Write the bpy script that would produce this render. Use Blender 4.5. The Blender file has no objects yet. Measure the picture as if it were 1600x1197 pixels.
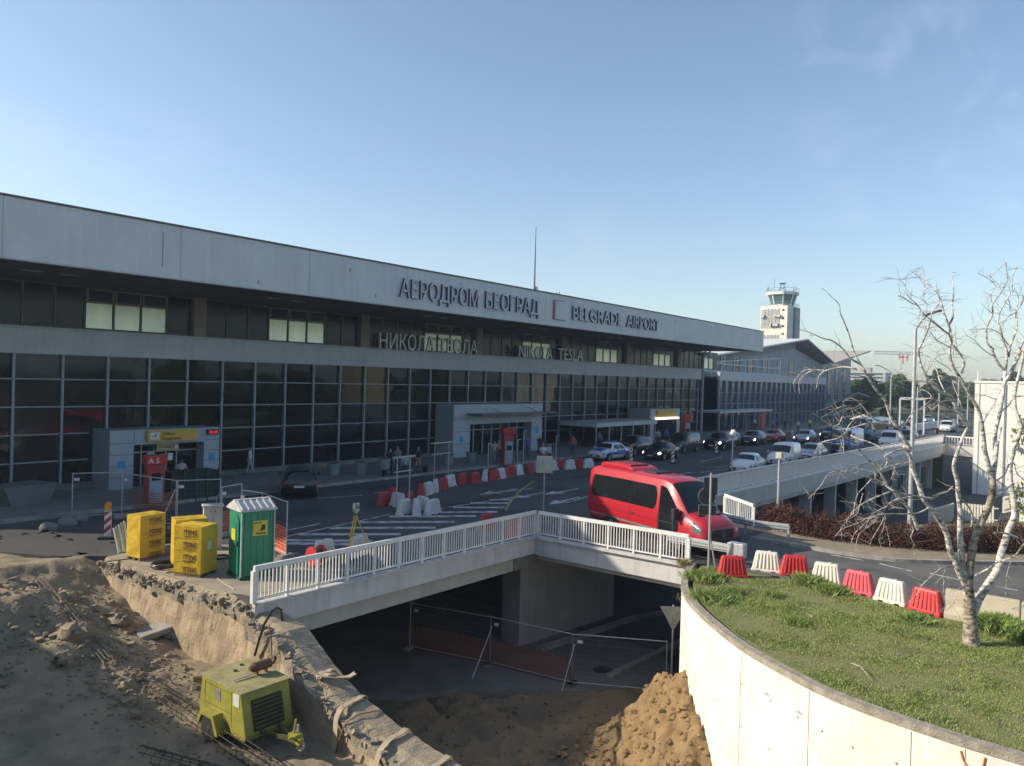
import bpy, bmesh, math, random
import numpy as np
from mathutils import Vector, Matrix, noise as mnoise
R = math.radians
random.seed(7)
sc = bpy.context.scene
col = sc.collection

# ------------------------------------------------------------------ camera
F, CX, CY, H = 1200.0, 800.0, 598.5, 6.5
EX = Vector((1745.0 - CX, 618.0 - CY, F)).normalized()
UP = EX.cross(Vector((0 - CX, 618.0 - .027 * 1745.0 - CY, F))).normalized()
if UP.y > 0: UP = -UP
EYV = UP.cross(EX)
M3 = Matrix((EX, EYV, UP))
CAM = Vector((0, 0, H))
cd = bpy.data.cameras.new('camera'); cam = bpy.data.objects.new('camera', cd); col.objects.link(cam)
cd.sensor_fit = 'HORIZONTAL'; cd.sensor_width = 36.0; cd.lens = 36.0 * F / 1600.0
cd.clip_start = .1; cd.clip_end = 8000
rm = Matrix((M3 @ Vector((1, 0, 0)), M3 @ Vector((0, -1, 0)), M3 @ Vector((0, 0, -1)))).transposed()
cam.matrix_world = Matrix.Translation(CAM) @ rm.to_4x4()
sc.camera = cam

# ------------------------------------------------------------------ light
SUN_EL = R(28.0); SAZ = Vector((-.645, .764)).normalized()
TOSUN = Vector((SAZ.x * math.cos(SUN_EL), SAZ.y * math.cos(SUN_EL), math.sin(SUN_EL)))
ld = bpy.data.lights.new('sun', 'SUN'); ld.energy = 4.6; ld.angle = R(.53); ld.color = (1, .89, .72)
sun = bpy.data.objects.new('sun', ld); col.objects.link(sun)
sun.rotation_euler = TOSUN.to_track_quat('Z', 'Y').to_euler(); sun.location = (0, 0, 60)
w = bpy.data.worlds.new('World'); sc.world = w; w.use_nodes = True
nt = w.node_tree; nt.nodes.clear()
sky = nt.nodes.new('ShaderNodeTexSky'); sky.sky_type = 'NISHITA'; sky.sun_disc = False
sky.sun_elevation = SUN_EL; sky.sun_rotation = math.atan2(SAZ.x, SAZ.y)
sky.air_density = 1.0; sky.dust_density = .85; sky.ozone_density = 1.25
bg = nt.nodes.new('ShaderNodeBackground'); bg.inputs['Strength'].default_value = .138
out = nt.nodes.new('ShaderNodeOutputWorld')
# thin cirrus: stretched noise on the sky direction
tc = nt.nodes.new('ShaderNodeTexCoord'); mp = nt.nodes.new('ShaderNodeMapping')
mp.inputs['Rotation'].default_value = (.5, .25, .6); mp.inputs['Scale'].default_value = (1.2, 7, 9)
n1 = nt.nodes.new('ShaderNodeTexNoise'); n1.inputs['Scale'].default_value = 1.6; n1.inputs['Detail'].default_value = 7; n1.inputs['Distortion'].default_value = .6
n2 = nt.nodes.new('ShaderNodeTexNoise'); n2.inputs['Scale'].default_value = 2.3; n2.inputs['Detail'].default_value = 2
r1 = nt.nodes.new('ShaderNodeMapRange'); r1.inputs[1].default_value = .52; r1.inputs[2].default_value = .85; r1.inputs[4].default_value = .22
r2 = nt.nodes.new('ShaderNodeMapRange'); r2.inputs[1].default_value = .5; r2.inputs[2].default_value = .68
mu = nt.nodes.new('ShaderNodeMath'); mu.operation = 'MULTIPLY'
mx = nt.nodes.new('ShaderNodeMix'); mx.data_type = 'RGBA'
L = nt.links.new
L(tc.outputs['Generated'], mp.inputs[0]); L(mp.outputs[0], n1.inputs[0]); L(tc.outputs['Generated'], n2.inputs[0])
L(n1.outputs[0], r1.inputs[0]); L(n2.outputs[0], r2.inputs[0]); L(r1.outputs[0], mu.inputs[0]); L(r2.outputs[0], mu.inputs[1])
L(mu.outputs[0], mx.inputs['Factor']); L(sky.outputs[0], mx.inputs[6]); mx.inputs[7].default_value = (5.2, 5.6, 6.2, 1)
L(mx.outputs[2], bg.inputs[0]); L(bg.outputs[0], out.inputs[0])
sc.view_settings.view_transform = 'Standard'; sc.view_settings.look = 'None'
sc.view_settings.exposure = .48; sc.view_settings.gamma = 1.0
sc.cycles.max_bounces = 6; sc.cycles.transparent_max_bounces = 8

# ------------------------------------------------------------------ helpers
def ray(px, py): return M3 @ Vector((px - CX, py - CY, F))
def G(px, py, z=0.0):
    r = ray(px, py); t = (z - H) / r.z; return CAM + r * t
def onY(px, py, Y):
    r = ray(px, py); return CAM + r * (Y / r.y)
def onX(px, py, X):
    r = ray(px, py); return CAM + r * (X / r.x)
def atD(px, py, d):
    return CAM + ray(px, py) * (d / F)

MATS = {}
def mat(name, c, rough=.6, metal=0.0, var=.12, scale=3.0, bump=0.0, bscale=40.0, streak=0.0, spec=.5, coat=0.0, c2=None, detail=6, emit=0.0, stretch=None, lo=.3, hi=.7):
    if name in MATS: return MATS[name]
    m = bpy.data.materials.new(name); m.use_nodes = True; MATS[name] = m
    t = m.node_tree; b = t.nodes['Principled BSDF']; K = t.links.new
    b.inputs['Roughness'].default_value = rough; b.inputs['Metallic'].default_value = metal
    b.inputs['Specular IOR Level'].default_value = spec
    if coat: b.inputs['Coat Weight'].default_value = coat; b.inputs['Coat Roughness'].default_value = .06
    g = t.nodes.new('ShaderNodeNewGeometry')
    vec = g.outputs['Position']
    if stretch:
        mpn = t.nodes.new('ShaderNodeMapping'); mpn.inputs['Scale'].default_value = stretch
        K(vec, mpn.inputs[0]); svec = mpn.outputs[0]
    else: svec = vec
    n = t.nodes.new('ShaderNodeTexNoise'); n.inputs['Scale'].default_value = scale; n.inputs['Detail'].default_value = detail; n.inputs['Roughness'].default_value = .62
    K(svec, n.inputs[0])
    mr = t.nodes.new('ShaderNodeMapRange'); mr.inputs[1].default_value = lo; mr.inputs[2].default_value = hi
    K(n.outputs[0], mr.inputs[0])
    mixn = t.nodes.new('ShaderNodeMix'); mixn.data_type = 'RGBA'
    a = tuple(c) + (1,)
    d = tuple(c2) + (1,) if c2 else tuple(max(0, x * (1 - 2 * var)) for x in c) + (1,)
    if not c2: a = tuple(min(1, x * (1 + var)) for x in c) + (1,)
    mixn.inputs[6].default_value = a; mixn.inputs[7].default_value = d
    K(mr.outputs[0], mixn.inputs['Factor']); cur = mixn.outputs[2]
    if streak:
        mp2 = t.nodes.new('ShaderNodeMapping'); mp2.inputs['Scale'].default_value = (1.6, 1.6, .12); K(vec, mp2.inputs[0])
        s = t.nodes.new('ShaderNodeTexNoise'); s.inputs['Scale'].default_value = 2.5; s.inputs['Detail'].default_value = 5; K(mp2.outputs[0], s.inputs[0])
        sr = t.nodes.new('ShaderNodeMapRange'); sr.inputs[1].default_value = .48; sr.inputs[2].default_value = .75; sr.inputs[4].default_value = streak; K(s.outputs[0], sr.inputs[0])
        m2 = t.nodes.new('ShaderNodeMix'); m2.data_type = 'RGBA'; K(cur, m2.inputs[6]); m2.inputs[7].default_value = tuple(x * .45 for x in c) + (1,)
        K(sr.outputs[0], m2.inputs['Factor']); cur = m2.outputs[2]
    K(cur, b.inputs['Base Color'])
    if emit:
        b.inputs['Emission Strength'].default_value = emit; b.inputs['Emission Color'].default_value = tuple(c) + (1,)
    if bump:
        bn = t.nodes.new('ShaderNodeTexNoise'); bn.inputs['Scale'].default_value = bscale; bn.inputs['Detail'].default_value = 5; K(vec, bn.inputs[0])
        bp = t.nodes.new('ShaderNodeBump'); bp.inputs['Strength'].default_value = bump; bp.inputs['Distance'].default_value = .03
        K(bn.outputs[0], bp.inputs['Height']); K(bp.outputs[0], b.inputs['Normal'])
    return m

class MB:
    def __init__(s): s.v = []; s.f = []; s.m = []; s.sm = []
    def add(s, vs, fs, mi=0, smooth=False):
        o = len(s.v); s.v += [Vector(p) for p in vs]
        for f in fs: s.f.append([i + o for i in f]); s.m.append(mi); s.sm.append(smooth)
        return s
    def box(s, x0, x1, y0, y1, z0, z1, mi=0):
        return s.add([(x0,y0,z0),(x1,y0,z0),(x1,y1,z0),(x0,y1,z0),(x0,y0,z1),(x1,y0,z1),(x1,y1,z1),(x0,y1,z1)],
                     [(0,3,2,1),(4,5,6,7),(0,1,5,4),(1,2,6,5),(2,3,7,6),(3,0,4,7)], mi)
    def obox(s, c, ax, ay, az, mi=0):
        c = Vector(c); ax = Vector(ax); ay = Vector(ay); az = Vector(az)
        P = [c + i*ax + j*ay + k*az for k in (-1,1) for j in (-1,1) for i in (-1,1)]
        return s.add([P[0],P[1],P[3],P[2],P[4],P[5],P[7],P[6]], [(0,3,2,1),(4,5,6,7),(0,1,5,4),(1,2,6,5),(2,3,7,6),(3,0,4,7)], mi)
    def bar(s, a, b, w, h, mi=0, up=(0,0,1)):
        a = Vector(a); b = Vector(b); d = b - a; l = d.length
        if l < 1e-6: return s
        d /= l; u = Vector(up)
        if abs(d.dot(u)) > .98: u = Vector((1,0,0))
        r = d.cross(u).normalized(); u = r.cross(d)
        return s.obox((a+b)/2, d*l/2, r*w/2, u*h/2, mi)
    def tube(s, pts, r, n=8, mi=0, cap=True, smooth=True):
        pts = [Vector(p) for p in pts]; k = len(pts)
        rr = r if isinstance(r, (list, tuple)) else [r]*k
        vs = []; prev = None
        for i, p in enumerate(pts):
            d = (pts[min(i+1,k-1)] - pts[max(i-1,0)])
            d = d.normalized() if d.length > 1e-9 else Vector((0,0,1))
            if prev is None:
                u = Vector((0,0,1)) if abs(d.z) < .9 else Vector((1,0,0))
                u = (u - d*u.dot(d)).normalized()
            else:
                u = prev - d*prev.dot(d)
                u = u.normalized() if u.length > 1e-6 else Vector((1,0,0))
            prev = u; v = d.cross(u)
            for j in range(n):
                a = 2*math.pi*j/n; vs.append(p + (u*math.cos(a) + v*math.sin(a))*rr[i])
        fs = [(i*n+j, i*n+(j+1)%n, (i+1)*n+(j+1)%n, (i+1)*n+j) for i in range(k-1) for j in range(n)]
        s.add(vs, fs, mi, smooth)
        if cap:
            o = len(s.v) - len(vs)
            s.f.append([o+j for j in range(n)][::-1]); s.m.append(mi); s.sm.append(False)
            s.f.append([o+(k-1)*n+j for j in range(n)]); s.m.append(mi); s.sm.append(False)
        return s
    def cyl(s, a, b, r0, r1=None, n=12, mi=0):
        return s.tube([a, b], [r0, r0 if r1 is None else r1], n, mi)
    def ball(s, c, r, n=10, mi=0, sz=1.0):
        c = Vector(c); vs = []; k = max(4, n//2)
        for i in range(1, k):
            th = math.pi*i/k
            for j in range(n):
                a = 2*math.pi*j/n; vs.append(c + Vector((math.sin(th)*math.cos(a), math.sin(th)*math.sin(a), math.cos(th)*sz))*r)
        vs += [c + Vector((0,0,r*sz)), c - Vector((0,0,r*sz))]
        fs = [(i*n+j, (i+1)*n+j, (i+1)*n+(j+1)%n, i*n+(j+1)%n) for i in range(k-2) for j in range(n)]
        t = len(vs)-2
        fs += [(t, j, (j+1)%n) for j in range(n)] + [(t+1, (k-2)*n+(j+1)%n, (k-2)*n+j) for j in range(n)]
        return s.add(vs, fs, mi, True)
    def prism(s, poly, z0, z1, mi=0):
        n = len(poly); A = sum(poly[i][0]*poly[(i+1)%n][1]-poly[(i+1)%n][0]*poly[i][1] for i in range(n))
        if A < 0: poly = poly[::-1]
        vs = [(p[0],p[1],z0) for p in poly] + [(p[0],p[1],z1) for p in poly]
        return s.add(vs, [tuple(range(n))[::-1], tuple(range(n,2*n))] + [(i,(i+1)%n,n+(i+1)%n,n+i) for i in range(n)], mi)
    def profile(s, poly, origin, ux, uy, uz, d0, d1, mi=0):
        # 2-D polygon (u along ux, v along uz) extruded along uy between d0 and d1
        o = Vector(origin); ux = Vector(ux); uy = Vector(uy); uz = Vector(uz); n = len(poly)
        vs = [o+ux*p[0]+uz*p[1]+uy*d0 for p in poly] + [o+ux*p[0]+uz*p[1]+uy*d1 for p in poly]
        return s.add(vs, [tuple(range(n)), tuple(range(n,2*n))[::-1]] + [(i,n+i,n+(i+1)%n,(i+1)%n) for i in range(n)], mi)
    def quad(s, a, b, c, d, mi=0): return s.add([a,b,c,d], [(0,1,2,3)], mi)
    def slab(s, a, b, c, d, t, mi=0):
        a,b,c,d = [Vector(p) for p in (a,b,c,d)]; n = (b-a).cross(d-a).normalized()*t
        return s.add([a,b,c,d,a+n,b+n,c+n,d+n], [(3,2,1,0),(4,5,6,7),(0,1,5,4),(1,2,6,5),(2,3,7,6),(3,0,4,7)], mi)
    def build(s, name, mats, parent=None, bevel=0.0, world=False, kind=None, recalc=True):
        me = bpy.data.meshes.new(name)
        vs = s.v
        if parent is not None and world:
            q = parent
            Mx = Matrix.Identity(4)
            while q is not None:
                Mx = Matrix.LocRotScale(q.location, q.rotation_euler, q.scale) @ Mx; q = q.parent
            iv = Mx.inverted(); vs = [iv @ p for p in vs]
        me.from_pydata([tuple(p) for p in vs], [], s.f)
        for mm in (mats if isinstance(mats, (list, tuple)) else [mats]): me.materials.append(mm)
        me.polygons.foreach_set('material_index', s.m); me.polygons.foreach_set('use_smooth', s.sm)
        if recalc:
            bm = bmesh.new(); bm.from_mesh(me); bmesh.ops.recalc_face_normals(bm, faces=bm.faces)
            if bevel:
                es = [e for e in bm.edges if len(e.link_faces) == 2 and e.calc_face_angle(0) > .5]
                bmesh.ops.bevel(bm, geom=es, offset=bevel, segments=2, affect='EDGES', profile=.6, clamp_overlap=True)
            bm.to_mesh(me); bm.free()
        if any(s.sm): me.set_sharp_from_angle(angle=R(50))
        ob = bpy.data.objects.new(name, me); col.objects.link(ob)
        if parent is not None: ob.parent = parent
        if kind: ob['kind'] = kind
        return ob

def thing(name, label, cat, loc=(0,0,0), rz=0.0, group=None):
    o = bpy.data.objects.new(name, None); col.objects.link(o); o.empty_display_size = .3
    o.location = loc; o.rotation_euler = (0,0,rz); tag(o, label, cat, group); return o
def tag(o, label, cat, group=None):
    o['label'] = label; o['category'] = cat
    if group: o['group'] = group
    return o
def dup(root, loc, rz, label=None, group=None):
    r = root.copy(); col.objects.link(r); r.location = loc; r.rotation_euler = (root.rotation_euler.x, root.rotation_euler.y, rz)
    if label: r['label'] = label
    if group: r['group'] = group
    def rec(src, dst):
        for ch in list(src.children):
            c = ch.copy(); col.objects.link(c); c.parent = dst; rec(ch, c)
    rec(root, r); return r
def text_mb(body, size, depth, org, ux, uz, mi_face=0, mi_side=1, width=None, res=2, bold=0.0):
    # lettering as mesh: baseline-left at org, reading along ux, upright along uz; returns MB in world coords
    c = bpy.data.curves.new('text', 'FONT'); c.body = body; c.size = size; c.extrude = depth/2; c.resolution_u = res; c.offset = bold
    o = bpy.data.objects.new('text', c); col.objects.link(o)
    dg = bpy.context.evaluated_depsgraph_get(); dg.update()
    me = bpy.data.meshes.new_from_object(o.evaluated_get(dg))
    ux = Vector(ux).normalized(); uz = Vector(uz).normalized(); un = ux.cross(uz)
    xs = [v.co.x for v in me.vertices]; x0 = min(xs); wd = max(xs)-x0; k = (width/wd) if width else 1.0
    mb = MB(); org = Vector(org)
    vs = [org + ux*((v.co.x-x0)*k) + uz*v.co.y + un*(v.co.z + depth/2) for v in me.vertices]
    mb.v = vs
    for p in me.polygons:
        mb.f.append(list(p.vertices)); mb.m.append(mi_face if abs(p.normal.z) > .7 else mi_side); mb.sm.append(False)
    bpy.data.objects.remove(o); bpy.data.meshes.remove(me); bpy.data.curves.remove(c)
    return mb
def fbm(x, y, z=0.0, o=4, s=1.0):
    return mnoise.fractal(Vector((x*s, y*s, z)), 1.0, 2.0, o)
def grid_mesh(name, xs, ys, zf, m, kind=None, smooth=True, parent=None):
    vs = [(x, y, zf(x, y)) for y in ys for x in xs]; nx = len(xs)
    fs = [(j*nx+i, j*nx+i+1, (j+1)*nx+i+1, (j+1)*nx+i) for j in range(len(ys)-1) for i in range(nx-1)]
    me = bpy.data.meshes.new(name); me.from_pydata(vs, [], fs); me.materials.append(m)
    me.polygons.foreach_set('use_smooth', [smooth]*len(fs))
    o = bpy.data.objects.new(name, me); col.objects.link(o)
    if kind: o['kind'] = kind
    if parent: o.parent = parent
    return o
def frange(a, b, s):
    n = max(1, int(round((b-a)/s))); return [a+(b-a)*i/n for i in range(n+1)]

# ------------------------------------------------------------------ materials
asphalt = mat('asphalt', (.075,.075,.075), .85, scale=.32, bump=.35, bscale=60, c2=(.045,.046,.048), detail=12, streak=0, lo=.36, hi=.66)
asphalt2 = mat('old_asphalt', (.125,.12,.108), .9, scale=.5, bump=.35, bscale=55, c2=(.075,.074,.07), detail=12, lo=.38, hi=.64)
paving = mat('paving', (.2,.195,.18), .85, var=.18, scale=2, bump=.3)
concrete = mat('concrete', (.33,.31,.275), .9, var=.2, scale=1.6, bump=.5, bscale=22, streak=.35)
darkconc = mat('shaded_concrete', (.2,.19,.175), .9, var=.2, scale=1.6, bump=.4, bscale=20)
tanconc = mat('tan_concrete', (.47,.37,.245), .92, scale=.8, bump=.9, bscale=11, c2=(.24,.185,.125), streak=.15, detail=10, lo=.34, hi=.68)
rubblem = mat('rubble', (.36,.31,.23), .95, scale=5, bump=1, bscale=16, c2=(.17,.145,.11))
whitewall = mat('white_wall', (.8,.78,.72), .8, scale=.8, bump=.12, bscale=30, c2=(.74,.71,.63), streak=.12)
whitepaint = mat('white_paint', (.74,.74,.72), .45, scale=4, c2=(.62,.62,.59))
greywhite = mat('bridge_paint', (.56,.56,.55), .75, scale=.9, c2=(.44,.44,.43), streak=.4, bump=.15)
fasciam = mat('fascia_panel', (.62,.63,.63), .6, scale=.55, c2=(.54,.55,.56), streak=.2, detail=9)
bandm = mat('band_panel', (.5,.53,.53), .6, scale=.6, c2=(.43,.46,.47), streak=.3)
darkmet = mat('dark_metal', (.03,.032,.035), .5, scale=5)
alu = mat('aluminium', (.3,.32,.34), .5, metal=.2, scale=4)
galv = mat('galvanised', (.5,.51,.52), .45, metal=.45, scale=6, var=.08)
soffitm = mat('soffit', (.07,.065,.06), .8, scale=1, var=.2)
glassm = mat('bronze_glass', (.012,.0125,.0135), .03, spec=.42, scale=.4, var=.25)
glassd = mat('dark_glass', (.01,.012,.014), .05, spec=.5, scale=.6)
glassb = mat('blue_glass', (.05,.1,.16), .08, spec=.7, scale=.3, c2=(.025,.05,.085))
skyglass = mat('mirror_glass', (.8,.82,.64), .38, metal=.8, scale=.5, c2=(.5,.54,.44))
carglass = mat('car_glass', (.012,.014,.016), .06, spec=.6, scale=2)
rubber = mat('rubber', (.018,.018,.018), .8, scale=8)
rim = mat('wheel_rim', (.35,.36,.37), .35, metal=.8, scale=8)
blackpl = mat('black_plastic', (.02,.02,.022), .55, scale=6)
linepaint = mat('road_paint', (.55,.55,.53), .8, scale=2.5, c2=(.16,.16,.16), detail=8, lo=.42, hi=.66)
yellowline = mat('yellow_road_paint', (.4,.33,.12), .8, scale=3, c2=(.25,.2,.08))
redplastic = mat('red_plastic', (.56,.03,.035), .5, scale=2.5, c2=(.45,.03,.03))
pinkplastic = mat('faded_red_plastic', (.62,.1,.13), .55, scale=2.5, c2=(.55,.07,.09))
darkredpl = mat('dusty_red_plastic', (.42,.045,.045), .6, scale=2.5, c2=(.3,.03,.03))
whiteplastic = mat('white_plastic', (.72,.69,.6), .5, scale=2.5, c2=(.6,.56,.47), streak=.25)
greyplastic = mat('greyish_plastic', (.62,.62,.6), .5, scale=2.5, c2=(.5,.5,.48), streak=.2)
redmark = mat('red_mark', (.5,.03,.03), .5); whitemark = mat('white_mark', (.75,.75,.73), .5); bluemark = mat('blue_mark', (.03,.1,.4), .5)
yellowfilm = mat('yellow_film', (.68,.46,.04), .36, scale=2.2, c2=(.54,.35,.03), bump=.8, bscale=5, spec=.5, detail=8)
brownink = mat('brown_ink', (.11,.055,.02), .5)
greenpl = mat('green_plastic', (.005,.23,.125), .45, scale=2, c2=(.004,.16,.085))
greypl = mat('grey_plastic', (.5,.5,.49), .5, scale=3)
limem = mat('lime_paint', (.3,.285,.035), .6, scale=3.5, c2=(.2,.19,.045), streak=.35, detail=12, lo=.42, hi=.72)
limetop = mat('dusty_lime_paint', (.33,.31,.13), .8, scale=3, c2=(.2,.17,.09), detail=12, lo=.4, hi=.72)
rust = mat('rust', (.16,.075,.04), .85, scale=9, c2=(.08,.045,.03), bump=.4)
orangenet = mat('orange_net', (.55,.1,.035), .7, scale=6)
dirtm = mat('dirt', (.33,.265,.17), .95, scale=1.1, c2=(.17,.14,.095), bump=.7, bscale=9, detail=9)
sandm = mat('sand', (.3,.2,.095), .95, scale=2.2, c2=(.17,.11,.05), bump=1.0, bscale=9, detail=10)
pitm = mat('pit_soil', (.17,.13,.085), .95, scale=.8, c2=(.1,.08,.055), bump=.8, bscale=10, detail=9)
soilm = mat('grass_soil', (.13,.17,.05), .95, scale=1.5, c2=(.2,.19,.08), bump=.5, bscale=25)
grassm = mat('grass_blade', (.245,.345,.08), .6, scale=1.1, c2=(.34,.34,.12), detail=4)
weedm = mat('weed_leaf', (.11,.2,.035), .6, scale=3, c2=(.15,.22,.05))
fargrass = mat('far_grass', (.07,.08,.03), .95, scale=.05, c2=(.1,.09,.05))
strapm = mat('strap', (.42,.35,.24), .9, scale=8, c2=(.33,.27,.19))

def wavy(m, k=.02, sc_=.9):
    t = m.node_tree; b = t.nodes['Principled BSDF']; g = t.nodes.new('ShaderNodeNewGeometry'); n = t.nodes.new('ShaderNodeTexNoise'); n.inputs['Scale'].default_value = sc_; n.inputs['Detail'].default_value = 2
    bp = t.nodes.new('ShaderNodeBump'); bp.inputs['Strength'].default_value = 1; bp.inputs['Distance'].default_value = k
    t.links.new(g.outputs['Position'], n.inputs[0]); t.links.new(n.outputs[0], bp.inputs['Height']); t.links.new(bp.outputs[0], b.inputs['Normal'])
glassm2 = mat('bronze_glass_pale', (.024,.024,.024), .05, spec=.5, scale=.5, var=.3); glassm3 = mat('bronze_glass_deep', (.006,.006,.007), .03, spec=.36, scale=.4, var=.3)
for q in (glassm, glassm2, glassm3): wavy(q, .006, .8)
wavy(glassb, .01); wavy(carglass, .004, 3)
for q in (glassm, glassm2, glassm3): q.node_tree.nodes['Principled BSDF'].inputs['Specular Tint'].default_value = (.72,.88,1,1)
# ------------------------------------------------------------------ setting
def struct(name, mb, m, **k): return mb.build(name, m, kind='structure', **k)
struct('ground', MB().quad((-1400,-1400,-5.3),(1400,-1400,-5.3),(1400,1400,-5.3),(-1400,1400,-5.3)), fargrass)
struct('far_ground', MB().prism([(105.2,-900),(1390,-900),(1390,1390),(-60,1390),(-60,44.3),(105.2,44.3)], -5.28, -.06), fargrass)
WALLC = [(25.9,11.95),(24.7,11.6),(22.7,10.75),(20.9,9.45),(18.8,7.35),(17.6,5.6),(17.0,4.4),(16.6,2.7),(16.45,1.1),(16.5,-1.5),(17.2,-5),(18.6,-9)]
def smooth_poly(p, k=6):
    p = [Vector((a[0],a[1],0)) for a in p]; o = []
    for i in range(len(p)-1):
        a = p[max(i-1,0)]; b = p[i]; c = p[i+1]; d = p[min(i+2,len(p)-1)]
        for j in range(k):
            t = j/k; o.append(.5*((2*b)+(c-a)*t+(2*a-5*b+4*c-d)*t*t+(3*b-a-3*c+d)*t**3))
    o.append(p[-1]); return [(q.x,q.y) for q in o]
WC = smooth_poly(WALLC)
def offs(p, d):
    o = []
    for i, q in enumerate(p):
        a = p[max(i-1,0)]; b = p[min(i+1,len(p)-1)]; t = Vector((b[0]-a[0], b[1]-a[1])).normalized()
        o.append((q[0]-t.y*d, q[1]+t.x*d))
    return o
WCI = offs(WC, .36)
# raised bank carrying lawn, ramp road and hedge
struct('bank', MB().prism(WCI + [(20,-14),(70,-14),(62,-6),(50,1.5),(44,5.5),(39.2,9.5),(37.6,11.2),(36.2,11.95)], -5.28, -.03), soilm)
road_out = [(12.3,27.3),(12.4,24.6),(12.6,21.6),(12.7,20.3),(12.56,19.0),(25.95,19.0),(25.95,12.0),(36.1,12.0),(37.2,15.2),(39.5,18.45),(105.2,16.35),(105.2,36),(8,36),(9.5,31.5),(11,28.6)]
struct('road', MB().prism(road_out, -.72, 0), asphalt)
struct('site_platform', MB().prism([(12.25,27.2),(12.35,24.6),(12.55,21.6),(12.7,20.3),(13.05,19.1),(16.2,19.1),(15.9,22),(16.6,25),(15.2,27.8)], -.02, .004), mat('dusty_concrete', (.36,.31,.23), .95, scale=1.3, c2=(.22,.19,.15), bump=.5, bscale=14))
struct('terminal_apron', MB().prism([(-30,36),(105.2,36),(105.2,44.3),(-30,44.3)], -5.2, -.01), paving)
struct('far_road', MB().prism([(105.2,16.35),(420,2),(420,30),(105.2,36)], -.05, -.004), asphalt)
struct('far_crossing', MB().prism([(105.2,16.35),(150,14.5),(190,-60),(140,-60),(112,6)], -.05, .0), asphalt2)
rl = [(26.1,12.0),(26.25,10),(26.3,8),(26.0,5.5),(25.75,3),(25.6,0),(25.6,-5),(26,-13.5)]
rr = [(31.75,12.0),(31.7,10.8),(31.5,8.6),(31.75,6.4),(33.2,4.4),(34.9,2.5),(38,-.8),(46,-7)]
struct('ramp_road', MB().prism(rl + rr[::-1], -.03, .004), asphalt2)
kr = smooth_poly(rr, 5); ko = offs(kr, .22)
kb = MB()
for i in range(len(kr)-1):
    kb.add([(*kr[i],0),(*kr[i+1],0),(*ko[i+1],0),(*ko[i],0),(*kr[i],.13),(*kr[i+1],.13),(*ko[i+1],.13),(*ko[i],.13)], [(4,5,6,7),(0,1,5,4),(2,3,7,6),(1,2,6,5),(3,0,4,7)])
struct('kerb', kb, concrete)
ps = offs(kr, 2.6)
struct('pavement', MB().prism([(a[0],a[1]) for a in ko] + ps[::-1], -.02, .1), mat('dry_verge', (.3,.25,.17), .95, scale=1.5, c2=(.19,.165,.11), bump=.5))
struct('terminal_pavement', MB().box(9.5,103,36.0,43.6,-.005,.15).box(103,170,36.6,44.6,-.005,.15), paving)
struct('terminal_kerb', MB().box(9.5,103,35.75,35.995,-.002,.152).box(103.003,170,36.3,36.595,-.002,.152), concrete)
# pit, lower road and soil
HEAP = ((22.2,11.3,1.3,1.3,1.6),(21.5,9.8,1.6,1.5,1.75),(20.6,8.2,1.8,1.8,1.8),(19.6,11.0,1.6,1.5,.75),(18.6,9.4,1.5,1.6,.6),(20.6,12.4,1.3,1.0,.5),(22.5,9.6,1.0,1.3,1.1))
def pit_z(x, y):
    z = -5.13 + .13*fbm(x, y, 3, 4, .5) + .07*fbm(x, y, 8, 4, 2.2)
    q = (x-.35*y-13.5)/1.0
    for c_ in (0, 1.9): z -= .09*math.exp(-((q-c_)/.22)**2)
    z -= .12*max(0, min(1, (y-16)/4))*(x < 24)
    for (cx, cy, sx, sy, h) in HEAP:
        d = ((x-cx)/sx)**2 + ((y-cy)/sy)**2
        z += h*max(0, 1-d**.5*.62)**1.25*(1+.16*fbm(x, y, 5, 5, 1.4)) if d < 3 else 0
    return z
pm = mat('pit_floor', (.26,.185,.1), .95, scale=.5, c2=(.12,.1,.075), bump=1.0, bscale=8, detail=10)
grid_mesh('pit_floor', frange(12.6,27.5,.14), frange(-2,25.9,.14), pit_z, pm, 'structure')
pileg = grid_mesh('sand_heap', frange(16.6,24.6,.06), frange(5.2,14.2,.06), lambda x, y: pit_z(x, y)-.05+.16*min(1,max(0,(pit_z(x,y)+4.9)*2))+(.05*fbm(x,y,4,5,3.2)+.03*abs(fbm(x,y,9,4,8)) if pit_z(x,y) > -4.95 else 0), sandm)
tag(pileg, 'brown heap of dug sand piled against the foot of the white curved wall', 'sand heap')
struct('pit_slab', MB().prism([(13.3,25.5),(16.5,23.2),(18.3,21.6),(19.6,19.9),(21.2,18.9),(22.2,17.2),(23.6,16.2),(24.3,15.2),(25.6,14.3),(27.4,13.0),(30,15),(30,40),(13.3,40)], -5.25, -5.03), mat('pit_concrete', (.19,.185,.175), .9, scale=.6, c2=(.12,.118,.11), bump=.3))
struct('lower_road', MB().prism([(27.5,3),(36,6),(60,4),(105,2),(105,40),(30.1,40),(30.1,13.5),(27.4,13.0)], -5.25, -5.03), asphalt)
struct('lower_kerb', MB().prism([(26.5,19.2),(33,18.4),(45,14.2),(44.8,13.9),(33,18.05),(26.5,18.85)], -5.06, -4.88).prism([(26,15.4),(33.5,15),(40,12),(40,11.7),(33.5,14.7),(26,15.1)], -5.06, -4.9), concrete)
struct('lower_lawn', MB().prism([(39.4,9.6),(44.2,5.7),(70,-6),(105,-6),(105,3),(66,9.5),(46,11.4)], -5.2, -4.7), mat('lower_grass', (.06,.1,.025), .95, scale=1.2, c2=(.1,.11,.04), bump=.8, bscale=30))
struct('under_deck_wall', MB().box(12,105,39.6,40,-5.2,-.8).box(11.6,12.0,27.5,39.6,-5.2,-.8), darkconc)
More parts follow.
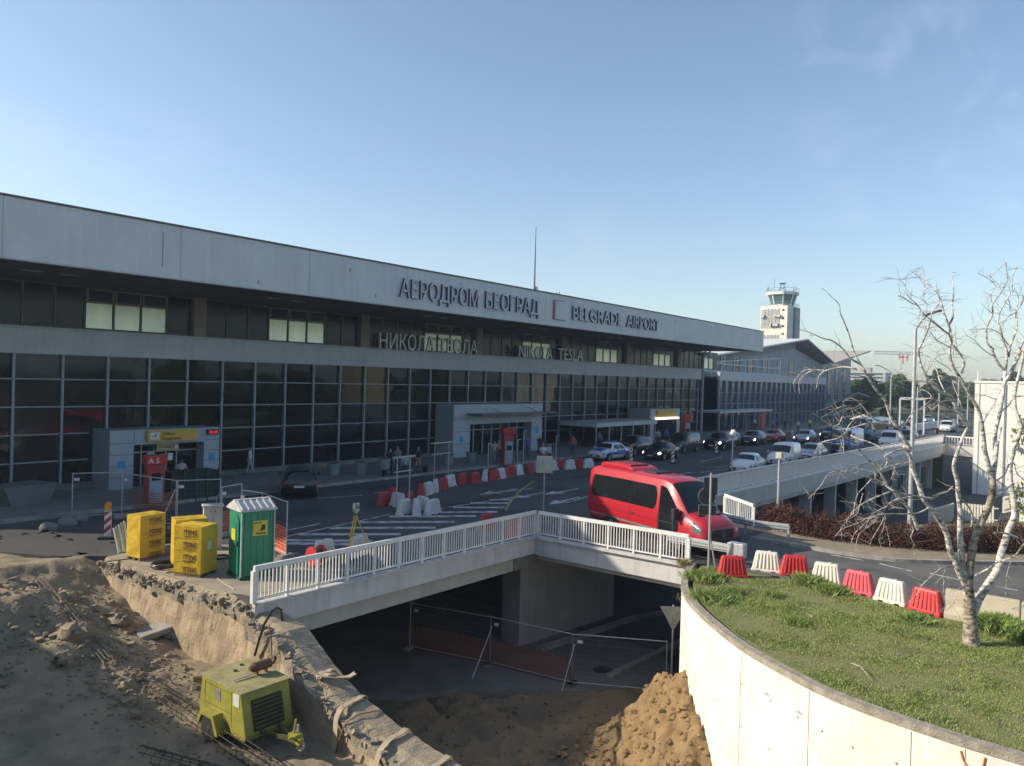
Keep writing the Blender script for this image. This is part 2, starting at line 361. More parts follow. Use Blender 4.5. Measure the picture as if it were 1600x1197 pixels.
# left digging ground
def dirt_z(x, y):
    z = float(np.interp(y, [3,13,16,19,22,24.5,26.5,28], [-3.0,-2.9,-2.75,-2.3,-1.75,-1.2,-.7,-.05]))
    k_ = .45 if x < 9.6 and y < 23 else 1
    z += .2*fbm(x, y, 1, 4, .45) + k_*.08*fbm(x, y, 2, 4, 1.7) + k_*.04*fbm(x, y, 6, 3, 5.0)
    for (cx, cy, sx, sy, h) in ((9.0,25.0,1.7,1.3,.6),(10.2,23.4,.9,1.0,.2),(7.2,26.2,2.6,1.5,.35),(4.0,27.3,3,1.4,.3),(9.0,22.8,.9,.8,.4)):
        d = ((x-cx)/sx)**2 + ((y-cy)/sy)**2
        if d < 4: z += h*math.exp(-d)*(1+.35*fbm(x, y, 4, 4, 1.4))
    if x > 8.6 and y < 28: z -= .2*min(1,(x-8.6)/3.4)*min(1,(28-y)/2)*min(1,max(0,(y-18)/1.5))
    if y > 27.5: z = z*(1-min(1,(y-27.5)/1.5)) + min(1,(y-27.5)/1.5)*(-.04+.1*fbm(x,y,3,3,.5)+.03*fbm(x,y,2,3,2.5))
    return min(z, .0 if (y > 28 and x > 8) or y > 35.5 else 9)
grid_mesh('dug_ground', frange(-14,12.6,.12), frange(3,36.2,.12), dirt_z, dirtm, 'structure')
rb = MB()
for i in range(2200):
    x = random.uniform(1,12.2); y = random.uniform(12,27.4)
    if random.random() < .5: x = random.gauss(10,1.6); y = random.gauss(22,2.6)
    if x > 12.0 or y < 8 or y > 27.5 or (x < 9.3 and y < 23 and random.random() < .8): continue
    s = random.uniform(.012,.045) if random.random() < .965 else random.uniform(.06,.15)
    c = Vector((x, y, dirt_z(x, y)+s*.25)); o = len(rb.v)
    rot = Matrix.Rotation(random.uniform(0,6.3),3,'Z') @ Matrix.Rotation(random.uniform(-.5,.5),3,'X')
    vs = [c + rot @ Vector((a*s*random.uniform(.6,1.2), b*s*random.uniform(.6,1.1), d*s*random.uniform(.4,.8))) for a, b, d in ((-1,-1,-1),(1,-1,-1),(1,1,-1),(-1,1,-1),(-1,-1,1),(1,-1,1),(1,1,1),(-1,1,1))]
    rb.add(vs, [(0,3,2,1),(4,5,6,7),(0,1,5,4),(1,2,6,5),(2,3,7,6),(3,0,4,7)])
rb.build('rubble', mat('rubble_stone', (.32,.265,.18), .95, scale=3, c2=(.19,.155,.105), bump=.5), kind='stuff')
rp = MB()
for (x, y, w_, d_, a) in ((30,26,5,1.6,.1),(38,24.5,1.4,6,.05),(21,29.5,4.5,1.2,-.1),(47,28.5,9,1.1,.03),(60,25.3,3,2,.0),(33,33.5,7,.9,.02),(28.2,14,1.3,2.6,.4),(72,26,12,.9,.02)):
    c, s_ = math.cos(a), math.sin(a); rp.add([(x+c*i*w_/2-s_*j*d_/2, y+s_*i*w_/2+c*j*d_/2, .0025) for i, j in ((-1,-1),(1,-1),(1,1),(-1,1))], [(0,1,2,3)])
struct('road_patch', rp, mat('patch_asphalt', (.036,.037,.04), .8, scale=1.2, bump=.3, bscale=60), recalc=False)
rc = MB(); rnd = random.Random(3)
for (x, y, a, L_) in ((24,24,.3,9),(34,30,-.2,14),(44,25,.1,16),(29,31,1.3,5),(52,23,-.05,14),(28.5,9.5,1.5,4),(29.5,6,1.7,4),(65,29,.02,18)):
    p = Vector((x,y,.0035)); th = a
    for k in range(int(L_/.4)):
        th = a+rnd.gauss(0,.35); q = p+Vector((math.cos(th),math.sin(th),0))*.4; n = Vector((-math.sin(th),math.cos(th),0))*rnd.uniform(.012,.03); rc.add([p-n,q-n,q+n,p+n], [(0,1,2,3)]); p = q
struct('sealed_crack', rc, mat('bitumen', (.014,.014,.015), .6), recalc=False)
def clod(mb, c, s, r_):
    rot = Matrix.Rotation(r_.uniform(0,6.3),3,'Z') @ Matrix.Rotation(r_.uniform(-.6,.6),3,'X'); o = len(mb.v)
    t_ = [(0,0,1),(.9,0,.3),(.28,.85,.3),(-.73,.53,.3),(-.73,-.53,.3),(.28,-.85,.3),(.7,.5,-.4),(-.27,.85,-.4),(-.9,0,-.4),(-.27,-.85,-.4),(.7,-.5,-.4)]
    mb.add([c+rot @ Vector((p[0]*s*r_.uniform(.7,1.25),p[1]*s*r_.uniform(.7,1.25),p[2]*s*r_.uniform(.5,.9))) for p in t_], [(0,1,2),(0,2,3),(0,3,4),(0,4,5),(0,5,1),(1,6,2),(2,6,7),(2,7,3),(3,7,8),(3,8,4),(4,8,9),(4,9,5),(5,9,10),(5,10,1),(1,10,6)])
sc_ = MB(); rn = random.Random(9)
for i in range(1500):
    x = rn.gauss(20.9,1.5); y = rn.gauss(9.6,1.9)
    if pit_z(x,y) < -5.05 and rn.random() < .6: continue
    clod(sc_, Vector((x,y,pit_z(x,y)+.09)), rn.choice((.02,.03,.04,.05,.09,.14)), rn)
sc_.build('sand_clods', sandm, kind='stuff')
pc_ = MB()
for i in range(1100):
    x = rn.uniform(13.5,24); y = rn.uniform(5,19); clod(pc_, Vector((x,y,pit_z(x,y)+.01)), rn.choice((.02,.03,.04,.06,.1)), rn)
pc_.build('soil_clods', pm, kind='stuff')
dc_ = MB()
for i in range(900):
    x = rn.gauss(9.5,1.8); y = rn.gauss(23.5,3)
    if x > 11.9 or y < 13 or y > 27.2 or (x < 9 and y < 22): continue
    clod(dc_, Vector((x,y,dirt_z(x,y)+.01)), rn.choice((.015,.02,.02,.03,.03,.04,.06,.09,.13)), rn)
dc_.build('earth_clods', dirtm, kind='stuff')
# road markings
rmk = MB()
def stripe(a, b, w, z=.004, m=0, mb=rmk):
    d = (b-a); d.z = 0; n = Vector((-d.y, d.x, 0)).normalized()*w/2
    mb.quad((a.x-n.x,a.y-n.y,z),(b.x-n.x,b.y-n.y,z),(b.x+n.x,b.y+n.y,z),(a.x+n.x,a.y+n.y,z), m)
z6 = lambda x, y: G(440+x/3.325, 620+y/3.325)
for (a, b) in (((30,762),(420,768)),((20,745),(470,750)),((90,715),(620,714)),((250,682),(800,680)),((400,652),(900,650)),((560,622),(1010,620)),((800,600),(1120,598)),((890,575),(1160,575)),((980,552),(1180,552)),((1080,535),(1190,535))):
    stripe(z6(*a), z6(*b), .42)
for (a, b) in (((20,728),(560,612)),((800,585),(1190,525)),((1060,508),(1310,475)),((480,500),(590,488)),((180,530),(420,512)),((0,700),(200,660))):
    stripe(z6(*a), z6(*b), .13, .008)
def arrow(px, py, yaw):
    c = G(px, py); d = Vector((math.cos(yaw), math.sin(yaw), 0)); n = Vector((-d.y, d.x, 0))
    stripe(c-d*1.6, c+d*.5, .2, .008)
    a, b, e = c+d*1.9, c+d*.4+n*.5, c+d*.4-n*.5
    rmk.add([(a.x,a.y,.008),(b.x,b.y,.008),(e.x,e.y,.008)], [(0,1,2)])
arrow(782,768,R(180)); arrow(826,774,R(180)); arrow(884,782,R(185)); arrow(880,768,R(180))
for (a, b) in (((885,786),(921,775)),((1095,722),(1128,714)),((1120,730),(1180,722)),((1095,738),(1140,733)),((1000,752),(1080,738))): stripe(G(*a), G(*b), .14, .008)
struct('road_marking', rmk, linepaint, recalc=False)
r2k = MB()
for (a, b) in (((1297,867),(1350,876)),((1374,881),(1425,893)),((1453,896),(1515,910)),((1555,916),(1590,923)),((1130,880),(1175,886))): stripe(G(*a), G(*b), .12, .009, 0, r2k)
struct('ramp_marking', r2k, linepaint, recalc=False)
yl = MB(); yp = [z6(*p) for p in ((1165,590),(1180,560),(1205,525),(1250,480),(1310,440))]
for i in range(len(yp)-1): stripe(yp[i], yp[i+1], .14, .012, 0, yl)
struct('yellow_marking', yl, yellowline, recalc=False)

# ------------------------------------------------------------------ white curved retaining wall
cw = thing('retaining_wall', 'white curved retaining wall with tie holes holding up the grassy bank', 'wall', (20.9,9.45,-5.3))
def wwmat():
    m = mat('curved_wall_paint', (.82,.8,.74), .8, scale=.8, bump=.12, bscale=30, c2=(.7,.65,.54), streak=.3, detail=10)
    t = m.node_tree; b = t.nodes['Principled BSDF']; K = t.links.new
    src = b.inputs['Base Color'].links[0].from_socket
    g = t.nodes.new('ShaderNodeNewGeometry'); sp = t.nodes.new('ShaderNodeSeparateXYZ'); K(g.outputs['Position'], sp.inputs[0])
    n = t.nodes.new('ShaderNodeTexNoise'); n.inputs['Scale'].default_value = 1.1; n.inputs['Detail'].default_value = 6; K(g.outputs['Position'], n.inputs[0])
    # ochre run-off stain low on the far left end of the wall
    def rng(sock, a, bb, lo=0, hi=1):
        r = t.nodes.new('ShaderNodeMapRange'); r.inputs[1].default_value = a; r.inputs[2].default_value = bb; r.inputs[3].default_value = lo; r.inputs[4].default_value = hi; K(sock, r.inputs[0]); return r.outputs[0]
    def mul(a, bb):
        q = t.nodes.new('ShaderNodeMath'); q.operation = 'MULTIPLY'; K(a, q.inputs[0]); K(bb, q.inputs[1]); return q.outputs[0]
    f = mul(mul(rng(sp.outputs[0], 21.2, 22.8), rng(sp.outputs[2], -1.9, -3.4)), rng(n.outputs[0], .45, .62))
    mx2 = t.nodes.new('ShaderNodeMix'); mx2.data_type = 'RGBA'; K(f, mx2.inputs['Factor']); K(src, mx2.inputs[6]); mx2.inputs[7].default_value = (.5,.33,.11,1); K(mx2.outputs[2], b.inputs['Base Color'])
    return m
wmb = MB(); n = len(WC)
vs = [(*p,-6) for p in WC] + [(*p,-.1) for p in WC]
wmb.add(vs, [(i,i+1,n+i+1,n+i) for i in range(n-1)], 0, True)
wmb.add([(*p,-6) for p in WCI] + [(*p,-.1) for p in WCI], [(i,i+1,n+i+1,n+i)[::-1] for i in range(n-1)], 0, True)
wmb.build('wall_face', wwmat(), cw, world=True, recalc=False)
cp = MB(); A = offs(WC, -.025); B = offs(WC, .2)
for i in range(n-1):
    j = .015*fbm(WC[i][0], WC[i][1], 0, 3, 3); j2 = .015*fbm(WC[i+1][0], WC[i+1][1], 0, 3, 3)
    cp.add([(*A[i],-.11),(*A[i+1],-.11),(*B[i+1],-.11),(*B[i],-.11),(*A[i],.04+j),(*A[i+1],.04+j2),(*B[i+1],.04),(*B[i],.04)], [(4,5,6,7),(0,1,5,4),(2,3,7,6),(0,3,2,1)])
cp.build('coping', mat('coping_stone', (.4,.36,.29), .95, scale=4, c2=(.2,.18,.14), bump=.7, bscale=25), cw, world=True)
hl = MB()
def wall_at(s):
    i = min(int(s), n-2); t = s-i; a = Vector(WC[i]); b = Vector(WC[i+1]); p = a.lerp(b, t); d = (b-a).normalized(); return Vector((p.x,p.y,0)), Vector((-d.y,d.x,0))*-1, Vector((d.x,d.y,0))
for s in frange(9, n-8, 3.1):
    for z in (-.9,-2.0,-3.1,-4.2):
        p, nn, d = wall_at(s+random.uniform(-.15,.15)); p.z = z+random.uniform(-.05,.05)
        hl.obox(p+nn*.004, d*.022, nn*.006, Vector((0,0,.022)))
for s in (24.5,32.3,41,44.6):
    p, nn, d = wall_at(s); hl.obox(Vector((p.x,p.y,-3))+nn*.003, d*.004, nn*.006, Vector((0,0,2.85)))
for s, z in ((27.3,-.75),(30.9,-.72)):
    p, nn, d = wall_at(s); p.z = z; hl.bar(p, p+nn*.1+d*.08+Vector((0,0,.02)), .02,.02)
hl.build('tie_hole', mat('hole_dark', (.3,.28,.23), .9), cw, world=True)
og = MB()
pp = [wall_at(s)[0]+wall_at(s)[1]*.012+Vector((0,0,z)) for s, z in ((44.3,-.2),(44.5,-.36),(44.9,-.47),(45.4,-.47),(45.8,-.34),(45.9,-.18))]
og.tube(pp, .018, 6); og.build('orange_paint_mark', mat('orange_spray', (.75,.22,.06), .8), cw, world=True)

# ------------------------------------------------------------------ left broken concrete wall
lw = thing('retaining_wall', 'broken tan concrete retaining wall sloping down from the bridge end', 'wall', (12.4,19,-3))
def rough_wall(line, zb, seed, width, mats, name, parent, crumb):
    st = []
    for i in range(len(line)-1):
        a = Vector(line[i]); b = Vector(line[i+1]); k = max(2, int((b-a).length/.1))
        for j in range(k): st.append(a.lerp(b, j/k))
    st.append(Vector(line[-1])); mb = MB(); prof = 20; vs = []; N = len(st)
    for i, p in enumerate(st):
        q = st[min(i+1,N-1)] - st[max(i-1,0)]; q.z = 0; q.normalize(); nl = Vector((-q.y, q.x, 0))
        if nl.x > 0: nl = -nl
        s = i*.1
        for j in range(prof):
            # 0..5 up the left face, 6..9 across the top, 10..11 down the right side
            if j <= 13:
                t = j/13; z = zb + (p.z-crumb*(.55+.45*fbm(s,seed,0,3,.9))-zb)*t; off = width*.5 + .06*fbm(s, z*1.3, seed, 5, .9)*(.4+t) + .02*fbm(s,z*1.5,seed+3,4,3.5)
                c = Vector((p.x,p.y,z)) + nl*off
            elif j <= 17:
                t = (j-14)/3; z = p.z - (crumb*.35*(1+fbm(s,seed+5,0,4,2.2)) if j == 14 else 0) + .035*fbm(s, j*.7, seed+1, 4, 2.5); off = width*(.42-.92*t)
                if j == 14: off = width*(.3+.12*fbm(s,seed+9,0,4,2.0))
                c = Vector((p.x,p.y,z)) + nl*off
            else:
                z = p.z-.12 if j == 18 else -6.0
                c = Vector((p.x,p.y,z)) - nl*(width*.5+.02*fbm(s,z,seed+2,3,1.5))
            vs.append(c)
    fs = []; ms = []
    for i in range(N-1):
        for j in range(prof-1):
            fs.append((i*prof+j, (i+1)*prof+j, (i+1)*prof+j+1, i*prof+j+1)); ms.append(1 if j in (12,13) else (2 if j in (14,15,16) else 0))
    fs.append(tuple(range(prof))); ms.append(0); fs.append(tuple(range((N-1)*prof, N*prof))[::-1]); ms.append(0)
    o = len(mb.v); mb.v += vs; mb.f += [list(f) for f in fs]; mb.m += ms; mb.sm += [False]*len(fs)
    return mb.build(name, mats, parent, world=True)
topc = mat('wall_top', (.36,.3,.21), .95, scale=3, c2=(.24,.2,.14), bump=.8, bscale=20)
rough_wall([(12.35,27.4,-.02),(12.45,24.6,-.02),(12.65,21.6,-.02),(12.75,20.3,-.02),(12.8,18.95,-.08)], -3.6, 2.0, .7, [tanconc, rubblem, topc], 'abutment_wall', lw, .5)
rough_wall([(12.8,18.9,-.3),(12.8,17.5,-.5),(12.8,16.3,-1.25),(12.8,15.2,-1.75),(12.8,13.8,-2.12),(12.8,12.5,-2.34),(12.8,11.2,-2.5),(12.8,8,-2.8)], -6.0, 6.0, 1.0, [tanconc, rubblem, topc], 'wing_wall', lw, .3)
cr = MB()
for i in range(420):
    y = random.uniform(9,19) if random.random() < .55 else random.uniform(19,27.3)
    if y < 19:
        zt = np.interp(y, [8,11.2,12.5,13.8,15.2,16.3,17.5,18.9], [-2.8,-2.5,-2.34,-2.12,-1.75,-1.25,-.5,-.3]); x = 12.8-.42+random.gauss(0,.05); z = zt-.17+random.gauss(0,.07)
    else:
        x = np.interp(y,[18.95,21.6,24.6,27.4],[12.8,12.65,12.45,12.35])-.32+random.gauss(0,.05); z = -.25+random.gauss(0,.12)
    s = random.choice((.015,.025,.03,.05,.08)); c = Vector((x,y,z)); rot = Matrix.Rotation(random.uniform(0,6),3,'Z') @ Matrix.Rotation(random.uniform(0,3),3,'X')
    cr.obox(c, rot @ Vector((s,0,0)), rot @ Vector((0,s*.8,0)), rot @ Vector((0,0,s*.7)))
cr.build('crumbled_edge', rubblem, lw, world=True)['kind'] = 'stuff'
rbm = MB()
for i in range(26):
    y = random.uniform(9.5,17.5); zt = np.interp(y, [8,11.2,12.5,13.8,15.2,16.3,17.5,18.9], [-2.8,-2.5,-2.34,-2.12,-1.75,-1.25,-.5,-.3])
    a = Vector((12.8+random.choice((-.3,.42)), y, zt-.05)); rbm.tube([a, a+Vector((random.gauss(0,.03),random.gauss(0,.03),random.uniform(.1,.22)))], .008, 5)
rbm.build('rebar_stub', rust, lw, world=True)

# ------------------------------------------------------------------ bridge over the pit
br = thing('road_bridge', 'pale concrete road bridge edge with dark opening underneath over the pit', 'bridge', (25.9,19,-5.2))
fb = MB()
fb.profile([(0,-.72),(.0,.02),(-.28,.02),(-.28,-.04),(-.14,-.07),(-.14,-.72)], (0,19.0,0), (0,1,0), (1,0,0), (0,0,1), 12.55, 26.04)
fb.build('left_fascia', greywhite, br, world=True)
fb = MB(); fb.box(25.78,25.945,11.95,18.86,-.78,-.07).box(25.62,25.97,11.75,18.72,-.069,.025)
fb.build('right_fascia', greywhite, br, world=True)
MB().box(13.0,26.0,19.06,19.75,-1.28,-.725).box(26.05,26.8,12.0,18.94,-1.0,-.725).build('edge_beam', mat('beam_concrete', (.42,.42,.37), .85, scale=1.2, c2=(.32,.32,.28), streak=.3), br, world=True)
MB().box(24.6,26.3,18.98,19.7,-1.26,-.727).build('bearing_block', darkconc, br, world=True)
pl = MB(); pl.add([(26.35,20.0,-5.3),(33,19.25,-5.3),(33.2,20.3,-5.3),(26.5,21.1,-5.3),(26.35,20.0,-.73),(33,19.25,-.73),(33.2,20.3,-.73),(26.5,21.1,-.73)], [(0,3,2,1),(4,5,6,7),(0,1,5,4),(1,2,6,5),(2,3,7,6),(3,0,4,7)])
pl.build('pier', mat('pier_paint', (.36,.36,.35), .85, scale=.8, c2=(.28,.28,.27), streak=.3), br, world=True)
MB().box(25.95,36,11.6,12.0,-5.2,-.03).box(36.0,36.3,12.0,15,-5.2,-.73).build('ramp_abutment', darkconc, br, world=True) if False else None
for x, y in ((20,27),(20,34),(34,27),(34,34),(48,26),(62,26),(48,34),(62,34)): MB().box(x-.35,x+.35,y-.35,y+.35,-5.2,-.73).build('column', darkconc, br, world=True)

def railing(name, label, pts, h=1.05, top=.14, spacing=.125, posts=9, zb=.02, bars=True, panel=None, group=None, m=whitepaint, balw=.032):
    base = thing(name, label, 'railing', (pts[0][0],pts[0][1],zb), group=group)
    tr = MB(); bl = MB(); PL = []
    for k in range(len(pts)-1):
        a = Vector((pts[k][0],pts[k][1],zb)); b = Vector((pts[k+1][0],pts[k+1][1],zb)); d = (b-a); l = d.length; d.normalize()
        up = Vector((0,0,1))
        tr.bar(a+up*(h-top/2), b+up*(h-top/2), .1, top)
        tr.bar(a+up*.12, b+up*.12, .06, .05)
        npst = max(1, round(l/(posts*spacing))); nb = max(1, round(l/spacing))
        for i in range(npst+1):
            p = a+d*(l*i/npst); wd = .13 if (i in (0,npst)) else .075
            PL.append((p.x-wd/2,p.x+wd/2,p.y-wd/2,p.y+wd/2,zb,zb+h-top-.001))
        for i in range(1, nb):
            p = a+d*(l*i/nb); bl.bar(p+up*.145, p+up*(h-top), balw, balw)
    tr.build('rail', m, base, world=True)
    for q in PL: MB().box(*q).build('post', m, base, world=True)
    bl.build('baluster', m, base, world=True)
    return base
railing('railing', 'white slatted railing on the left bridge edge running from the green toilet to the corner', [(12.5,18.86),(25.8,18.86)])
railing('railing', 'white slatted railing on the short right bridge edge beside the red minibus', [(25.8,18.72),(25.8,12.0)])
p0, p1 = G(1132,805), G(1177,824)
railing('railing', 'short bright white railing end behind the bonnet of the red minibus', [(p0.x,p0.y),(p1.x,p1.y)], spacing=.2)

# far parapet of the elevated road
ov = thing('elevated_road', 'long pale elevated road edge on columns behind the purple hedge', 'overpass', (70,17.2,-5.2))
P0 = Vector((37.4,18.52,0)); P1 = Vector((105.1,16.35,0)); dv = (P1-P0).normalized(); nv = Vector((dv.y,-dv.x,0))
MB().obox((P0+P1)/2+nv*.12+Vector((0,0,-.5)), dv*(P1-P0).length/2, nv*.1, Vector((0,0,.5))).build('parapet_fascia', greywhite, ov, world=True)
MB().obox((P0+P1)/2+nv*.1+Vector((0,0,.05)), dv*(P1-P0).length/2, nv*.2, Vector((0,0,.045))).build('ledge', whitepaint, ov, world=True)
MB().obox((P0+P1)/2-nv*.5+Vector((0,0,-1.05)), dv*(P1-P0).length/2, nv*.45, Vector((0,0,.32))).build('edge_beam', greywhite, ov, world=True)
for i in range(11):
    p = P0 + dv*(5.5+5.9*i) - nv*.9
    MB().obox(p+Vector((0,0,-3.3)), dv*.16, nv*.45, Vector((0,0,1.92))).build('column', greywhite, ov, world=True)
p = P0+dv*9-nv*.2; MB().obox(p+Vector((0,0,-2.0)), dv*1.9, nv*.05, Vector((0,0,.62))).build('hanging_panel', whitepaint, ov, world=True)
q0 = P1; q1 = Vector((104.6,12.6,0)); d2 = (q1-q0).normalized(); n2_ = Vector((d2.y,-d2.x,0))
MB().obox((q0+q1)/2+Vector((0,0,-.6)), d2*(q1-q0).length/2, n2_*.1, Vector((0,0,.6))).build('return_fascia', greywhite, ov, world=True)
MB().box(105.0,105.19,-60,16.3,-5.2,-.1).build('end_wall', mat('bluegrey_wall', (.16,.18,.2), .7, scale=1), ov, world=True)
MB().box(84,105.0,17.4,17.7,-5.2,-.73).build('back_wall', mat('bluegrey_wall', (.16,.18,.2), .7, scale=1), ov, world=True)
for i in range(3):
    x = 86+i*6; fr = MB(); fr.box(x,x+2.6,17.33,17.39,-4.3,-4.2).box(x,x+2.6,17.33,17.39,-2.3,-2.2).box(x,x+.1,17.33,17.39,-4.2,-2.3).box(x+2.5,x+2.6,17.33,17.39,-4.2,-2.3).box(x+1.25,x+1.35,17.33,17.39,-4.2,-2.3)
    w_ = MB().box(x+.1,x+2.5,17.36,17.395,-4.2,-2.3).build('window', glassd, ov, world=True); fr.build('frame', alu, w_, world=True)
railing('railing', 'long white slatted railing along the elevated road above the columns', [(P0.x+.1,P0.y-.05),(P1.x,P1.y-.05)], h=1.15, top=.1, spacing=.16, posts=11, zb=.095, balw=.05)
railing('railing', 'white railing turning the far corner of the elevated road by the white block', [(q0.x,q0.y-.05),(q1.x,q1.y)], h=1.1, spacing=.3, posts=6, balw=.06)
# ------------------------------------------------------------------ main terminal
tm = thing('terminal_building', 'long grey terminal with deep overhanging roof, dark glass front and raised lettering', 'terminal', (45,43,.15))
RX0, RX1, FY = 4.0, 95.2, 35.0
XM = [14.6+2.262*k-2.262*12 for k in range(0,48)]; XM = [x for x in XM if 4 < x < 94.6]
MB().box(RX0,RX1,FY,FY+.35,10.85,13.28).box(RX0,RX0+.35,FY+.351,80,10.85,13.28).box(RX1-.35,RX1,FY+.351,80,10.85,13.28).box(RX0+.351,RX1-.351,FY+.351,80,12.6,12.9).build('fascia', fasciam, tm, world=True)
jt = MB()
for k in range(1,13): jt.box(RX0+k*7.4-.012,RX0+k*7.4+.012,FY-.004,FY+.1,10.9,13.26)

for (jx, jz) in ((29.0,12.6),(31,11.3),(38.5,12.9),(23,11.2),(52,12.8),(60,11.2),(70.5,12.7),(79,11.4)): MB().box(jx,jx+.05,FY-.02,FY+.1,jz-.12,jz+.05).build('wall_stain', mat('rust_stain', (.2,.17,.14), .8), tm, world=True)  # small stains on the fascia, built as thin raised pieces
jt.box(17.9,17.96,FY-.006,FY+.1,11.3,12.9); jt.build('panel_joint', mat('joint', (.3,.31,.32), .8, scale=1.5), tm, world=True)
MB().box(RX0-.06,RX1+.06,FY-.07,FY+.45,13.281,13.36).build('roof_edge', mat('flashing', (.08,.1,.09), .6, scale=3), tm, world=True)
MB().box(RX0-.02,RX1+.02,FY-.03,FY+.3,10.77,10.849).build('drip_edge', bandm, tm, world=True)
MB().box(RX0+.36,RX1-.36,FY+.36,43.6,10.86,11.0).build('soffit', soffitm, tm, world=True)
sl = MB()
for k in range(7):
    for dx in (0,1.6): sl.box(13.5+12.7*k+dx,14.3+12.7*k+dx,38.6,39.1,10.835,10.858)
sl.build('soffit_light', mat('lamp_lens', (.35,.35,.32), .4), tm, world=True)
MB().box(RX0,94.3,42.75,43.25,7.13,8.42).box(RX0,94.3,42.62,43.2,8.421,8.5).build('band', bandm, tm, world=True)
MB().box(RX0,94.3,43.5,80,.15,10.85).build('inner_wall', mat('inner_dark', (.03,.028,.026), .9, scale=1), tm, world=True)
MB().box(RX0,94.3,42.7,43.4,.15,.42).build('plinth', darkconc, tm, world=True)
for k in range(-1,6):
    x = 24.28+12.7*k; MB().box(x-.38,x+.38,42.72,43.3,8.501,10.858).build('column', mat('column_tan', (.27,.25,.2), .8, scale=1.5, streak=.2), tm, world=True)
# upper storey windows: eight panes per bay, the middle three with a raised hopper sash
frm = mat('window_frame', (.1,.1,.09), .55, scale=4); frl = mat('sash_frame', (.27,.27,.23), .5, scale=4)
for k in range(-2,6):
    x0 = 24.28+12.7*k+.4; st = 11.9/8
    for j in range(8):
        a = x0+j*st; b = a+st; light = j in (4,5,6) if k != 0 else j in (3,4,5)
        if b < RX0+1: continue
        g = MB().box(a+.07,b-.07,43.08,43.12,8.62,(9.95 if light else 10.72))
        ug = mat('upper_glass', (.012,.015,.021), .16, spec=.22, scale=.6)
        if light: g.box(a+.12,b-.12,43.0,43.03,10.1,10.68,1)
        wn = g.build('window', [skyglass if light else ug, ug], tm, world=True)
        fr = MB(); fr.box(a-.05,a+.05,43.02,43.2,8.56,10.8).box(a+.051,b-.051,43.02,43.2,8.52,8.61).box(a+.051,b-.051,43.02,43.2,10.73,10.82)
        if light:
            fr.box(a+.051,b-.051,43.0,43.15,9.96,10.06,1).box(a+.06,a+.12,42.96,43.04,10.08,10.7,1).box(b-.12,b-.06,42.96,43.04,10.08,10.7,1).box(a+.121,b-.121,42.96,43.04,10.64,10.7,1)
        fr.build('window_frame', [frm, frl], wn, world=True)
# curtain wall
ROWS = [.42,1.63,3.03,4.44,5.86,7.12]
P1X = (18.4,24.7); P2X = (44.7,56.7)
def in_portal(a, b, z):
    return (a >= P1X[0]-1.3 and b <= P1X[1]+1.3 and z < 3.0) or (a >= P2X[0]-1.5 and b <= P2X[1]+1.5 and z < 4.0)
for i in range(len(XM)-1):
    a, b = XM[i], XM[i+1]; g = MB()
    for r in range(5):
        if in_portal(a, b, ROWS[r]): continue
        # each pane sits a fraction of a degree off the next, as fitted glass does
        ty = random.gauss(0,.006); tz = random.gauss(0,.006); y = 43.06
        g.add([(a,y-ty,ROWS[r]),(b,y+ty,ROWS[r]),(b,y+ty+tz,ROWS[r+1]),(a,y-ty+tz,ROWS[r+1])], [(0,1,2,3)])
    if g.f: g.build('glass_panel', random.choice((glassm,glassm,glassm2,glassm3)), tm, world=True, recalc=False)
mu_ = MB()
for i, x in enumerate(XM):
    z0 = .42
    if P1X[0]-.3 < x < P1X[1]+.3: z0 = 3.2
    if P2X[0]-.3 < x < P2X[1]+.3: z0 = 4.4
    mu_.box(x-.055,x+.055,42.88,43.05,z0,7.125)
for z in ROWS[1:5]:
    for (a, b) in ((RX0,94.3),):
        if z < 3.1: segs = [(RX0,P1X[0]-.2),(P1X[1]+.2,P2X[0]-.2),(P2X[1]+.2,94.3)]
        elif z < 4.3: segs = [(RX0,P2X[0]-.2),(P2X[1]+.2,94.3)]
        else: segs = [(RX0,94.3)]
        for s0, s1 in segs: mu_.box(s0,s1,42.9,43.05,z-.03,z+.03)
mu_.build('mullion', alu, tm, world=True)
MB().cyl((94.9,42.9,.15),(94.9,42.9,10.6),.22,n=14).cyl((94.9,42.9,10.2),(94.2,42.2,10.85),.09).cyl((94.9,42.9,10.2),(95.1,41.9,10.85),.09).build('corner_column', alu, tm, world=True)
MB().box(94.31,103,47,60,.15,7.0).build('link_recess', darkmet, tm, world=True)
# lettering
navy = mat('letter_side', (.03,.045,.13), .6); lface = mat('letter_face', (.5,.51,.52), .5, scale=2)
sx = lambda px, py, Y: onY(px, py, Y)
def sign(body, pxa, pya, pxb, pyb, Y, zb, size, depth, faces, name='sign_lettering', bold=.004):
    a = onY(pxa, pya, Y-depth); b = onY(pxb, pyb, Y-depth)
    mb = text_mb(body, size, depth, (a.x, Y-.01, zb), (1,0,0), (0,0,1), width=b.x-a.x, bold=bold)
    return mb.build(name, faces, tm, world=True, recalc=False)
sign('АЕРОДРОМ', 626, 450, 748, 478, FY, 11.42, 1.6, .17, [lface, navy])
sign('БЕОГРАД', 760, 470, 842, 494, FY, 11.45, 1.6, .17, [lface, navy])
sign('BELGRADE', 896, 490, 972, 505, FY, 11.5, 1.6, .17, [lface, navy])
sign('AIRPORT', 980, 505, 1030, 515, FY, 11.5, 1.6, .17, [lface, navy])
wl = mat('white_letter', (.78,.78,.75), .5, scale=3); gl = mat('grey_letter', (.3,.3,.29), .5, scale=3)
sign('НИКОЛА', 593, 542, 678, 554, 42.45, 8.5, 1.62, .14, [wl, gl], bold=0)
sign('ТЕСЛА', 686, 545, 746, 556, 42.45, 8.5, 1.62, .14, [wl, gl], bold=0)
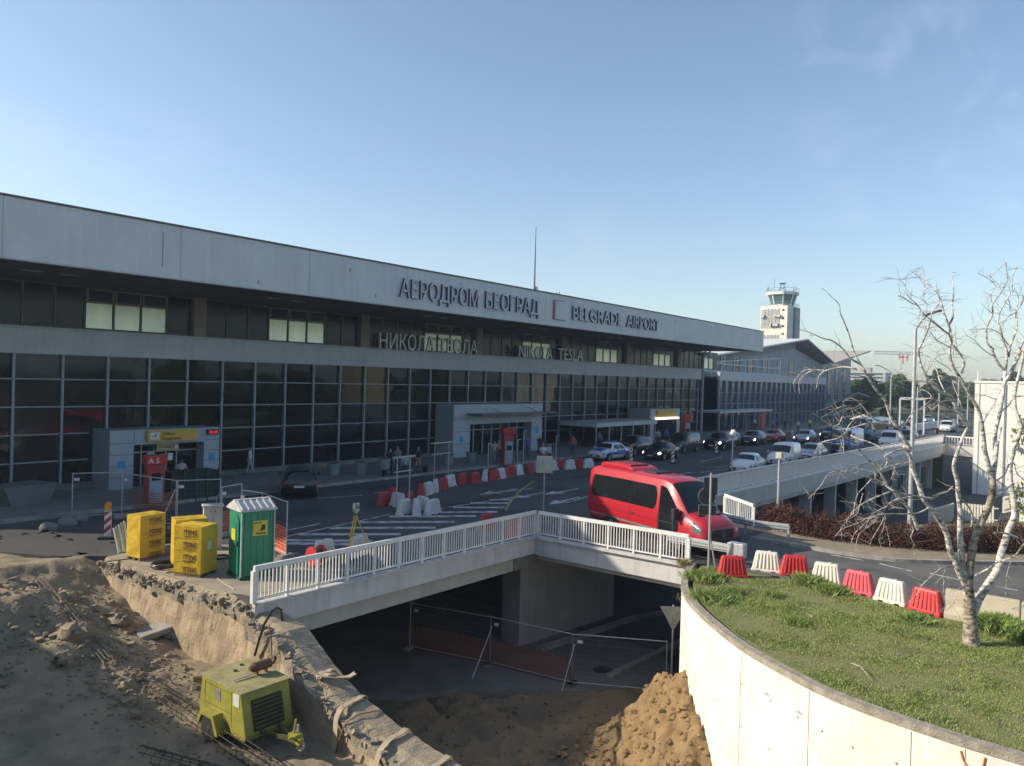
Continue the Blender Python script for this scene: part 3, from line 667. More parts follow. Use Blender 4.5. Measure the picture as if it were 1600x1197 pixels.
sign('NIKOLA', 811, 555, 863, 562, 42.45, 8.5, 1.62, .14, [wl, gl], bold=0)
sign('TESLA', 872, 558, 911, 566, 42.45, 8.5, 1.62, .14, [wl, gl], bold=0)
a = onY(864,484,FY).x
MB().box(a,a+.2,FY-.12,FY-.003,11.3,12.85).build('red_emblem_bar', mat('emblem_red', (.45,.09,.1), .5), tm, world=True)
MB().box(a+.21,a+1.6,FY-.1,FY-.003,11.3,11.34).box(a+.21,a+1.5,FY-.05,FY-.003,12.82,12.85).build('emblem_outline', mat('emblem_grey', (.2,.2,.22), .6), tm, world=True)
# entrance portal with the yellow departures board
blue_alu = mat('portal_cladding', (.36,.42,.46), .5, metal=.2, scale=1, c2=(.31,.37,.41))
stk = mat('blue_sticker', (.05,.3,.6), .5); yel = mat('sign_yellow', (.66,.4,.05), .5, scale=1.5, c2=(.6,.36,.05)); paly = mat('pale_yellow', (.5,.47,.2), .5)
blk = mat('ink_black', (.02,.02,.02), .6)
X0, X1 = 18.45, 24.65
pb = MB().box(X0,X0+1.25,41,43,.15,3.25).box(X1-.95,X1,41,43,.15,3.25).box(X0+1.251,X1-.951,41,43,2.45,3.25)
pt = pb.build('entrance_portal', blue_alu, tm, world=True)
jl = MB()
for z in (.75,1.35,1.95,2.55): jl.box(X0+.01,X0+1.24,40.994,41.0,z,z+.02).box(X1-.94,X1-.01,40.994,41.0,z,z+.02)
jl.box(X0+1.25,X0+1.27,40.993,41.0,2.5,3.24); jl.build('panel_joint', darkmet, pt, world=True)
MB().box(X0+1.26,X1-.96,41.7,41.75,.15,2.44).build('door_glass', glassd, pt, world=True)
df = MB()
for x in (X0+1.3,X0+1.95,X0+2.65,X0+3.35,X0+3.95,X1-1.0): df.box(x-.035,x+.035,41.6,41.69,.15,2.44)
df.box(X0+1.26,X1-.96,41.58,41.69,1.95,2.02); df.build('door_frame', alu, pt, world=True)
sg = MB().box(X0+1.9,X0+4.75,40.8,40.98,2.6,3.2).build('departures_sign', yel, pt, world=True)
MB().box(X0+2.02,X0+2.5,40.785,40.797,2.72,3.08).build('plane_panel', whitemark, sg, world=True)
pln = MB(); c0 = (X0+2.26, 40.77, 2.9)
pln.add([(c0[0]-.18,40.78,c0[2]-.08),(c0[0]+.16,40.78,c0[2]+.08),(c0[0]+.2,40.78,c0[2]+.14),(c0[0]-.12,40.78,c0[2]+.0)], [(0,1,2,3)]).add([(c0[0]-.03,40.779,c0[2]+.02),(c0[0]+.08,40.779,c0[2]+.03),(c0[0]+.1,40.779,c0[2]-.12)], [(0,1,2)])
pln.build('plane_symbol', bluemark, sg, world=True, recalc=False)
text_mb('Odlasci', .25, .01, (X0+2.65,40.79,2.93), (1,0,0), (0,0,1)).build('lettering', [blk, blk], sg, world=True, recalc=False)
text_mb('Departures', .25, .01, (X0+2.65,40.79,2.67), (1,0,0), (0,0,1)).build('lettering', [blk, blk], sg, world=True, recalc=False)
s2 = MB().box(X0+2.7,X0+3.95,41.4,41.5,2.03,2.42).build('terminal_sign', paly, pt, world=True)
text_mb('Terminal 2', .2, .01, (X0+2.82,41.39,2.16), (1,0,0), (0,0,1)).build('lettering', [blk, blk], s2, world=True, recalc=False)
MB().box(X0+3.7,X0+3.9,41.385,41.395,2.12,2.32).build('symbol_panel', whitemark, s2, world=True)
ck = MB().box(X1-.82,X1-.12,40.85,40.99,2.85,3.15).build('clock_display', blk, pt, world=True)
text_mb('02:15', .24, .006, (X1-.72,40.84,2.91), (1,0,0), (0,0,1)).build('clock_digits', [mat('led_red', (.9,.03,.04), .5, emit=.9, var=0)]*2, ck, world=True, recalc=False)
MB().box(X0+.45,X0+.82,40.985,40.999,1.25,1.65).box(X1-.62,X1-.3,40.985,40.999,1.35,1.75).build('sticker', stk, pt, world=True)
MB().box(X0+3.0,X0+3.35,41.55,41.575,1.35,1.85).build('notice', mat('notice_tan', (.35,.27,.18), .7), pt, world=True)
MB().box(X0+3.42,X0+3.7,41.55,41.575,1.45,1.85).build('notice', whitemark, pt, world=True)
MB().box(X0+2.2,X0+2.55,41.45,41.55,.15,2.0).build('door_leaf', alu, pt, world=True)
# second portal with glass canopy
X0, X1 = 44.75, 56.65
pt = MB().box(X0,X0+2.0,41,43,.15,4.36).box(X1-1.6,X1,41,43,.15,4.36).box(X0+2.001,X1-1.601,41,43,2.75,4.36).build('entrance_portal', blue_alu, tm, world=True)
MB().box(X0+2.0,X1-1.6,41.8,41.85,.15,2.74).build('door_glass', glassd, pt, world=True)
df = MB()
for k in range(8): x = X0+2.05+k*(X1-1.6-X0-2.1)/7; df.box(x-.045,x+.045,41.68,41.79,.15,2.74)
df.box(X0+2.0,X1-1.6,41.66,41.79,2.18,2.26); df.build('door_frame', alu, pt, world=True)
MB().box(X0+1.6,X1+.6,39.4,41,3.55,3.66).build('canopy_glass', mat('canopy_dark', (.06,.09,.1), .3, scale=1), pt, world=True)
ct = MB()
for x in (X0+4.5,X0+9.5): ct.bar((x,39.7,3.66),(x,40.99,4.1),.05,.05)
ct.build('canopy_tie', alu, pt, world=True)
MB().box(X0+.75,X0+1.15,40.985,40.999,1.35,1.8).box(X1-1.1,X1-.5,40.985,40.999,1.7,2.3).build('sticker', stk, pt, world=True)
jl = MB()
for z in (1.2,2.2,3.2): jl.box(X0+.01,X0+1.99,40.994,41.0,z,z+.025).box(X1-1.59,X1-.01,40.994,41.0,z,z+.025)
jl.build('panel_joint', darkmet, pt, world=True)
# roof equipment
mp_ = onY(835,451,46); top = onY(835,353,46)
am = thing('antenna_mast', 'tall thin dark antenna mast standing on the terminal roof', 'antenna', (mp_.x,46,12.9))
MB().tube([(mp_.x,46,12.9),(mp_.x,46,17),(mp_.x,46,top.z)], [.09,.07,.025], 8).build('mast', darkmet, am, world=True)
MB().obox((mp_.x+.25,46,15.6),(.18,0,0),(0,.1,0),(0,0,.25)).obox((mp_.x+.12,46,14.9),(.1,0,0),(0,.05,0),(0,0,.04)).build('mast_box', alu, am, world=True)
q = onY(870,455,46)
wm = thing('weather_sensor', 'small weather sensor mast with crossarm on the terminal roof edge', 'sensor', (q.x,46,12.9))
MB().tube([(q.x,46,12.9),(q.x,46,15.7)], .035, 6).bar((q.x-.4,46,15.0),(q.x+.4,46,15.0),.05,.05).build('pole', darkmet, wm, world=True)
MB().ball((q.x-.4,46,15.15),.13,8).ball((q.x+.4,46,15.3),.14,8).box(q.x+.3,q.x+.5,45.95,46.05,15.3,15.75).build('instrument', alu, wm, world=True)
# entrance pavilion with canopy further along
pv = thing('entrance_canopy', 'flat white canopy on thin posts along the terminal front behind the parked cars', 'canopy', (66,39.5,.15))
ca = onY(932,668,38.5); cb = onY(1027,660,38.5)
MB().box(ca.x,cb.x,38.5,42.7,2.15,2.55).build('roof', greywhite, pv, world=True)
for k in range(6): x = ca.x+.2+k*(cb.x-ca.x-.4)/5; MB().box(x-.06,x+.06,38.6,38.72,.15,2.149).build('post', alu, pv, world=True)
MB().box(ca.x+.3,cb.x-.3,39.5,39.54,.3,2.1).build('glass', glassd, pv, world=True)
x0 = onY(1016,660,40).x; x1 = onY(1062,660,40).x
ep = thing('entrance_portal', 'small grey entrance box with yellow sign beside the flat canopy', 'entrance', ((x0+x1)/2,40,.15))
MB().box(x0,x1,40,42.8,.15,3.6).build('wall', blue_alu, ep, world=True)
MB().box(x0+.9,x1-.9,39.95,39.99,.15,2.6).build('door', glassd, ep, world=True)
MB().box(x0+1.3,x1-1.4,39.8,39.97,2.75,3.5).build('sign', yel, ep, world=True)
MB().box(x0+1.0,x1-.8,39.7,39.97,2.45,2.65).build('lamp_strip', mat('lit_lamp', (1,.95,.7), .5, emit=1.5, var=0), ep, world=True)

# ------------------------------------------------------------------ second terminal with folded roof
t1 = thing('terminal_building', 'blue glass second terminal with folded gable roofs beyond the grey terminal', 'terminal', (130,48,.15))
XA, XB, YT = 103.2, 153.5, 44.0
MB().box(XA,XB,YT,YT+.4,7.1,8.35).box(XA,XB,YT+.41,50,7.6,7.9).build('band', bandm, t1, world=True)
for i in range(22):
    a = XA+i*(XB-XA)/22; b = a+(XB-XA)/22; g = MB()
    for r in range(4):
        z0, z1 = [.3,2.1,3.8,5.4,7.09][r:r+2]; t = random.gauss(0,.01)
        g.add([(a,YT+.3-t,z0),(b,YT+.3+t,z0),(b,YT+.3+t,z1),(a,YT+.3-t,z1)], [(0,1,2,3)])
    g.build('glass_panel', glassb, t1, world=True, recalc=False)
m_ = MB()
for i in range(23): x = XA+i*(XB-XA)/22; m_.box(x-.09,x+.09,YT+.02,YT+.28,.15,7.09)
for z in (2.1,3.8,5.4): m_.box(XA,XB,YT+.1,YT+.28,z-.04,z+.04)
m_.build('mullion', alu, t1, world=True)
MB().box(XA,XB,50.2,75,.15,7.5).build('inner_wall', mat('inner_blue', (.03,.04,.055), .9), t1, world=True)
YG = 50.0; g0 = onY(1072,563,YG); g1 = onY(1243,530,YG); g2 = onY(1285,566,YG); g3 = onY(1357,548,YG-2); g4 = onY(1330,556,YG)
gw = MB(); gw.add([(g0.x-10,YG,7.5),(g2.x,YG,7.5),(g2.x,YG,g2.z-.5),(g1.x,YG,g1.z-1.9),(g0.x-10,YG,g0.z-1.9)], [(0,1,2,3,4)])
gw.build('gable_wall', mat('gable_greyblue', (.33,.37,.38), .7, scale=.5, var=.15), t1, world=True, recalc=False)
MB().add([(g2.x+.01,YG,.15),(g4.x,YG,.15),(g4.x,YG,g4.z-.9),(g2.x+.01,YG,g2.z-.5)], [(0,1,2,3)]).build('gable_wall', mat('gable_blue', (.09,.15,.2), .4, scale=.3), t1, world=True, recalc=False)
MB().add([(g4.x,YG,.15),(g4.x,YG+30,.15),(g4.x,YG+30,12.5),(g4.x,YG,g4.z-.9)], [(0,1,2,3)]).build('end_wall', mat('gable_blue', (.05,.1,.15)), t1, world=True, recalc=False)
for i, px in enumerate((1130,1150,1172,1195,1218,1236,1256,1272,1296,1308,1320)):
    x = onY(px,570,YG).x; zt = 11.2 if i < 6 else (10.8 if i < 8 else 11.0); z0 = 8.6 if i < 8 else 1.0
    w_ = MB().box(x-1.1,x+1.1,YG-.06,YG-.01,z0,zt).build('window', glassb, t1, world=True)
    f_ = MB().box(x-1.25,x-1.1,YG-.12,YG-.005,z0,zt).box(x+1.1,x+1.25,YG-.12,YG-.005,z0,zt).box(x-.05,x+.05,YG-.1,YG-.061,z0,zt)
    for z in frange(z0, zt, 1.4): f_.box(x-1.09,x+1.09,YG-.09,YG-.062,z-.04,z+.04)
    f_.build('frame', alu, w_, world=True)
roofm = mat('pale_roof', (.42,.4,.36), .8, scale=1.5, c2=(.33,.31,.28)); roofd = mat('roof_underside', (.27,.27,.26), .8, scale=1)
def plate(a, b, y0, y1, t, m, name='roof'):
    MB().add([(a[0],y0,a[1]),(b[0],y0,b[1]),(b[0],y1,b[1]),(a[0],y1,a[1]),(a[0],y0,a[1]-t),(b[0],y0,b[1]-t),(b[0],y1,b[1]-t),(a[0],y1,a[1]-t)],
        [(0,1,2,3),(7,6,5,4),(0,4,5,1),(1,5,6,2),(2,6,7,3),(3,7,4,0)]).build(name, m, t1, world=True)
yf = YG-2.5
plate((g0.x-10,g0.z-.6),(g1.x,g1.z+.1),yf,85,.25,whitepaint)
plate((g1.x+.01,g1.z),(g2.x,g2.z),yf,85,.3,mat('roof_slate', (.3,.31,.32), .6, scale=1))
plate((g2.x+.01,g2.z-.1),(g3.x,g3.z),yf,85,.3,roofm)
MB().add([(g0.x-10,YG-.03,g0.z-1.9),(g1.x,YG-.03,g1.z-1.9),(g1.x,YG-.03,g1.z-.3),(g0.x-10,YG-.03,g0.z-.9)], [(0,1,2,3)]).build('gable_panel', roofd, t1, world=True, recalc=False)
tr_ = MB()
for i in range(9):
    x = onY(1075+18*i,570,47).x; zt = 9.2+.28*i; tr_.box(x-.07,x+.07,46.95,47.05,7.9,zt)
    if i:
        xp = onY(1075+18*(i-1),570,47).x; tr_.bar((xp,47,8.5),(x,47,8.5),.1,.12).bar((xp,47,9.6),(x,47,9.75),.1,.12).bar((xp,47,9.2+.28*(i-1)),(x,47,zt),.1,.1)
tr_.build('roof_frame', whitepaint, t1, world=True)
ec = thing('entrance_canopy', 'low dark canopy over the doors of the blue glass terminal', 'canopy', (112,42,.15))
c0 = onY(1125,660,41).x; c1 = onY(1207,660,41).x
MB().box(c0,c1,41,44.2,2.7,3.0).build('roof', greywhite, ec, world=True)
for k in range(5): x = c0+.3+k*(c1-c0-.6)/4; MB().box(x-.08,x+.08,41.2,41.36,.15,2.69).build('post', alu, ec, world=True)
MB().box(c1-5,c1-3.6,40.9,41.05,.2,2.6).build('red_panel', redmark, ec, world=True)
wc = thing('entrance_canopy', 'tilted dark wing canopy beyond the blue glass terminal', 'canopy', (150,36,0))
a, b, c, d = onY(1290,636,34), onY(1342,615,34), onY(1362,622,40), onY(1300,640,42)
MB().slab(a, b, c+Vector((0,0,.0)), d, .3).build('roof', mat('canopy_brown', (.13,.11,.09), .7, scale=.7), wc, world=True)
for p in (a.lerp(c,.3), a.lerp(c,.7)): MB().cyl((p.x,p.y,-.05),(p.x,p.y,p.z),.15).build('post', alu, wc, world=True)

# ------------------------------------------------------------------ control tower
TX, TY, S = 228.0, 80.0, .198
k0 = onX(1218,530,TX); tzt = onX(1210,478,TX).z; tcab = onX(1210,461,TX).z
yl_, yr_ = onX(1188,500,TX).y, onX(1230,500,TX).y    # left/right of the sunlit face
wx = (onY(1248,500,yr_).x - TX)
tw = thing('control_tower', 'white airport control tower with flared glass cab rising behind the terminals', 'tower', (TX+wx/2,(yl_+yr_)/2,-.05))
MB().box(TX,TX+wx,yr_,yl_,-.05,tzt).build('shaft', mat('tower_white', (.72,.68,.6), .8, scale=.3, c2=(.66,.62,.54), streak=.15), tw, world=True)
MB().box(TX+.5*wx,TX+.6*wx,yr_-.15,yr_+.01,0,tzt-.1).build('shaft_recess', mat('slate_dark', (.07,.09,.1), .6), tw, world=True)
MB().box(TX+.601*wx,TX+wx+.2,yr_-.3,yr_+.01,0,tzt+.05).build('shaft_side', mat('tower_grey', (.33,.35,.36), .8, scale=.4), tw, world=True)
zz = lambda py: onX(1205,py,TX).z
yy = lambda px: onX(px,500,TX).y
for (pya, pyb) in ((484,491),(498,507),(524,532)):
    for j in range(5):
        a = yy(1217-6*j*.93); b = yy(1217-6*(j+1)*.93)
        w_ = MB().box(TX-.06,TX-.01,a+.1,b-.1,zz(pyb),zz(pya)).build('window', mat('blind_grey', (.42,.42,.38), .6, scale=.9, c2=(.25,.26,.25)), tw, world=True)
        MB().box(TX-.12,TX-.061,a-.1,a+.1,zz(pyb)-.3,zz(pya)+.3).build('frame', alu, w_, world=True)
MB().box(TX-.05,TX-.008,yy(1217),yy(1189),zz(498)+.05,zz(491)-.05).box(TX-.05,TX-.008,yy(1217),yy(1189),zz(513),zz(507)-.05).build('spandrel', mat('spandrel_grey', (.4,.39,.35), .8), tw, world=True)
ac = MB()
for (px, py) in ((1192,494),(1212,493),(1217,494),(1209,508),(1214,508),(1206,508)): y = yy(px); z = zz(py); ac.box(TX-.8,TX-.13,y-.5,y+.5,z-.4,z+.4)
ac.build('air_conditioner', greypl, tw, world=True)
ph = MB()
for py in (485,498,510,522): y = yy(1223.5); ph.cyl((TX-.06,y,zz(py)),(TX+.2,y,zz(py)),.35,n=10)
ph.build('porthole', glassd, tw, world=True)
cyy, cxx = (yl_+yr_)/2-.6, TX+wx/2; r0 = (yl_-yr_)*.46
def octa(r, z, n=8): return [(cxx+r*math.cos(math.pi/8+i*math.pi/4), cyy+r*math.sin(math.pi/8+i*math.pi/4), z) for i in range(n)]
zc0, zc1 = tzt+.6, tzt+3.6
mb = MB(); o0 = octa(r0*.88, tzt); o1 = octa(r0*.88, zc0)
mb.add(o0+o1, [(i,(i+1)%8,8+(i+1)%8,8+i) for i in range(8)]+[tuple(range(8,16))]); mb.build('cab_base', mat('tower_white', (.7,.68,.63)), tw, world=True)
cg = MB().add(octa(r0*.86,zc0)+octa(r0*1.1,zc1), [(i,(i+1)%8,8+(i+1)%8,8+i) for i in range(8)]).build('cab_glass', mat('cab_glass', (.06,.14,.16), .1, spec=.8, scale=.3), tw, world=True)
fr = MB()
for a, b in zip(octa(r0*.88,zc0), octa(r0*1.12,zc1)): fr.bar(a, b, .28, .28)
fr.build('cab_frame', whitepaint, cg, world=True)
MB().add(octa(r0*1.28,zc1)+octa(r0*1.3,zc1+.8), [(i,(i+1)%8,8+(i+1)%8,8+i) for i in range(8)]+[tuple(range(8,16)),tuple(range(8))[::-1]]).build('cab_roof', mat('tower_white', (.7,.68,.63)), tw, world=True)
rl_ = MB(); o = octa(r0*1.25, zc1+1.9); p = octa(r0*1.25, zc1+.8)
for i in range(8): rl_.bar(o[i], o[(i+1)%8], .07,.07).bar(p[i], o[i], .07,.07)
for (dx, dy, hh) in ((0,2.5,4.5),(0,4.5,2.2),(2,-3.5,2.0),(-2,-4,1.8),(-2,3.6,2.0)): rl_.tube([(cxx+dx,cyy+dy,zc1+.8),(cxx+dx,cyy+dy,zc1+.8+hh)], .05, 5)
for s in (-1,1): rl_.bar((cxx,cyy+s*1.2,zc1+.8),(cxx,cyy+s*.3,zc1+3.4),.16,.16).bar((cxx,cyy+s*1.0,zc1+1.6),(cxx,cyy-s*.7,zc1+2.6),.1,.1)
rl_.box(cxx-.4,cxx+.4,cyy-.8,cyy+.8,zc1+3.4,zc1+3.8); rl_.build('roof_aerial', darkmet, tw, world=True)
rg = MB()
for (a, b) in (((TX,yr_),(TX+wx,yr_)),((TX,yr_),(TX,yl_)),((TX+wx,yr_),(TX+wx,yl_))):
    for z in (.6,1.2): rg.bar((a[0],a[1],tzt+z),(b[0],b[1],tzt+z),.07,.07)
    for k in range(7): t = k/6; x = a[0]+(b[0]-a[0])*t; y = a[1]+(b[1]-a[1])*t; rg.bar((x,y,tzt),(x,y,tzt+1.2),.06,.06)
rg.build('roof_rail', alu, tw, world=True)

# ------------------------------------------------------------------ white lift block on the right, stair and fences
bx = thing('lift_tower', 'tall plain white block behind the birch at the right edge', 'tower', (102,11,-5.2))
MB().box(100.5,104.6,7.4,12.6,-5.2,7.5).build('wall', whitewall, bx, world=True)
MB().box(100.4,104.7,7.3,12.7,7.501,7.75).build('roof_cap', whitewall, bx, world=True)
MB().box(100.4,100.49,9.6,9.75,-5,7.4).box(100.45,100.49,12.1,12.15,-5,7.4).build('down_pipe', alu, bx, world=True)
sb = MB()
for y in (8.2,10.5,13): sb.box(102.9,103,y-.4,y-.3,7.75,8.9)
sb.build('roof_antenna', whitepaint, bx, world=True)
MB().obox((100.1,8.6,.6),(.45,.1,0),(0,.18,0),(.05,0,.18)).build('floodlight', alu, bx, world=True)
kb_ = G(1512,775,-4.6)
kk = thing('kiosk', 'small cream hut with sloping roof below the white block', 'hut', (70,4.8,-4.7))
MB().box(70,74,2.6,5.6,-4.7,-2.0).build('wall', whitewall, kk, world=True)
MB().slab((69.6,2.2,-1.7),(74.5,2.2,-1.7),(74.5,6.0,-2.1),(69.6,6.0,-2.1),.12).build('roof', whitepaint, kk, world=True)
for k, (pa, pb, lab) in enumerate((((1452,812),(1490,800),'cream boarded fence panel low behind the birch trunk'),((1500,800),(1560,806),'cream picket fence between the birch stems'),((1568,790),(1600,782),'pale green picket fence at the right edge behind the birch'))):
    a = G(*pa, -4.0); b = G(*pb, -4.0); d = b-a; l = d.length; d.normalize()
    fe = thing('picket_fence', lab, 'fence', (a.x,a.y,-4.7))
    pk = MB()
    for i in range(int(l/.22)): p = a+d*(i*.22); pk.bar((p.x,p.y,-4.7),(p.x,p.y,-3.2),.16,.04)
    pk.build('picket', whiteplastic, fe, world=True)
    MB().bar((a.x,a.y,-3.4),(b.x,b.y,-3.4),.06,.1).bar((a.x,a.y,-4.4),(b.x,b.y,-4.4),.06,.1).build('rail', whiteplastic, fe, world=True)
cwb = thing('boundary_wall', 'low pale sunlit wall across the far road left of the white block', 'wall', (125,14,0))
a, b = G(1380,680), G(1492,664)
MB().bar((a.x,a.y,.55),(b.x,b.y,.55),.3,1.1).build('wall', whitewall, cwb, world=True)

# ------------------------------------------------------------------ surroundings off to the left and behind, which shade and reflect
sd = thing('office_building', 'grey neighbouring block out of view left of the dug ground', 'building', (-12,24,-5.2))
MB().box(-24,-.35,9,45,-5.2,6.0).build('wall', darkconc, sd, world=True)
MB().box(-24.2,-.25,8.8,45.2,6.001,6.2).build('roof', concrete, sd, world=True)
for i in range(5):
    for z in (-1.5,2): MB().box(-.34,-.27,13+i*4.2,15.5+i*4.2,z,z+1.7).build('window', glassd, sd, world=True)
nb = thing('office_building', 'tall grey neighbouring block left of the dug ground', 'building', (-20,6,-5.2))
MB().box(-34,-17.2,-26,7.6,-5.2,11.0).build('wall', darkconc, nb, world=True)
MB().box(-34.3,-17,-26.3,7.8,11.001,11.3).build('roof', concrete, nb, world=True)
for i in range(6):
    for z in (-2,1.5,5): MB().box(-17.19,-17.1,-22+i*5,-19+i*5,z,z+2).build('window', glassd, nb, world=True)
gar = thing('office_building', 'long tan office block facing the terminal behind the viewpoint', 'building', (70,-70,-5.2))
MB().box(20,140,-95,-75,-5.2,1.0).build('wall', mat('tan_render', (.2,.16,.12), .85, scale=.6), gar, world=True)
tb = thing('office_building', 'tan stair tower facing the terminal behind the viewpoint', 'building', (121,-50,-5.2))
MB().box(117,125,-56,-50,-5.2,10.5).build('wall', mat('tan_render2', (.5,.4,.26), .85, scale=.6), tb, world=True)
# ------------------------------------------------------------------ vehicles: one lofted surface, glass and lamps sampled from the same surface
def pchip(xs, ys, x):
    n = len(xs)
    if x <= xs[0]: return ys[0]
    if x >= xs[-1]: return ys[-1]
    h = [xs[i+1]-xs[i] for i in range(n-1)]; d = [(ys[i+1]-ys[i])/h[i] for i in range(n-1)]
    def slope(i):
        if i == 0: return d[0]
        if i == n-1: return d[-1]
        return 0 if d[i-1]*d[i] <= 0 else 2*d[i-1]*d[i]/(d[i-1]+d[i])
    for i in range(n-1):
        if x <= xs[i+1]:
            t = (x-xs[i])/h[i]; m0, m1 = slope(i)*h[i], slope(i+1)*h[i]
            return (2*t**3-3*t**2+1)*ys[i]+(t**3-2*t**2+t)*m0+(-2*t**3+3*t**2)*ys[i+1]+(t**3-t**2)*m1
class Loft:
    # stations: x (front is +x), zb bottom, zw waist, zt top, hb, hw, ht half widths
    def __init__(s, st):
        s.st = sorted(st, key=lambda q: q[0]); s.xs = [q[0] for q in s.st]
    def par(s, x): return [pchip(s.xs, [q[k] for q in s.st], x) for k in range(1, 7)]
    def ring(s, x):
        zb, zw, zt, hb, hw, ht = s.par(x); r = min(.09, (zt-zw)*.5)
        return [(0,zb),(hb*.85,zb),(hb,zb+.1),(hw,zb+(zw-zb)*.45),(hw*.985,zw),(ht+(hw*.985-ht)*.08,zt-r),(ht-.06,zt-r*.22),(ht*.6,zt+.015),(0,zt+.03)]
    def P(s, x, t, side=1):
        rg = s.ring(x); i = min(int(t), 7); f = t-i
        y = rg[i][0]+(rg[i+1][0]-rg[i][0])*f; z = rg[i][1]+(rg[i+1][1]-rg[i][1])*f
        return Vector((x, y*side, z))
    def body(s, mb, nx=46, mi=0):
        xs = [s.xs[0]+(s.xs[-1]-s.xs[0])*i/nx for i in range(nx+1)]
        xs = sorted(set([round(x,4) for x in xs]+[round(x,4) for x in s.xs])); vs = []; K = 16
        for x in xs:
            rg = s.ring(x); full = rg + [(-y, z) for y, z in rg[-2:0:-1]]
            vs += [Vector((x,y,z)) for y, z in full]
        fs = [(i*K+j,(i+1)*K+j,(i+1)*K+(j+1)%K,i*K+(j+1)%K) for i in range(len(xs)-1) for j in range(K)]
        fs += [tuple(range(K)), tuple(range((len(xs)-1)*K,len(xs)*K))[::-1]]
        mb.add(vs, fs, mi, True); return mb
    def patch(s, mb, x0, x1, t0, t1, side=1, nx=6, ntt=4, off=.008, mi=0, shape=None):
        # patch on the surface; shape(u) -> (t0,t1) lets the outline vary along x
        fs = []; vs = []
        for i in range(nx+1):
            x = x0+(x1-x0)*i/nx; a, b = (t0, t1) if shape is None else shape(i/nx)
            for j in range(ntt+1):
                t = a+(b-a)*j/ntt; p = s.P(x,t,side); e = .01
                n = (s.P(min(x+e,s.xs[-1]),t,side)-s.P(max(x-e,s.xs[0]),t,side)).cross(s.P(x,min(t+.05,8),side)-s.P(x,max(t-.05,0),side))
                if n.length < 1e-9: n = Vector((0,0,1))
                n.normalize()
                if n.dot(Vector((0,p.y,p.z-.7))) < 0 and abs(n.x) < .95: n = -n
                vs.append(p+n*off)
        for i in range(nx):
            for j in range(ntt): fs.append((i*(ntt+1)+j,(i+1)*(ntt+1)+j,(i+1)*(ntt+1)+j+1,i*(ntt+1)+j+1))
        mb.add(vs, fs, mi, True); return mb
    def across(s, mb, x0, x1, t0, off=.008, nx=6, ny=8, mi=0, inset=.0):
        # patch over the top from t0 on one side to t0 on the other (windscreen, rear window, bonnet strip)
        vs = []; fs = []
        for i in range(nx+1):
            x = x0+(x1-x0)*i/nx; pts = [s.P(x,t0+(8-t0)*j/ny,1) for j in range(ny+1)]; pts = [Vector((p.x,p.y,p.z)) for p in pts]
            full = pts + [Vector((p.x,-p.y,p.z)) for p in pts[-2::-1]]
            sl = (s.P(min(x+.02,s.xs[-1]),8).z-s.P(max(x-.02,s.xs[0]),8).z)/.04; n = Vector((-sl,0,1)).normalized()
            vs += [p+n*off for p in full]
        K = 2*ny+1
        for i in range(nx):
            for j in range(K-1): fs.append((i*K+j,(i+1)*K+j,(i+1)*K+j+1,i*K+j+1))
        mb.add(vs, fs, mi, True); return mb

def wheel(parent, x, y, r, wd):
    sgn = 1 if y > 0 else -1; mb = MB()
    mb.tube([(x,y-sgn*wd,r),(x,y-sgn*.02,r),(x,y,r)], [r,r,r*.93], 20); wh = mb.build('wheel', rubber, parent)
    m2 = MB(); m2.cyl((x,y-sgn*.01,r),(x,y+sgn*.012,r),r*.62,r*.58,16)
    for k in range(5):
        a = 2*math.pi*k/5; m2.bar((x+math.cos(a)*r*.12,y+sgn*.018,r+math.sin(a)*r*.12),(x+math.cos(a)*r*.6,y+sgn*.015,r+math.sin(a)*r*.6),r*.13,.02,up=(0,1,0))
    m2.build('rim', rim, wh)
headl = mat('headlamp', (.2,.21,.22), .12, metal=.4, scale=20, var=.2); taill = mat('tail_lamp', (.35,.015,.015), .25, scale=10); litlamp = mat('lit_headlamp', (1,.97,.88), .3, emit=4.0, var=0)
plate = mat('number_plate', (.65,.65,.63), .5, scale=10); arch = mat('wheel_arch', (.01,.01,.01), .9)
def paint(name, c, metal=.2): return mat(name, c, .32, metal=metal, var=.04, scale=2, coat=.7)
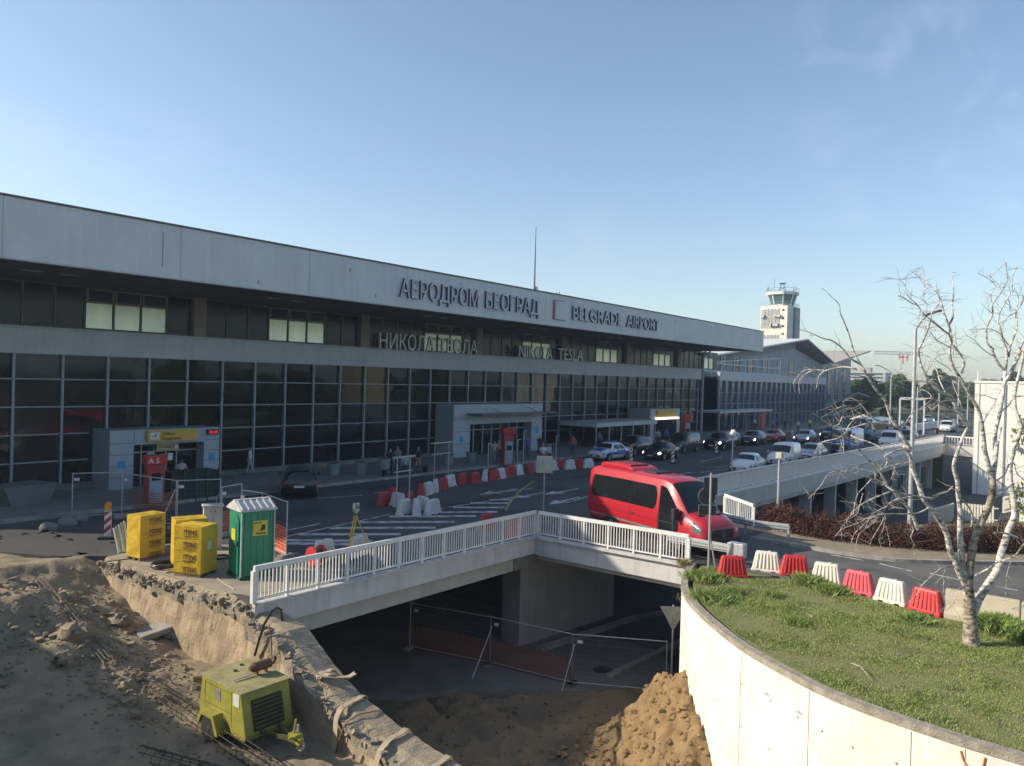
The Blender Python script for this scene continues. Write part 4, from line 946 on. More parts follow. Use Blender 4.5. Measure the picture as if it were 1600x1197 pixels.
KINDS = {
 'sedan': dict(L=4.4, wb=2.65, st=[(-2.2,.45,.72,.9,.6,.68,.5),(-2.1,.3,.78,.97,.72,.82,.68),(-1.6,.2,.86,1.0,.78,.88,.7),(-1.15,.18,.9,1.26,.8,.9,.6),(-.6,.18,.9,1.44,.8,.9,.58),(.1,.18,.9,1.46,.8,.9,.6),(.45,.18,.9,1.36,.8,.9,.6),(1.0,.18,.9,1.02,.8,.89,.7),(1.5,.19,.8,.93,.78,.87,.72),(2.0,.24,.68,.8,.72,.8,.66),(2.2,.34,.58,.66,.6,.66,.5)], ws=(.5,.98), rw=(-1.6,-.95), sw=(-1.15,.68), r=.31),
 'hatch': dict(L=4.2, wb=2.6, st=[(-2.1,.4,.8,1.0,.65,.74,.6),(-2.0,.28,.9,1.12,.76,.86,.64),(-1.65,.2,.93,1.4,.8,.89,.6),(-1.0,.18,.93,1.5,.8,.9,.6),(0,.18,.93,1.53,.8,.9,.61),(.4,.18,.92,1.44,.8,.9,.61),(1.05,.18,.9,1.05,.8,.89,.7),(1.5,.2,.82,.97,.78,.87,.72),(1.95,.25,.7,.85,.72,.8,.66),(2.1,.35,.6,.7,.6,.68,.5)], ws=(.45,1.02), rw=(-2.0,-1.62), sw=(-1.75,.7), r=.32),
 'suv': dict(L=4.6, wb=2.75, st=[(-2.3,.45,.95,1.2,.7,.8,.65),(-2.2,.32,1.02,1.3,.82,.92,.7),(-1.9,.26,1.05,1.6,.85,.95,.66),(-1.1,.24,1.05,1.7,.86,.96,.66),(0,.24,1.05,1.72,.86,.96,.67),(.4,.24,1.05,1.64,.86,.96,.67),(1.05,.24,1.02,1.2,.86,.95,.76),(1.6,.26,.95,1.12,.84,.93,.78),(2.15,.3,.82,1.0,.78,.87,.72),(2.3,.4,.72,.85,.68,.75,.58)], ws=(.45,1.0), rw=(-2.2,-1.9), sw=(-1.85,.72), r=.37),
 'van': dict(L=4.4, wb=2.7, st=[(-2.2,.4,1.0,1.72,.78,.88,.72),(-2.14,.28,1.02,1.8,.8,.9,.76),(-1.5,.2,1.02,1.84,.82,.91,.76),(0,.2,1.02,1.84,.82,.91,.76),(.45,.2,1.02,1.72,.82,.91,.75),(1.15,.2,.98,1.15,.82,.9,.74),(1.7,.22,.86,1.02,.78,.87,.72),(2.1,.28,.74,.88,.72,.8,.64),(2.2,.38,.65,.75,.62,.68,.52)], ws=(.55,1.12), rw=(-2.19,-2.15), sw=(-.6,.8), r=.32),
}
def car(name, label, cat, kind, m, loc, rz, lit=False, rear_glass=True, group='cars parked along the terminal road', roofbar=False):
    k = KINDS[kind]; t = thing(name, label, cat, loc, rz, group); lf = Loft(k['st']); lo = k['st'][0][0]; hi = k['st'][-1][0]; r = k['r']
    W = max(q[5] for q in k['st'])
    lf.body(MB()).build('body', m, t)
    g = MB(); lf.across(g, k['ws'][0], k['ws'][1], 5.15); g.build('windscreen', carglass, t)
    if kind != 'van':
        g = MB(); lf.across(g, k['rw'][0], k['rw'][1], 5.15); g.build('rear_window', carglass, t)
    x0, x1 = k['sw']
    for s in (1,-1):
        cuts = [x0, x0+(x1-x0)*.5, x1] if kind != 'van' else [x0+.6, x1]
        for i in range(len(cuts)-1):
            a, b = cuts[i]+.03, cuts[i+1]-.03; first = i == 0; last = i == len(cuts)-2
            def shp(u, first=first, last=last):
                hi_ = 4.86
                if last: hi_ = min(4.86, 4.12+ (1-u)*2.6)
                if first and kind != 'van': hi_ = min(hi_, 4.15+u*3.2)
                return (4.1, max(4.13, hi_))
            lf.patch(MB(), a, b, 4, 5, s, 10, 3, .008, 0, shp).build('side_window', carglass, t)
    for s in (1,-1):
        for x in (k['wb']/2, -k['wb']/2):
            a = MB(); a.cyl((x,s*(W-.3),r*1.02),(x,s*(W*.985+.004),r*1.02),r*1.14,n=22); a.build('wheel_arch', arch, t)
            wheel(t, x, s*(W+.012), r, .22)
        hx = hi-.33; lf.patch(MB(), hx, hi-.06, 3.55, 4.5, s, 4, 3, .012).build('headlight', litlamp if lit else headl, t)
        lf.patch(MB(), lo+.03, lo+.22, 3.3, 4.3, s, 3, 3, .012).build('tail_light', taill, t)
        mp2 = MB(); mp2.ball((x1+.02,s*(W+.12),lf.par(x1)[1]+.1),.1,8,0,.8); mp2.build('wing_mirror', m, t)
    zf = lf.par(hi)
    MB().box(hi-.12,hi+.015,-.48,.48,zf[0]+.02,zf[1]-.05).build('grille', blackpl, t)
    MB().box(hi+.016,hi+.03,-.26,.26,zf[0]+.04,zf[0]+.15).build('number_plate', plate, t)
    MB().box(lo-.03,lo-.005,-.26,.26,.62,.73).build('number_plate', plate, t)
    if roofbar:
        zt = lf.par(-.2)[2]; MB().box(-.35,-.1,-.5,.5,zt+.04,zt+.16).build('light_bar', bluemark, t)
    return t
silver = paint('silver_paint', (.4,.41,.42), .6); black = paint('black_paint', (.012,.012,.014)); navyp = paint('navy_paint', (.015,.022,.05)); redp = paint('red_car_paint', (.35,.015,.02))
whitep = paint('white_car_paint', (.72,.72,.71), 0); olive = paint('olive_paint', (.03,.03,.024)); bluep = paint('blue_van_paint', (.02,.13,.42)); tealp = paint('teal_paint', (.08,.25,.35)); dgrey = paint('dark_grey_paint', (.05,.052,.055))
W_ = math.pi
pc = car('police_car', 'white and blue police car parked by the barrier row under the canopy', 'police car', 'sedan', whitep, (55.6,33.2,0), W_-.05, roofbar=True)
lf = Loft(KINDS['sedan']['st'])
for s in (1,-1):
    lf.patch(MB(), -1.95, 1.75, 3.0, 3.62, s, 10, 2, .005).build('blue_stripe', bluemark, pc)
    lf.patch(MB(), -1.0, .3, 3.68, 3.95, s, 6, 2, .005).build('blue_stripe', bluemark, pc)
text_mb('POLICIJA', .22, .004, (-.55,-.915,.52), (1,0,0), (0,0,1)).build('lettering', [whitemark]*2, pc, recalc=False)
lf.across(MB(), 1.15, 1.95, 6.6, .006).build('blue_bonnet_stripe', bluemark, pc)
car('parked_car', 'dark olive off-roader behind the police car under the canopy', 'car', 'suv', olive, (61.0,34.0,0), W_+.02)
car('parked_car', 'black saloon with lit headlights parked right of the police car', 'car', 'sedan', black, (59.9,30.6,0), W_+.03, lit=True)
car('parked_car', 'dark grey van stopped by the man in white shirt behind the black saloon', 'car', 'van', dgrey, (67.6,32.4,0), W_)
car('parked_car', 'black estate car with bright lamps left of the camera post', 'car', 'suv', black, (74.0,31.3,0), W_, lit=True)
car('parked_car', 'silver car half hidden behind the black estate car', 'car', 'hatch', silver, (79.2,32.8,0), W_)
car('parked_car', 'dark navy hatchback left of the red car', 'car', 'hatch', navyp, (83.2,31.4,0), W_+.04, lit=True)
car('parked_car', 'red saloon in front of the blue glass terminal', 'car', 'sedan', redp, (89.5,31.3,0), W_+.05)
car('parked_car', 'silver car with two round lit lamps right of the red saloon', 'car', 'hatch', silver, (91.5,28.4,0), W_+.06, lit=True)
car('parked_car', 'dark car with lit lamps beside the blue van', 'car', 'suv', black, (99.5,27.6,0), W_, lit=True)
car('parked_car', 'white saloon parked first along the elevated railing behind the minibus', 'car', 'sedan', whitep, (56.3,21.6,0), W_+.1)
car('parked_car', 'white panel van parked second along the elevated railing', 'van', 'van', whitep, (63.8,21.5,0), W_+.06)
car('parked_car', 'silver estate parked behind the white panel van by the railing', 'car', 'hatch', silver, (70.3,21.2,0), W_+.03)
car('parked_car', 'white van right of the tall blue van near the railing end', 'van', 'van', whitep, (94.2,19.9,0), W_+.02)
car('parked_car', 'dark off-roader behind the white van at the railing end', 'car', 'suv', navyp, (101.5,19.6,0), W_)
car('parked_car', 'white off-roader in the far lane seen through the birch twigs', 'car', 'suv', whitep, (114.5,26.4,0), W_)
car('parked_car', 'dark car with red lamp beside the far white off-roader', 'car', 'suv', navyp, (112.5,22.5,0), W_, lit=True)
for i, (px, py, m, lab) in enumerate(((1478,661,navyp,'dark blue car driving on the far road left of a lamp post'),(1450,657,whitep,'white car on the far road with bright lamps'),(1420,672,black,'black car on the far road right of the tall lamp post'),(1502,664,dgrey,'grey car on the far road behind the birch fork'))):
    p = G(px, py+4); car('parked_car', lab, 'car', 'hatch', m, (p.x,p.y,.0), W_+.3, lit=(i != 3), group='cars on the far road')
p = G(461,782); car('parked_car', 'black hatchback seen from behind alone on the shaded road before the terminal', 'car', 'hatch', black, (p.x+1.5,p.y+1.7,0), math.atan2(.80,.60), group='cars parked along the terminal road')
# tall blue van and a pale blue bus
def boxy(name, label, cat, L_, Wd, Ht, m, loc, rz, glassx):
    t = thing(name, label, cat, loc, rz); h = L_/2; w2 = Wd/2
    lf = Loft([(-h,.5,1.2,Ht-.15,w2*.9,w2*.94,w2*.86),(-h+.1,.35,1.2,Ht,w2*.96,w2,w2*.9),(0,.32,1.2,Ht+.02,w2*.96,w2,w2*.9),(h-.6,.32,1.2,Ht-.05,w2*.96,w2,w2*.9),(h-.15,.33,1.15,Ht-.45,w2*.95,w2*.99,w2*.88),(h,.45,1.0,1.35,w2*.85,w2*.92,w2*.8)])
    lf.body(MB(), 40).build('body', m, t)
    lf.across(MB(), h-.45, h-.03, 5.0, .012).build('windscreen', carglass, t)
    MB().box(h-.02,h+.012,-w2*.8,w2*.8,.55,1.0).build('grille', blackpl, t)
    for s in (1,-1):
        lf.patch(MB(), h-1.7, h-.7, 4.15, 4.8, s, 4, 3, .01).build('side_window', carglass, t)
        if glassx: lf.patch(MB(), -h+.4, h-1.8, 4.15, 4.8, s, 8, 3, .01).build('side_window', carglass, t)
        for x in (h-1.0,-h+1.2): wheel(t, x, s*(w2+.01), .38, .25)
        MB().box(h-.1,h+.03,s*w2*.82-.12,s*w2*.82+.12,.75,.95).build('headlight', headl, t)
        MB().box(h-.5,h-.3,s*(w2+.05),s*(w2+.25),1.3,1.65).build('wing_mirror', blackpl, t)
    MB().box(h+.013,h+.03,-.26,.26,.4,.52).build('number_plate', plate, t)
    return t
boxy('panel_van', 'tall bright blue van parked along the railing with number plate in front', 'van', 5.4, 2.0, 2.5, bluep, (80.5,20.9,0), W_+.02, False)
boxy('coach', 'pale blue coach standing behind the tall blue van', 'bus', 9.0, 2.4, 2.9, tealp, (104,24.2,0), W_, True)
boxy('panel_van', 'white box van parked below under the elevated road', 'van', 5.2, 2.0, 2.4, whitep, (57,21,-5.03), W_-.3, False)
car('parked_car', 'silver car parked below under the elevated road', 'car', 'sedan', silver, (49,20.5,-5.03), W_-.5, group='cars under the elevated road')
car('parked_car', 'dark saloon on the lower road behind the lamp post', 'car', 'sedan', navyp, (66,16.8,-5.03), W_-.2, group='cars under the elevated road')

# ------------------------------------------------------------------ red minibus
VX = Vector((-.365,-.93)).normalized(); vl = (28.95,14.9,0.0)
mbs = thing('minibus', 'red minibus with dark windows turning off the bridge past the white railing', 'minibus', vl, math.atan2(VX.y,VX.x))
redv = mat('minibus_red', (.42,.012,.024), .35, var=.03, scale=1.5, coat=.6)
VS = [(-3.62,.55,1.3,2.45,.84,.9,.78),(-3.56,.42,1.3,2.6,.9,.97,.84),(-3.3,.36,1.32,2.72,.92,.99,.84),(-1,.34,1.32,2.76,.92,.99,.84),(1.2,.34,1.32,2.74,.92,.99,.84),(1.72,.34,1.32,2.64,.92,.99,.84),(2.02,.34,1.32,2.42,.92,.99,.83),(2.5,.34,1.3,1.82,.92,.99,.82),(2.74,.34,1.24,1.56,.92,.98,.81),(3.1,.36,1.18,1.45,.92,.97,.8),(3.42,.36,1.1,1.31,.9,.95,.78),(3.58,.38,1.0,1.19,.87,.92,.74),(3.65,.42,.9,1.08,.83,.88,.7),(3.68,.48,.86,1.0,.8,.84,.66)]
vf = Loft(VS)
vb = MB(); vf.body(vb, 70); vb.build('body', redv, mbs)
for s in (1,-1):
    pg = MB()
    for x_ in (-2.03,-.63,1.1): vf.patch(pg, x_, x_+.018, 1.75, 4.05, s, 1, 8, .007)
    vf.patch(pg, -3.4, 1.1, 3.46, 3.5, s, 14, 1, .007); vf.patch(pg, -3.5, 1.3, 5.4, 5.44, s, 14, 1, .012); vf.patch(pg, 2.6, 3.45, 4.62, 4.68, s, 6, 1, .007)
    pg.build('panel_gap', mat('gap_dark', (.05,.005,.006), .7), mbs)
    fl_ = MB(); vf.patch(fl_, -2.9, -2.65, 3.1, 3.4, s, 3, 3, .012); fl_.build('filler_flap', redv, mbs)
    hd_ = MB(); vf.patch(hd_, -.55, -.3, 3.55, 3.66, s, 3, 2, .03); hd_.build('door_handle', blackpl, mbs)
    for (a, b) in ((-3.35,-2.03),(-2.015,-.63),(-.615,.98)):
        e0 = .05 if a < -3 else .0; e1 = .05 if b > .9 else 0
        vf.patch(MB(), a, b, 4.12, 4.82, s, 10, 4, .012, 0, (lambda u, e0=e0, e1=e1: (4.1+.2*max(0,1-u/.05)*(e0>0)+.2*max(0,1-(1-u)/.05)*(e1>0), 4.8-.2*max(0,1-u/.05)*(e0>0)-.2*max(0,1-(1-u)/.05)*(e1>0)))).build('side_window', carglass, mbs)
    gp = MB(); vf.patch(gp, -3.3, .95, 4.1, 4.8, s, 20, 4, .006, 0, lambda u: (4.14,4.77)); gp.build('window_band', blackpl, mbs)
    dr = vf.patch(MB(), 1.16, 2.3, 2.1, 4.7, s, 12, 8, .012, 0, (lambda u: (2.0, 4.84-max(0,u-.3)*.72))).build('door', carglass, mbs)
    fr = MB(); vf.patch(fr, 1.98, 2.04, 2.1, 4.0, s, 2, 6, .02)
    vf.patch(fr, 1.2, 2.02, 3.5, 3.56, s, 4, 1, .02); fr.build('door_frame', darkmet, dr)
    vf.patch(MB(), -3.4, 1.1, 2.6, 2.85, s, 16, 2, .014).build('side_strip', mat('strip_grey', (.2,.19,.19), .5), mbs)
    vf.patch(MB(), -3.4, 3.2, 1.6, 2.12, s, 20, 2, .01).build('sill', blackpl, mbs)
    vf.patch(MB(), 3.02, 3.5, 3.45, 4.5, s, 5, 4, .014, 0, (lambda u: (3.4+.1*u, 4.6-.35*u))).build('headlight', headl, mbs)
    MB().box(-3.6,-3.5,s*.86-.08,s*.86+.08,.9,1.5).build('tail_light', taill, mbs)
    m2 = MB(); m2.obox((2.32,s*1.16,1.5),(.08,0,0),(0,.14,0),(0,0,.21)).bar((2.3,s*.95,1.35),(2.32,s*1.15,1.42),.06,.06); m2.build('wing_mirror', blackpl, mbs, bevel=.02)
    for x in (2.35,-1.85):
        MB().cyl((x,s*.6,.4),(x,s*.985,.4),.47,n=24).build('wheel_arch', arch, mbs); wheel(mbs, x, s*1.0, .36, .26)
vf.across(MB(), 1.8, 2.68, 5.08, .012, 10, 8).build('windscreen', carglass, mbs)
MB().box(3.5,3.7,-.56,.56,.78,1.08).build('grille', blackpl, mbs, bevel=.03)
gb = MB()
for z in (.82,.88,.94): gb.box(3.701,3.712,-.52,.52,z,z+.018)
gb.build('grille_bar', darkmet, mbs)
em = MB(); rg = [(3.72, .095*math.cos(a), .9+.095*math.sin(a)) for a in [2*math.pi*i/20 for i in range(21)]]
em.tube(rg, .009, 6)
for a in (90,210,330): em.bar((3.72,0,.9),(3.72,.085*math.cos(R(a)),.9+.085*math.sin(R(a))),.014,.014)
em.build('emblem', rim, mbs)
MB().box(3.3,3.76,-.9,.9,.34,.76).build('bumper', blackpl, mbs, bevel=.05)
MB().box(3.761,3.775,-.27,.27,.44,.56).build('number_plate', plate, mbs)
fl = MB(); zt = 1.29
for s in (1,-1): fl.box(2.86,3.02,s*.45-.17,s*.45+.17,1.5,1.535)
fl.build('bonnet_vent', blackpl, mbs)
ah = MB(); ah.profile([(-3.1,2.74),(-3.05,2.9),(-2.85,2.95),(-1.3,2.95),(-.95,2.88),(-.75,2.77)], (0,0,0), (1,0,0), (0,1,0), (0,0,1), -.68, .68)
ah.build('roof_air_unit', redv, mbs, bevel=.05)
MB().box(-2.6,-1.2,-.5,.5,2.951,2.99).build('roof_air_cover', redv, mbs, bevel=.02)
MB().box(-.45,.35,-.42,.42,2.775,2.835).build('roof_hatch', blackpl, mbs, bevel=.02)
MB().obox((2.08,.35,1.98),(.0,.12,0),(-.06,0,.05),(.004,0,.004)).obox((2.1,.1,1.93),(.0,.06,0),(-.05,0,.04),(.004,0,.004)).build('windscreen_sticker', whitemark, mbs)

# ------------------------------------------------------------------ plastic water barriers
def barrier_mesh(mb, m=0, L_=1.0, h=.7, wb=.42, wt=.17):
    # trapezoid seen from the side, moulded ribs on both faces, sloping ends
    n = 5; sec = []
    def ringx(z, hl, hw): return z, hl, hw
    lv = [(0,L_/2,wb/2),(.09,L_/2,wb/2),(.1,L_/2-.02,wb/2-.03),(h-.05,L_/2-.13,wt/2+.02),(h,L_/2-.16,wt/2)]
    vs = []; K = 8
    for z, hl, hw in lv:
        c = .03; vs += [(-hl+c,-hw,z),(hl-c,-hw,z),(hl,-hw+c,z),(hl,hw-c,z),(hl-c,hw,z),(-hl+c,hw,z),(-hl,hw-c,z),(-hl,-hw+c,z)]
    fs = [(i*K+j,i*K+(j+1)%K,(i+1)*K+(j+1)%K,(i+1)*K+j) for i in range(4) for j in range(K)] + [tuple(range(K))[::-1], tuple(range(32,40))]
    mb.add(vs, fs, m)
    for s in (1,-1):
        for k in range(6):
            x = -.33+.132*k
            if abs(x) > .36: continue
            mb.add([(x-.035,s*(wb/2-.032),.12),(x+.035,s*(wb/2-.032),.12),(x*.8+.028,s*(wt/2+.018),h-.06),(x*.8-.028,s*(wt/2+.018),h-.06),
                    (x-.02,s*(wb/2+.0),.13),(x+.02,s*(wb/2+.0),.13),(x*.8+.018,s*(wt/2+.045),h-.08),(x*.8-.018,s*(wt/2+.045),h-.08)],
                   [(4,5,6,7),(0,1,5,4),(1,2,6,5),(2,3,7,6),(3,0,4,7)], m)
    return mb
def barrier(label, m, loc, rz, group, proto=[None,{}]):
    key = m.name
    if key not in proto[1]:
        t = thing('traffic_barrier', label, 'barrier', loc, rz, group)
        barrier_mesh(MB()).build('barrier_body', m, t, bevel=.012)
        MB().cyl((.1,0,.695),(.1,0,.725),.06,n=12).build('filler_cap', m, t)
        sl = MB()
        for s in (1,-1):
            for x in (-.25,.25): sl.box(x-.07,x+.07,s*.2-.02,s*.2+.015,-.001,.05)
        sl.build('fork_slot', arch, t)
        proto[1][key] = t; return t
    return dup(proto[1][key], loc, rz, label, group)
g1_ = 'barriers along the grass bank'
for (px, py, m, lab, a) in (((1138),(901),redplastic,'red ribbed barrier nearest the end of the white railing',0),((1192),(893),whiteplastic,'white barrier between the two left red barriers on the grass bank',0),((1236),(900),redplastic,'red barrier behind tall grass, second red from the railing',0),((1286),(913),whiteplastic,'white barrier with grass growing up its face left of the pink one',0),((1336),(927),pinkplastic,'faded pinkish barrier in the middle of the grass bank row',0),((1388),(942),whiteplastic,'white barrier between the pinkish and the last red one',0),((1443),(958),redplastic,'red barrier touching the concrete block by the birch',0)):
    p = G(px, py); nx = G(px+10, py+3); d = Vector((.05,-1,0))
    d = {1138:Vector((.55,-.83,0)),1192:Vector((.25,-.97,0)),1236:Vector((.4,-.9,0)),1286:Vector((.05,-1,0)),1336:Vector((-.15,-1,0)),1388:Vector((-.25,-.97,0)),1443:Vector((-.35,-.94,0))}[px]
    barrier(lab, m, (p.x+.2,p.y-.05,-.02), math.atan2(d.y,d.x), g1_)
# chain of red and white barriers along the terminal kerb
g2_ = 'barrier chain on the terminal road'
chain = [(640,789,'r'),(657,775,'r'),(668,773,'w'),(680,768,'w'),(691,766,'r'),(703,760,'w'),(721,757,'r'),(741,755,'r'),(758,751,'w'),(771,751,'r'),(782,748,'w'),(792,746,'r'),(800,744,'r'),(810,742,'w'),(828,739,'r'),(843,737,'w'),(862,735,'w'),(877,733,'r'),(890,733,'w'),(904,731,'r'),(919,731,'w')]
CH = ['half hidden behind the white cluster','first red in the kerb chain','pale, beside the empty sign frame','pale, third along the kerb chain','red, left of a narrow white one','narrow white one in the kerb chain','red, left of the double red pair','red, right of the double red pair','white, after the double red pair','red, dusty, mid chain','white, dirty, mid chain','red, turned edge-on','red, right of the edge-on one','white, before the red end block','red block left of the white sign board','white, behind the white sign board','white, right of the white sign board','red, below the waiting people','white, near the police car','red, pink-faded beside the police car','white, last one at the police car bumper']
for i, (px, py, c) in enumerate(chain):
    p = G(px, py); q = G(*(chain[min(i+1,len(chain)-1)][:2])); q0_ = G(*(chain[max(i-1,0)][:2])); d = q-q0_
    barrier(('red' if c == 'r' else 'white')+' barrier in the shaded kerb chain, '+CH[i].replace('red, ','').replace('white, ',''), darkredpl if c == 'r' else greyplastic, (p.x,p.y,0), math.atan2(d.y,d.x)+random.gauss(0,.22), g2_)
for (px, py, m, a, lab) in ((632,803,greyplastic,.2,'white barrier at the front of the cluster on the hatched road'),(650,803,greyplastic,.9,'white barrier turned sideways in the middle of the cluster'),(676,803,greyplastic,.1,'lone white barrier right of the cluster on the hatching'),(660,798,greyplastic,1.4,'white barrier at the back right of the cluster'),(622,792,greyplastic,1.5,'white barrier half hidden at the back left of the cluster')):
    p = G(px, py); barrier(lab, m, (p.x,p.y,0), a, g2_)
for (px, py, a, lab) in ((600,790,.3,'fallen red barrier lying on its side left of the cluster'),(612,782,1.2,'red barrier standing crooked behind the fallen one')):
    p = G(px, py); barrier(lab, darkredpl, (p.x,p.y,0), a, g2_)
for (px, py, lab) in ((517,868,'sunlit white barrier behind the left railing beside the red drum'),(572,860,'sunlit white barrier behind the railing right of the tripod')):
    p = G(px, py+10); barrier(lab, whiteplastic, (p.x,p.y+.4,0), .15, 'barriers behind the left railing')
for (px, py, lab) in ((760,812,'red barrier seen over the railing top on the hatched road'),(805,822,'red barrier glimpsed through the railing near the corner')):
    p = G(px, py+16); barrier(lab, darkredpl, (p.x,p.y,0), .1, 'barriers behind the left railing')
# concrete block barrier beside the birch
cb_ = thing('concrete_barrier', 'long cream concrete barrier right of the red barrier behind the birch', 'barrier', (25.2,2,0))
pr = [(-.3,-.05),(-.3,.12),(-.13,.32),(-.1,.78),(.1,.78),(.13,.32),(.3,.12),(.3,-.05)]
for (y0, y1) in ((3.75,1.95),(1.9,-.6),(-.65,-3.6)):
    MB().profile(pr, (25.35-.12*(3.7-y0)*.5,0,0), (1,0,0), (0,1,0), (0,0,1), y1, y0).build('block', mat('cream_concrete', (.55,.49,.37), .9, scale=1.5, c2=(.45,.4,.3), bump=.4, streak=.2), cb_, world=True, bevel=.02)

# ------------------------------------------------------------------ striped guide posts
def guide_post(label, loc, rz, lamp=False, h=1.0, group='striped guide posts on the road'):
    t = thing('guide_post', label, 'guide post', loc, rz, group)
    MB().box(-.3,.3,-.2,.2,0,.1).build('foot', rubber, t, bevel=.02)
    MB().box(-.125,.125,-.025,.025,.1,h+.1).build('board', whitemark, t, bevel=.008)
    st = MB()
    for k in range(3):
        z = .2+k*.33*h
        for s in (1,-1):
            y = s*.0265; st.add([(-.122,y,z),(.122,y,z+.22),(.122,y,min(z+.38,h+.08)),(-.122,y,z+.16)], [(0,1,2,3)])
    st.build('red_stripe', redmark, t, recalc=False)
    if lamp:
        MB().box(-.09,.09,-.06,.06,h+.1,h+.17).build('lamp_base', mat('lamp_yellow', (.6,.4,.06), .5), t)
        MB().cyl((0,-.05,h+.29),(0,.05,h+.29),.115,n=16).build('warning_lamp', mat('amber_lens', (.85,.3,.02), .25, scale=8), t)
    return t
p = G(168,842); guide_post('red and white guide post with amber lamp at the left edge of the concrete platform', (p.x,p.y,0), -.75, True)
ang = -.9
for (px, py, lab, lm) in ((986,722,'guide post with small lamp just above the minibus roof',True),(1051,724,'guide post in the middle of the road between saloon and minibus',True),(1119,709,'guide post left of the camera post on the road',False),(1214,692,'guide post farther off just above the slim lamp post head',False),(1238,686,'guide post far off left of the blue van',False),(1253,685,'guide post far off, rightmost beside the blue van',False)):
    p = G(px, py); guide_post(lab, (p.x,p.y,0), ang, lm, 1.05)
# ------------------------------------------------------------------ wrapped block pallets
def pallet(label, loc, rz, w_, d_, h, faces, mats_=None):
    # local x = lettered face width, local -y = lettered face
    t = thing('block_pallet', label, 'pallet', loc, rz, 'yellow wrapped block pallets')
    mb = MB(); nx = 10; rr = random.Random(int(loc[0]*100))
    def sk(a, b, c, d, n):
        a,b,c,d = map(Vector,(a,b,c,d)); N = 12; vs = []; fs = []
        for i in range(N+1):
            for j in range(N+1):
                u, v = i/N, j/N; p = a.lerp(b,u).lerp(d.lerp(c,u),v); e = min(u,1-u,v,1-v)
                k = .022*fbm(p.x*2+loc[0], p.y*2+p.z*2.5, loc[1], 4, 1.6) if e > 0 else 0
                vs.append(p + Vector(n)*k)
        fs = [(i*(N+1)+j,(i+1)*(N+1)+j,(i+1)*(N+1)+j+1,i*(N+1)+j+1) for i in range(N) for j in range(N)]
        mb.add(vs, fs, 0, True)
    x, y, z0 = w_/2, d_/2, .12
    sk((-x,-y,z0),(x,-y,z0),(x,-y,h),(-x,-y,h),(0,-1,0)); sk((x,-y,z0),(x,y,z0),(x,y,h),(x,-y,h),(1,0,0)); sk((x,y,z0),(-x,y,z0),(-x,y,h),(x,y,h),(0,1,0)); sk((-x,y,z0),(-x,-y,z0),(-x,-y,h),(-x,y,h),(-1,0,0)); sk((-x,-y,h),(x,-y,h),(x,y,h),(-x,y,h),(0,0,1))
    b = mb.build('wrapped_blocks', yellowfilm, t, recalc=False)
    sm = MB(); sm.box(-x-.008,x+.008,-.06,.06,h-.004,h+.012)
    for k in range(1,4): z = z0+(h-z0)*k/4; sm.box(-x,x,-y-.012,-y-.002,z-.006,z+.006)
    sm.build('film_seam', mat('yellow_film_fold', (.74,.56,.1), .35, scale=3), t)
    pm_ = MB()
    for yy_ in (-y+.06,0,y-.06): pm_.box(-x+.02,x-.02,yy_-.05,yy_+.05,0,.1)
    pm_.box(-x+.01,x-.01,-y+.01,y-.01,.1,.119); pm_.build('pallet_base', mat('wood', (.2,.14,.08), .85, scale=5), t)
    lz = [h-.27-.39*i for i in range(4)]
    for z in lz:
        for fi in faces:
            if fi == 'f': o = (-w_*.16,-y-.016,z); ux = (1,0,0); wd = w_*.5
            else: o = (x+.016,-d_*.2,z); ux = (0,1,0); wd = d_*.55
            if z < .06: continue
            mb2 = text_mb('YTONG', .235, .004, o, ux, (0,0,1), width=wd, bold=.004)
            mb2.build('lettering', [brownink]*2, t, recalc=False)
            m3 = MB(); O = Vector(o); U = Vector(ux)
            m3.obox(O+U*wd*.5+Vector((0,0,-.045)), U*wd*.5, Vector(ux).cross(Vector((0,0,1)))*.003, Vector((0,0,.008)))
            for q in (.25,.55,.85): m3.obox(O+U*wd*q+Vector((0,0,-.1)), U*.018, Vector(ux).cross(Vector((0,0,1)))*.003, Vector((0,0,.009)))
            m3.build('printed_line', brownink, t)
    if 's' in label[:0]: pass
    return t, x, y
# corner of each pallet nearest the viewer and its facing
def place_pallet(label, corner, rz, w_, d_, h, faces, corner_is='left'):
    # corner: ground point of the local (-x,-y) corner
    c = Vector((math.cos(rz), math.sin(rz), 0)); s = Vector((-math.sin(rz), math.cos(rz), 0))
    ctr = Vector((corner.x, corner.y, 0)) + c*w_/2 + s*d_/2
    return pallet(label, (ctr.x,ctr.y,0), rz, w_, d_, h, faces)
place_pallet('yellow wrapped block pallet standing alone left of the hose coils', G(218,878), .18, .98, .7, 1.53, 'f')
place_pallet('yellow wrapped block pallet standing behind the nearer one by the grey cabinet', G(273,890), -.31, 1.0, .75, 1.6, '')
c3 = G(313,904); rz3 = R(-67)
t3, x3, y3 = place_pallet('yellow wrapped block pallet in front with white label on its right side', Vector((c3.x-math.cos(rz3)*1.0, c3.y-math.sin(rz3)*1.0, 0)), rz3, 1.0, .8, 1.6, 'f')
MB().box(x3+.014,x3+.022,-.12,.08,.85,1.1).build('label_sheet', mat('pale_green_label', (.45,.62,.5), .6), t3)

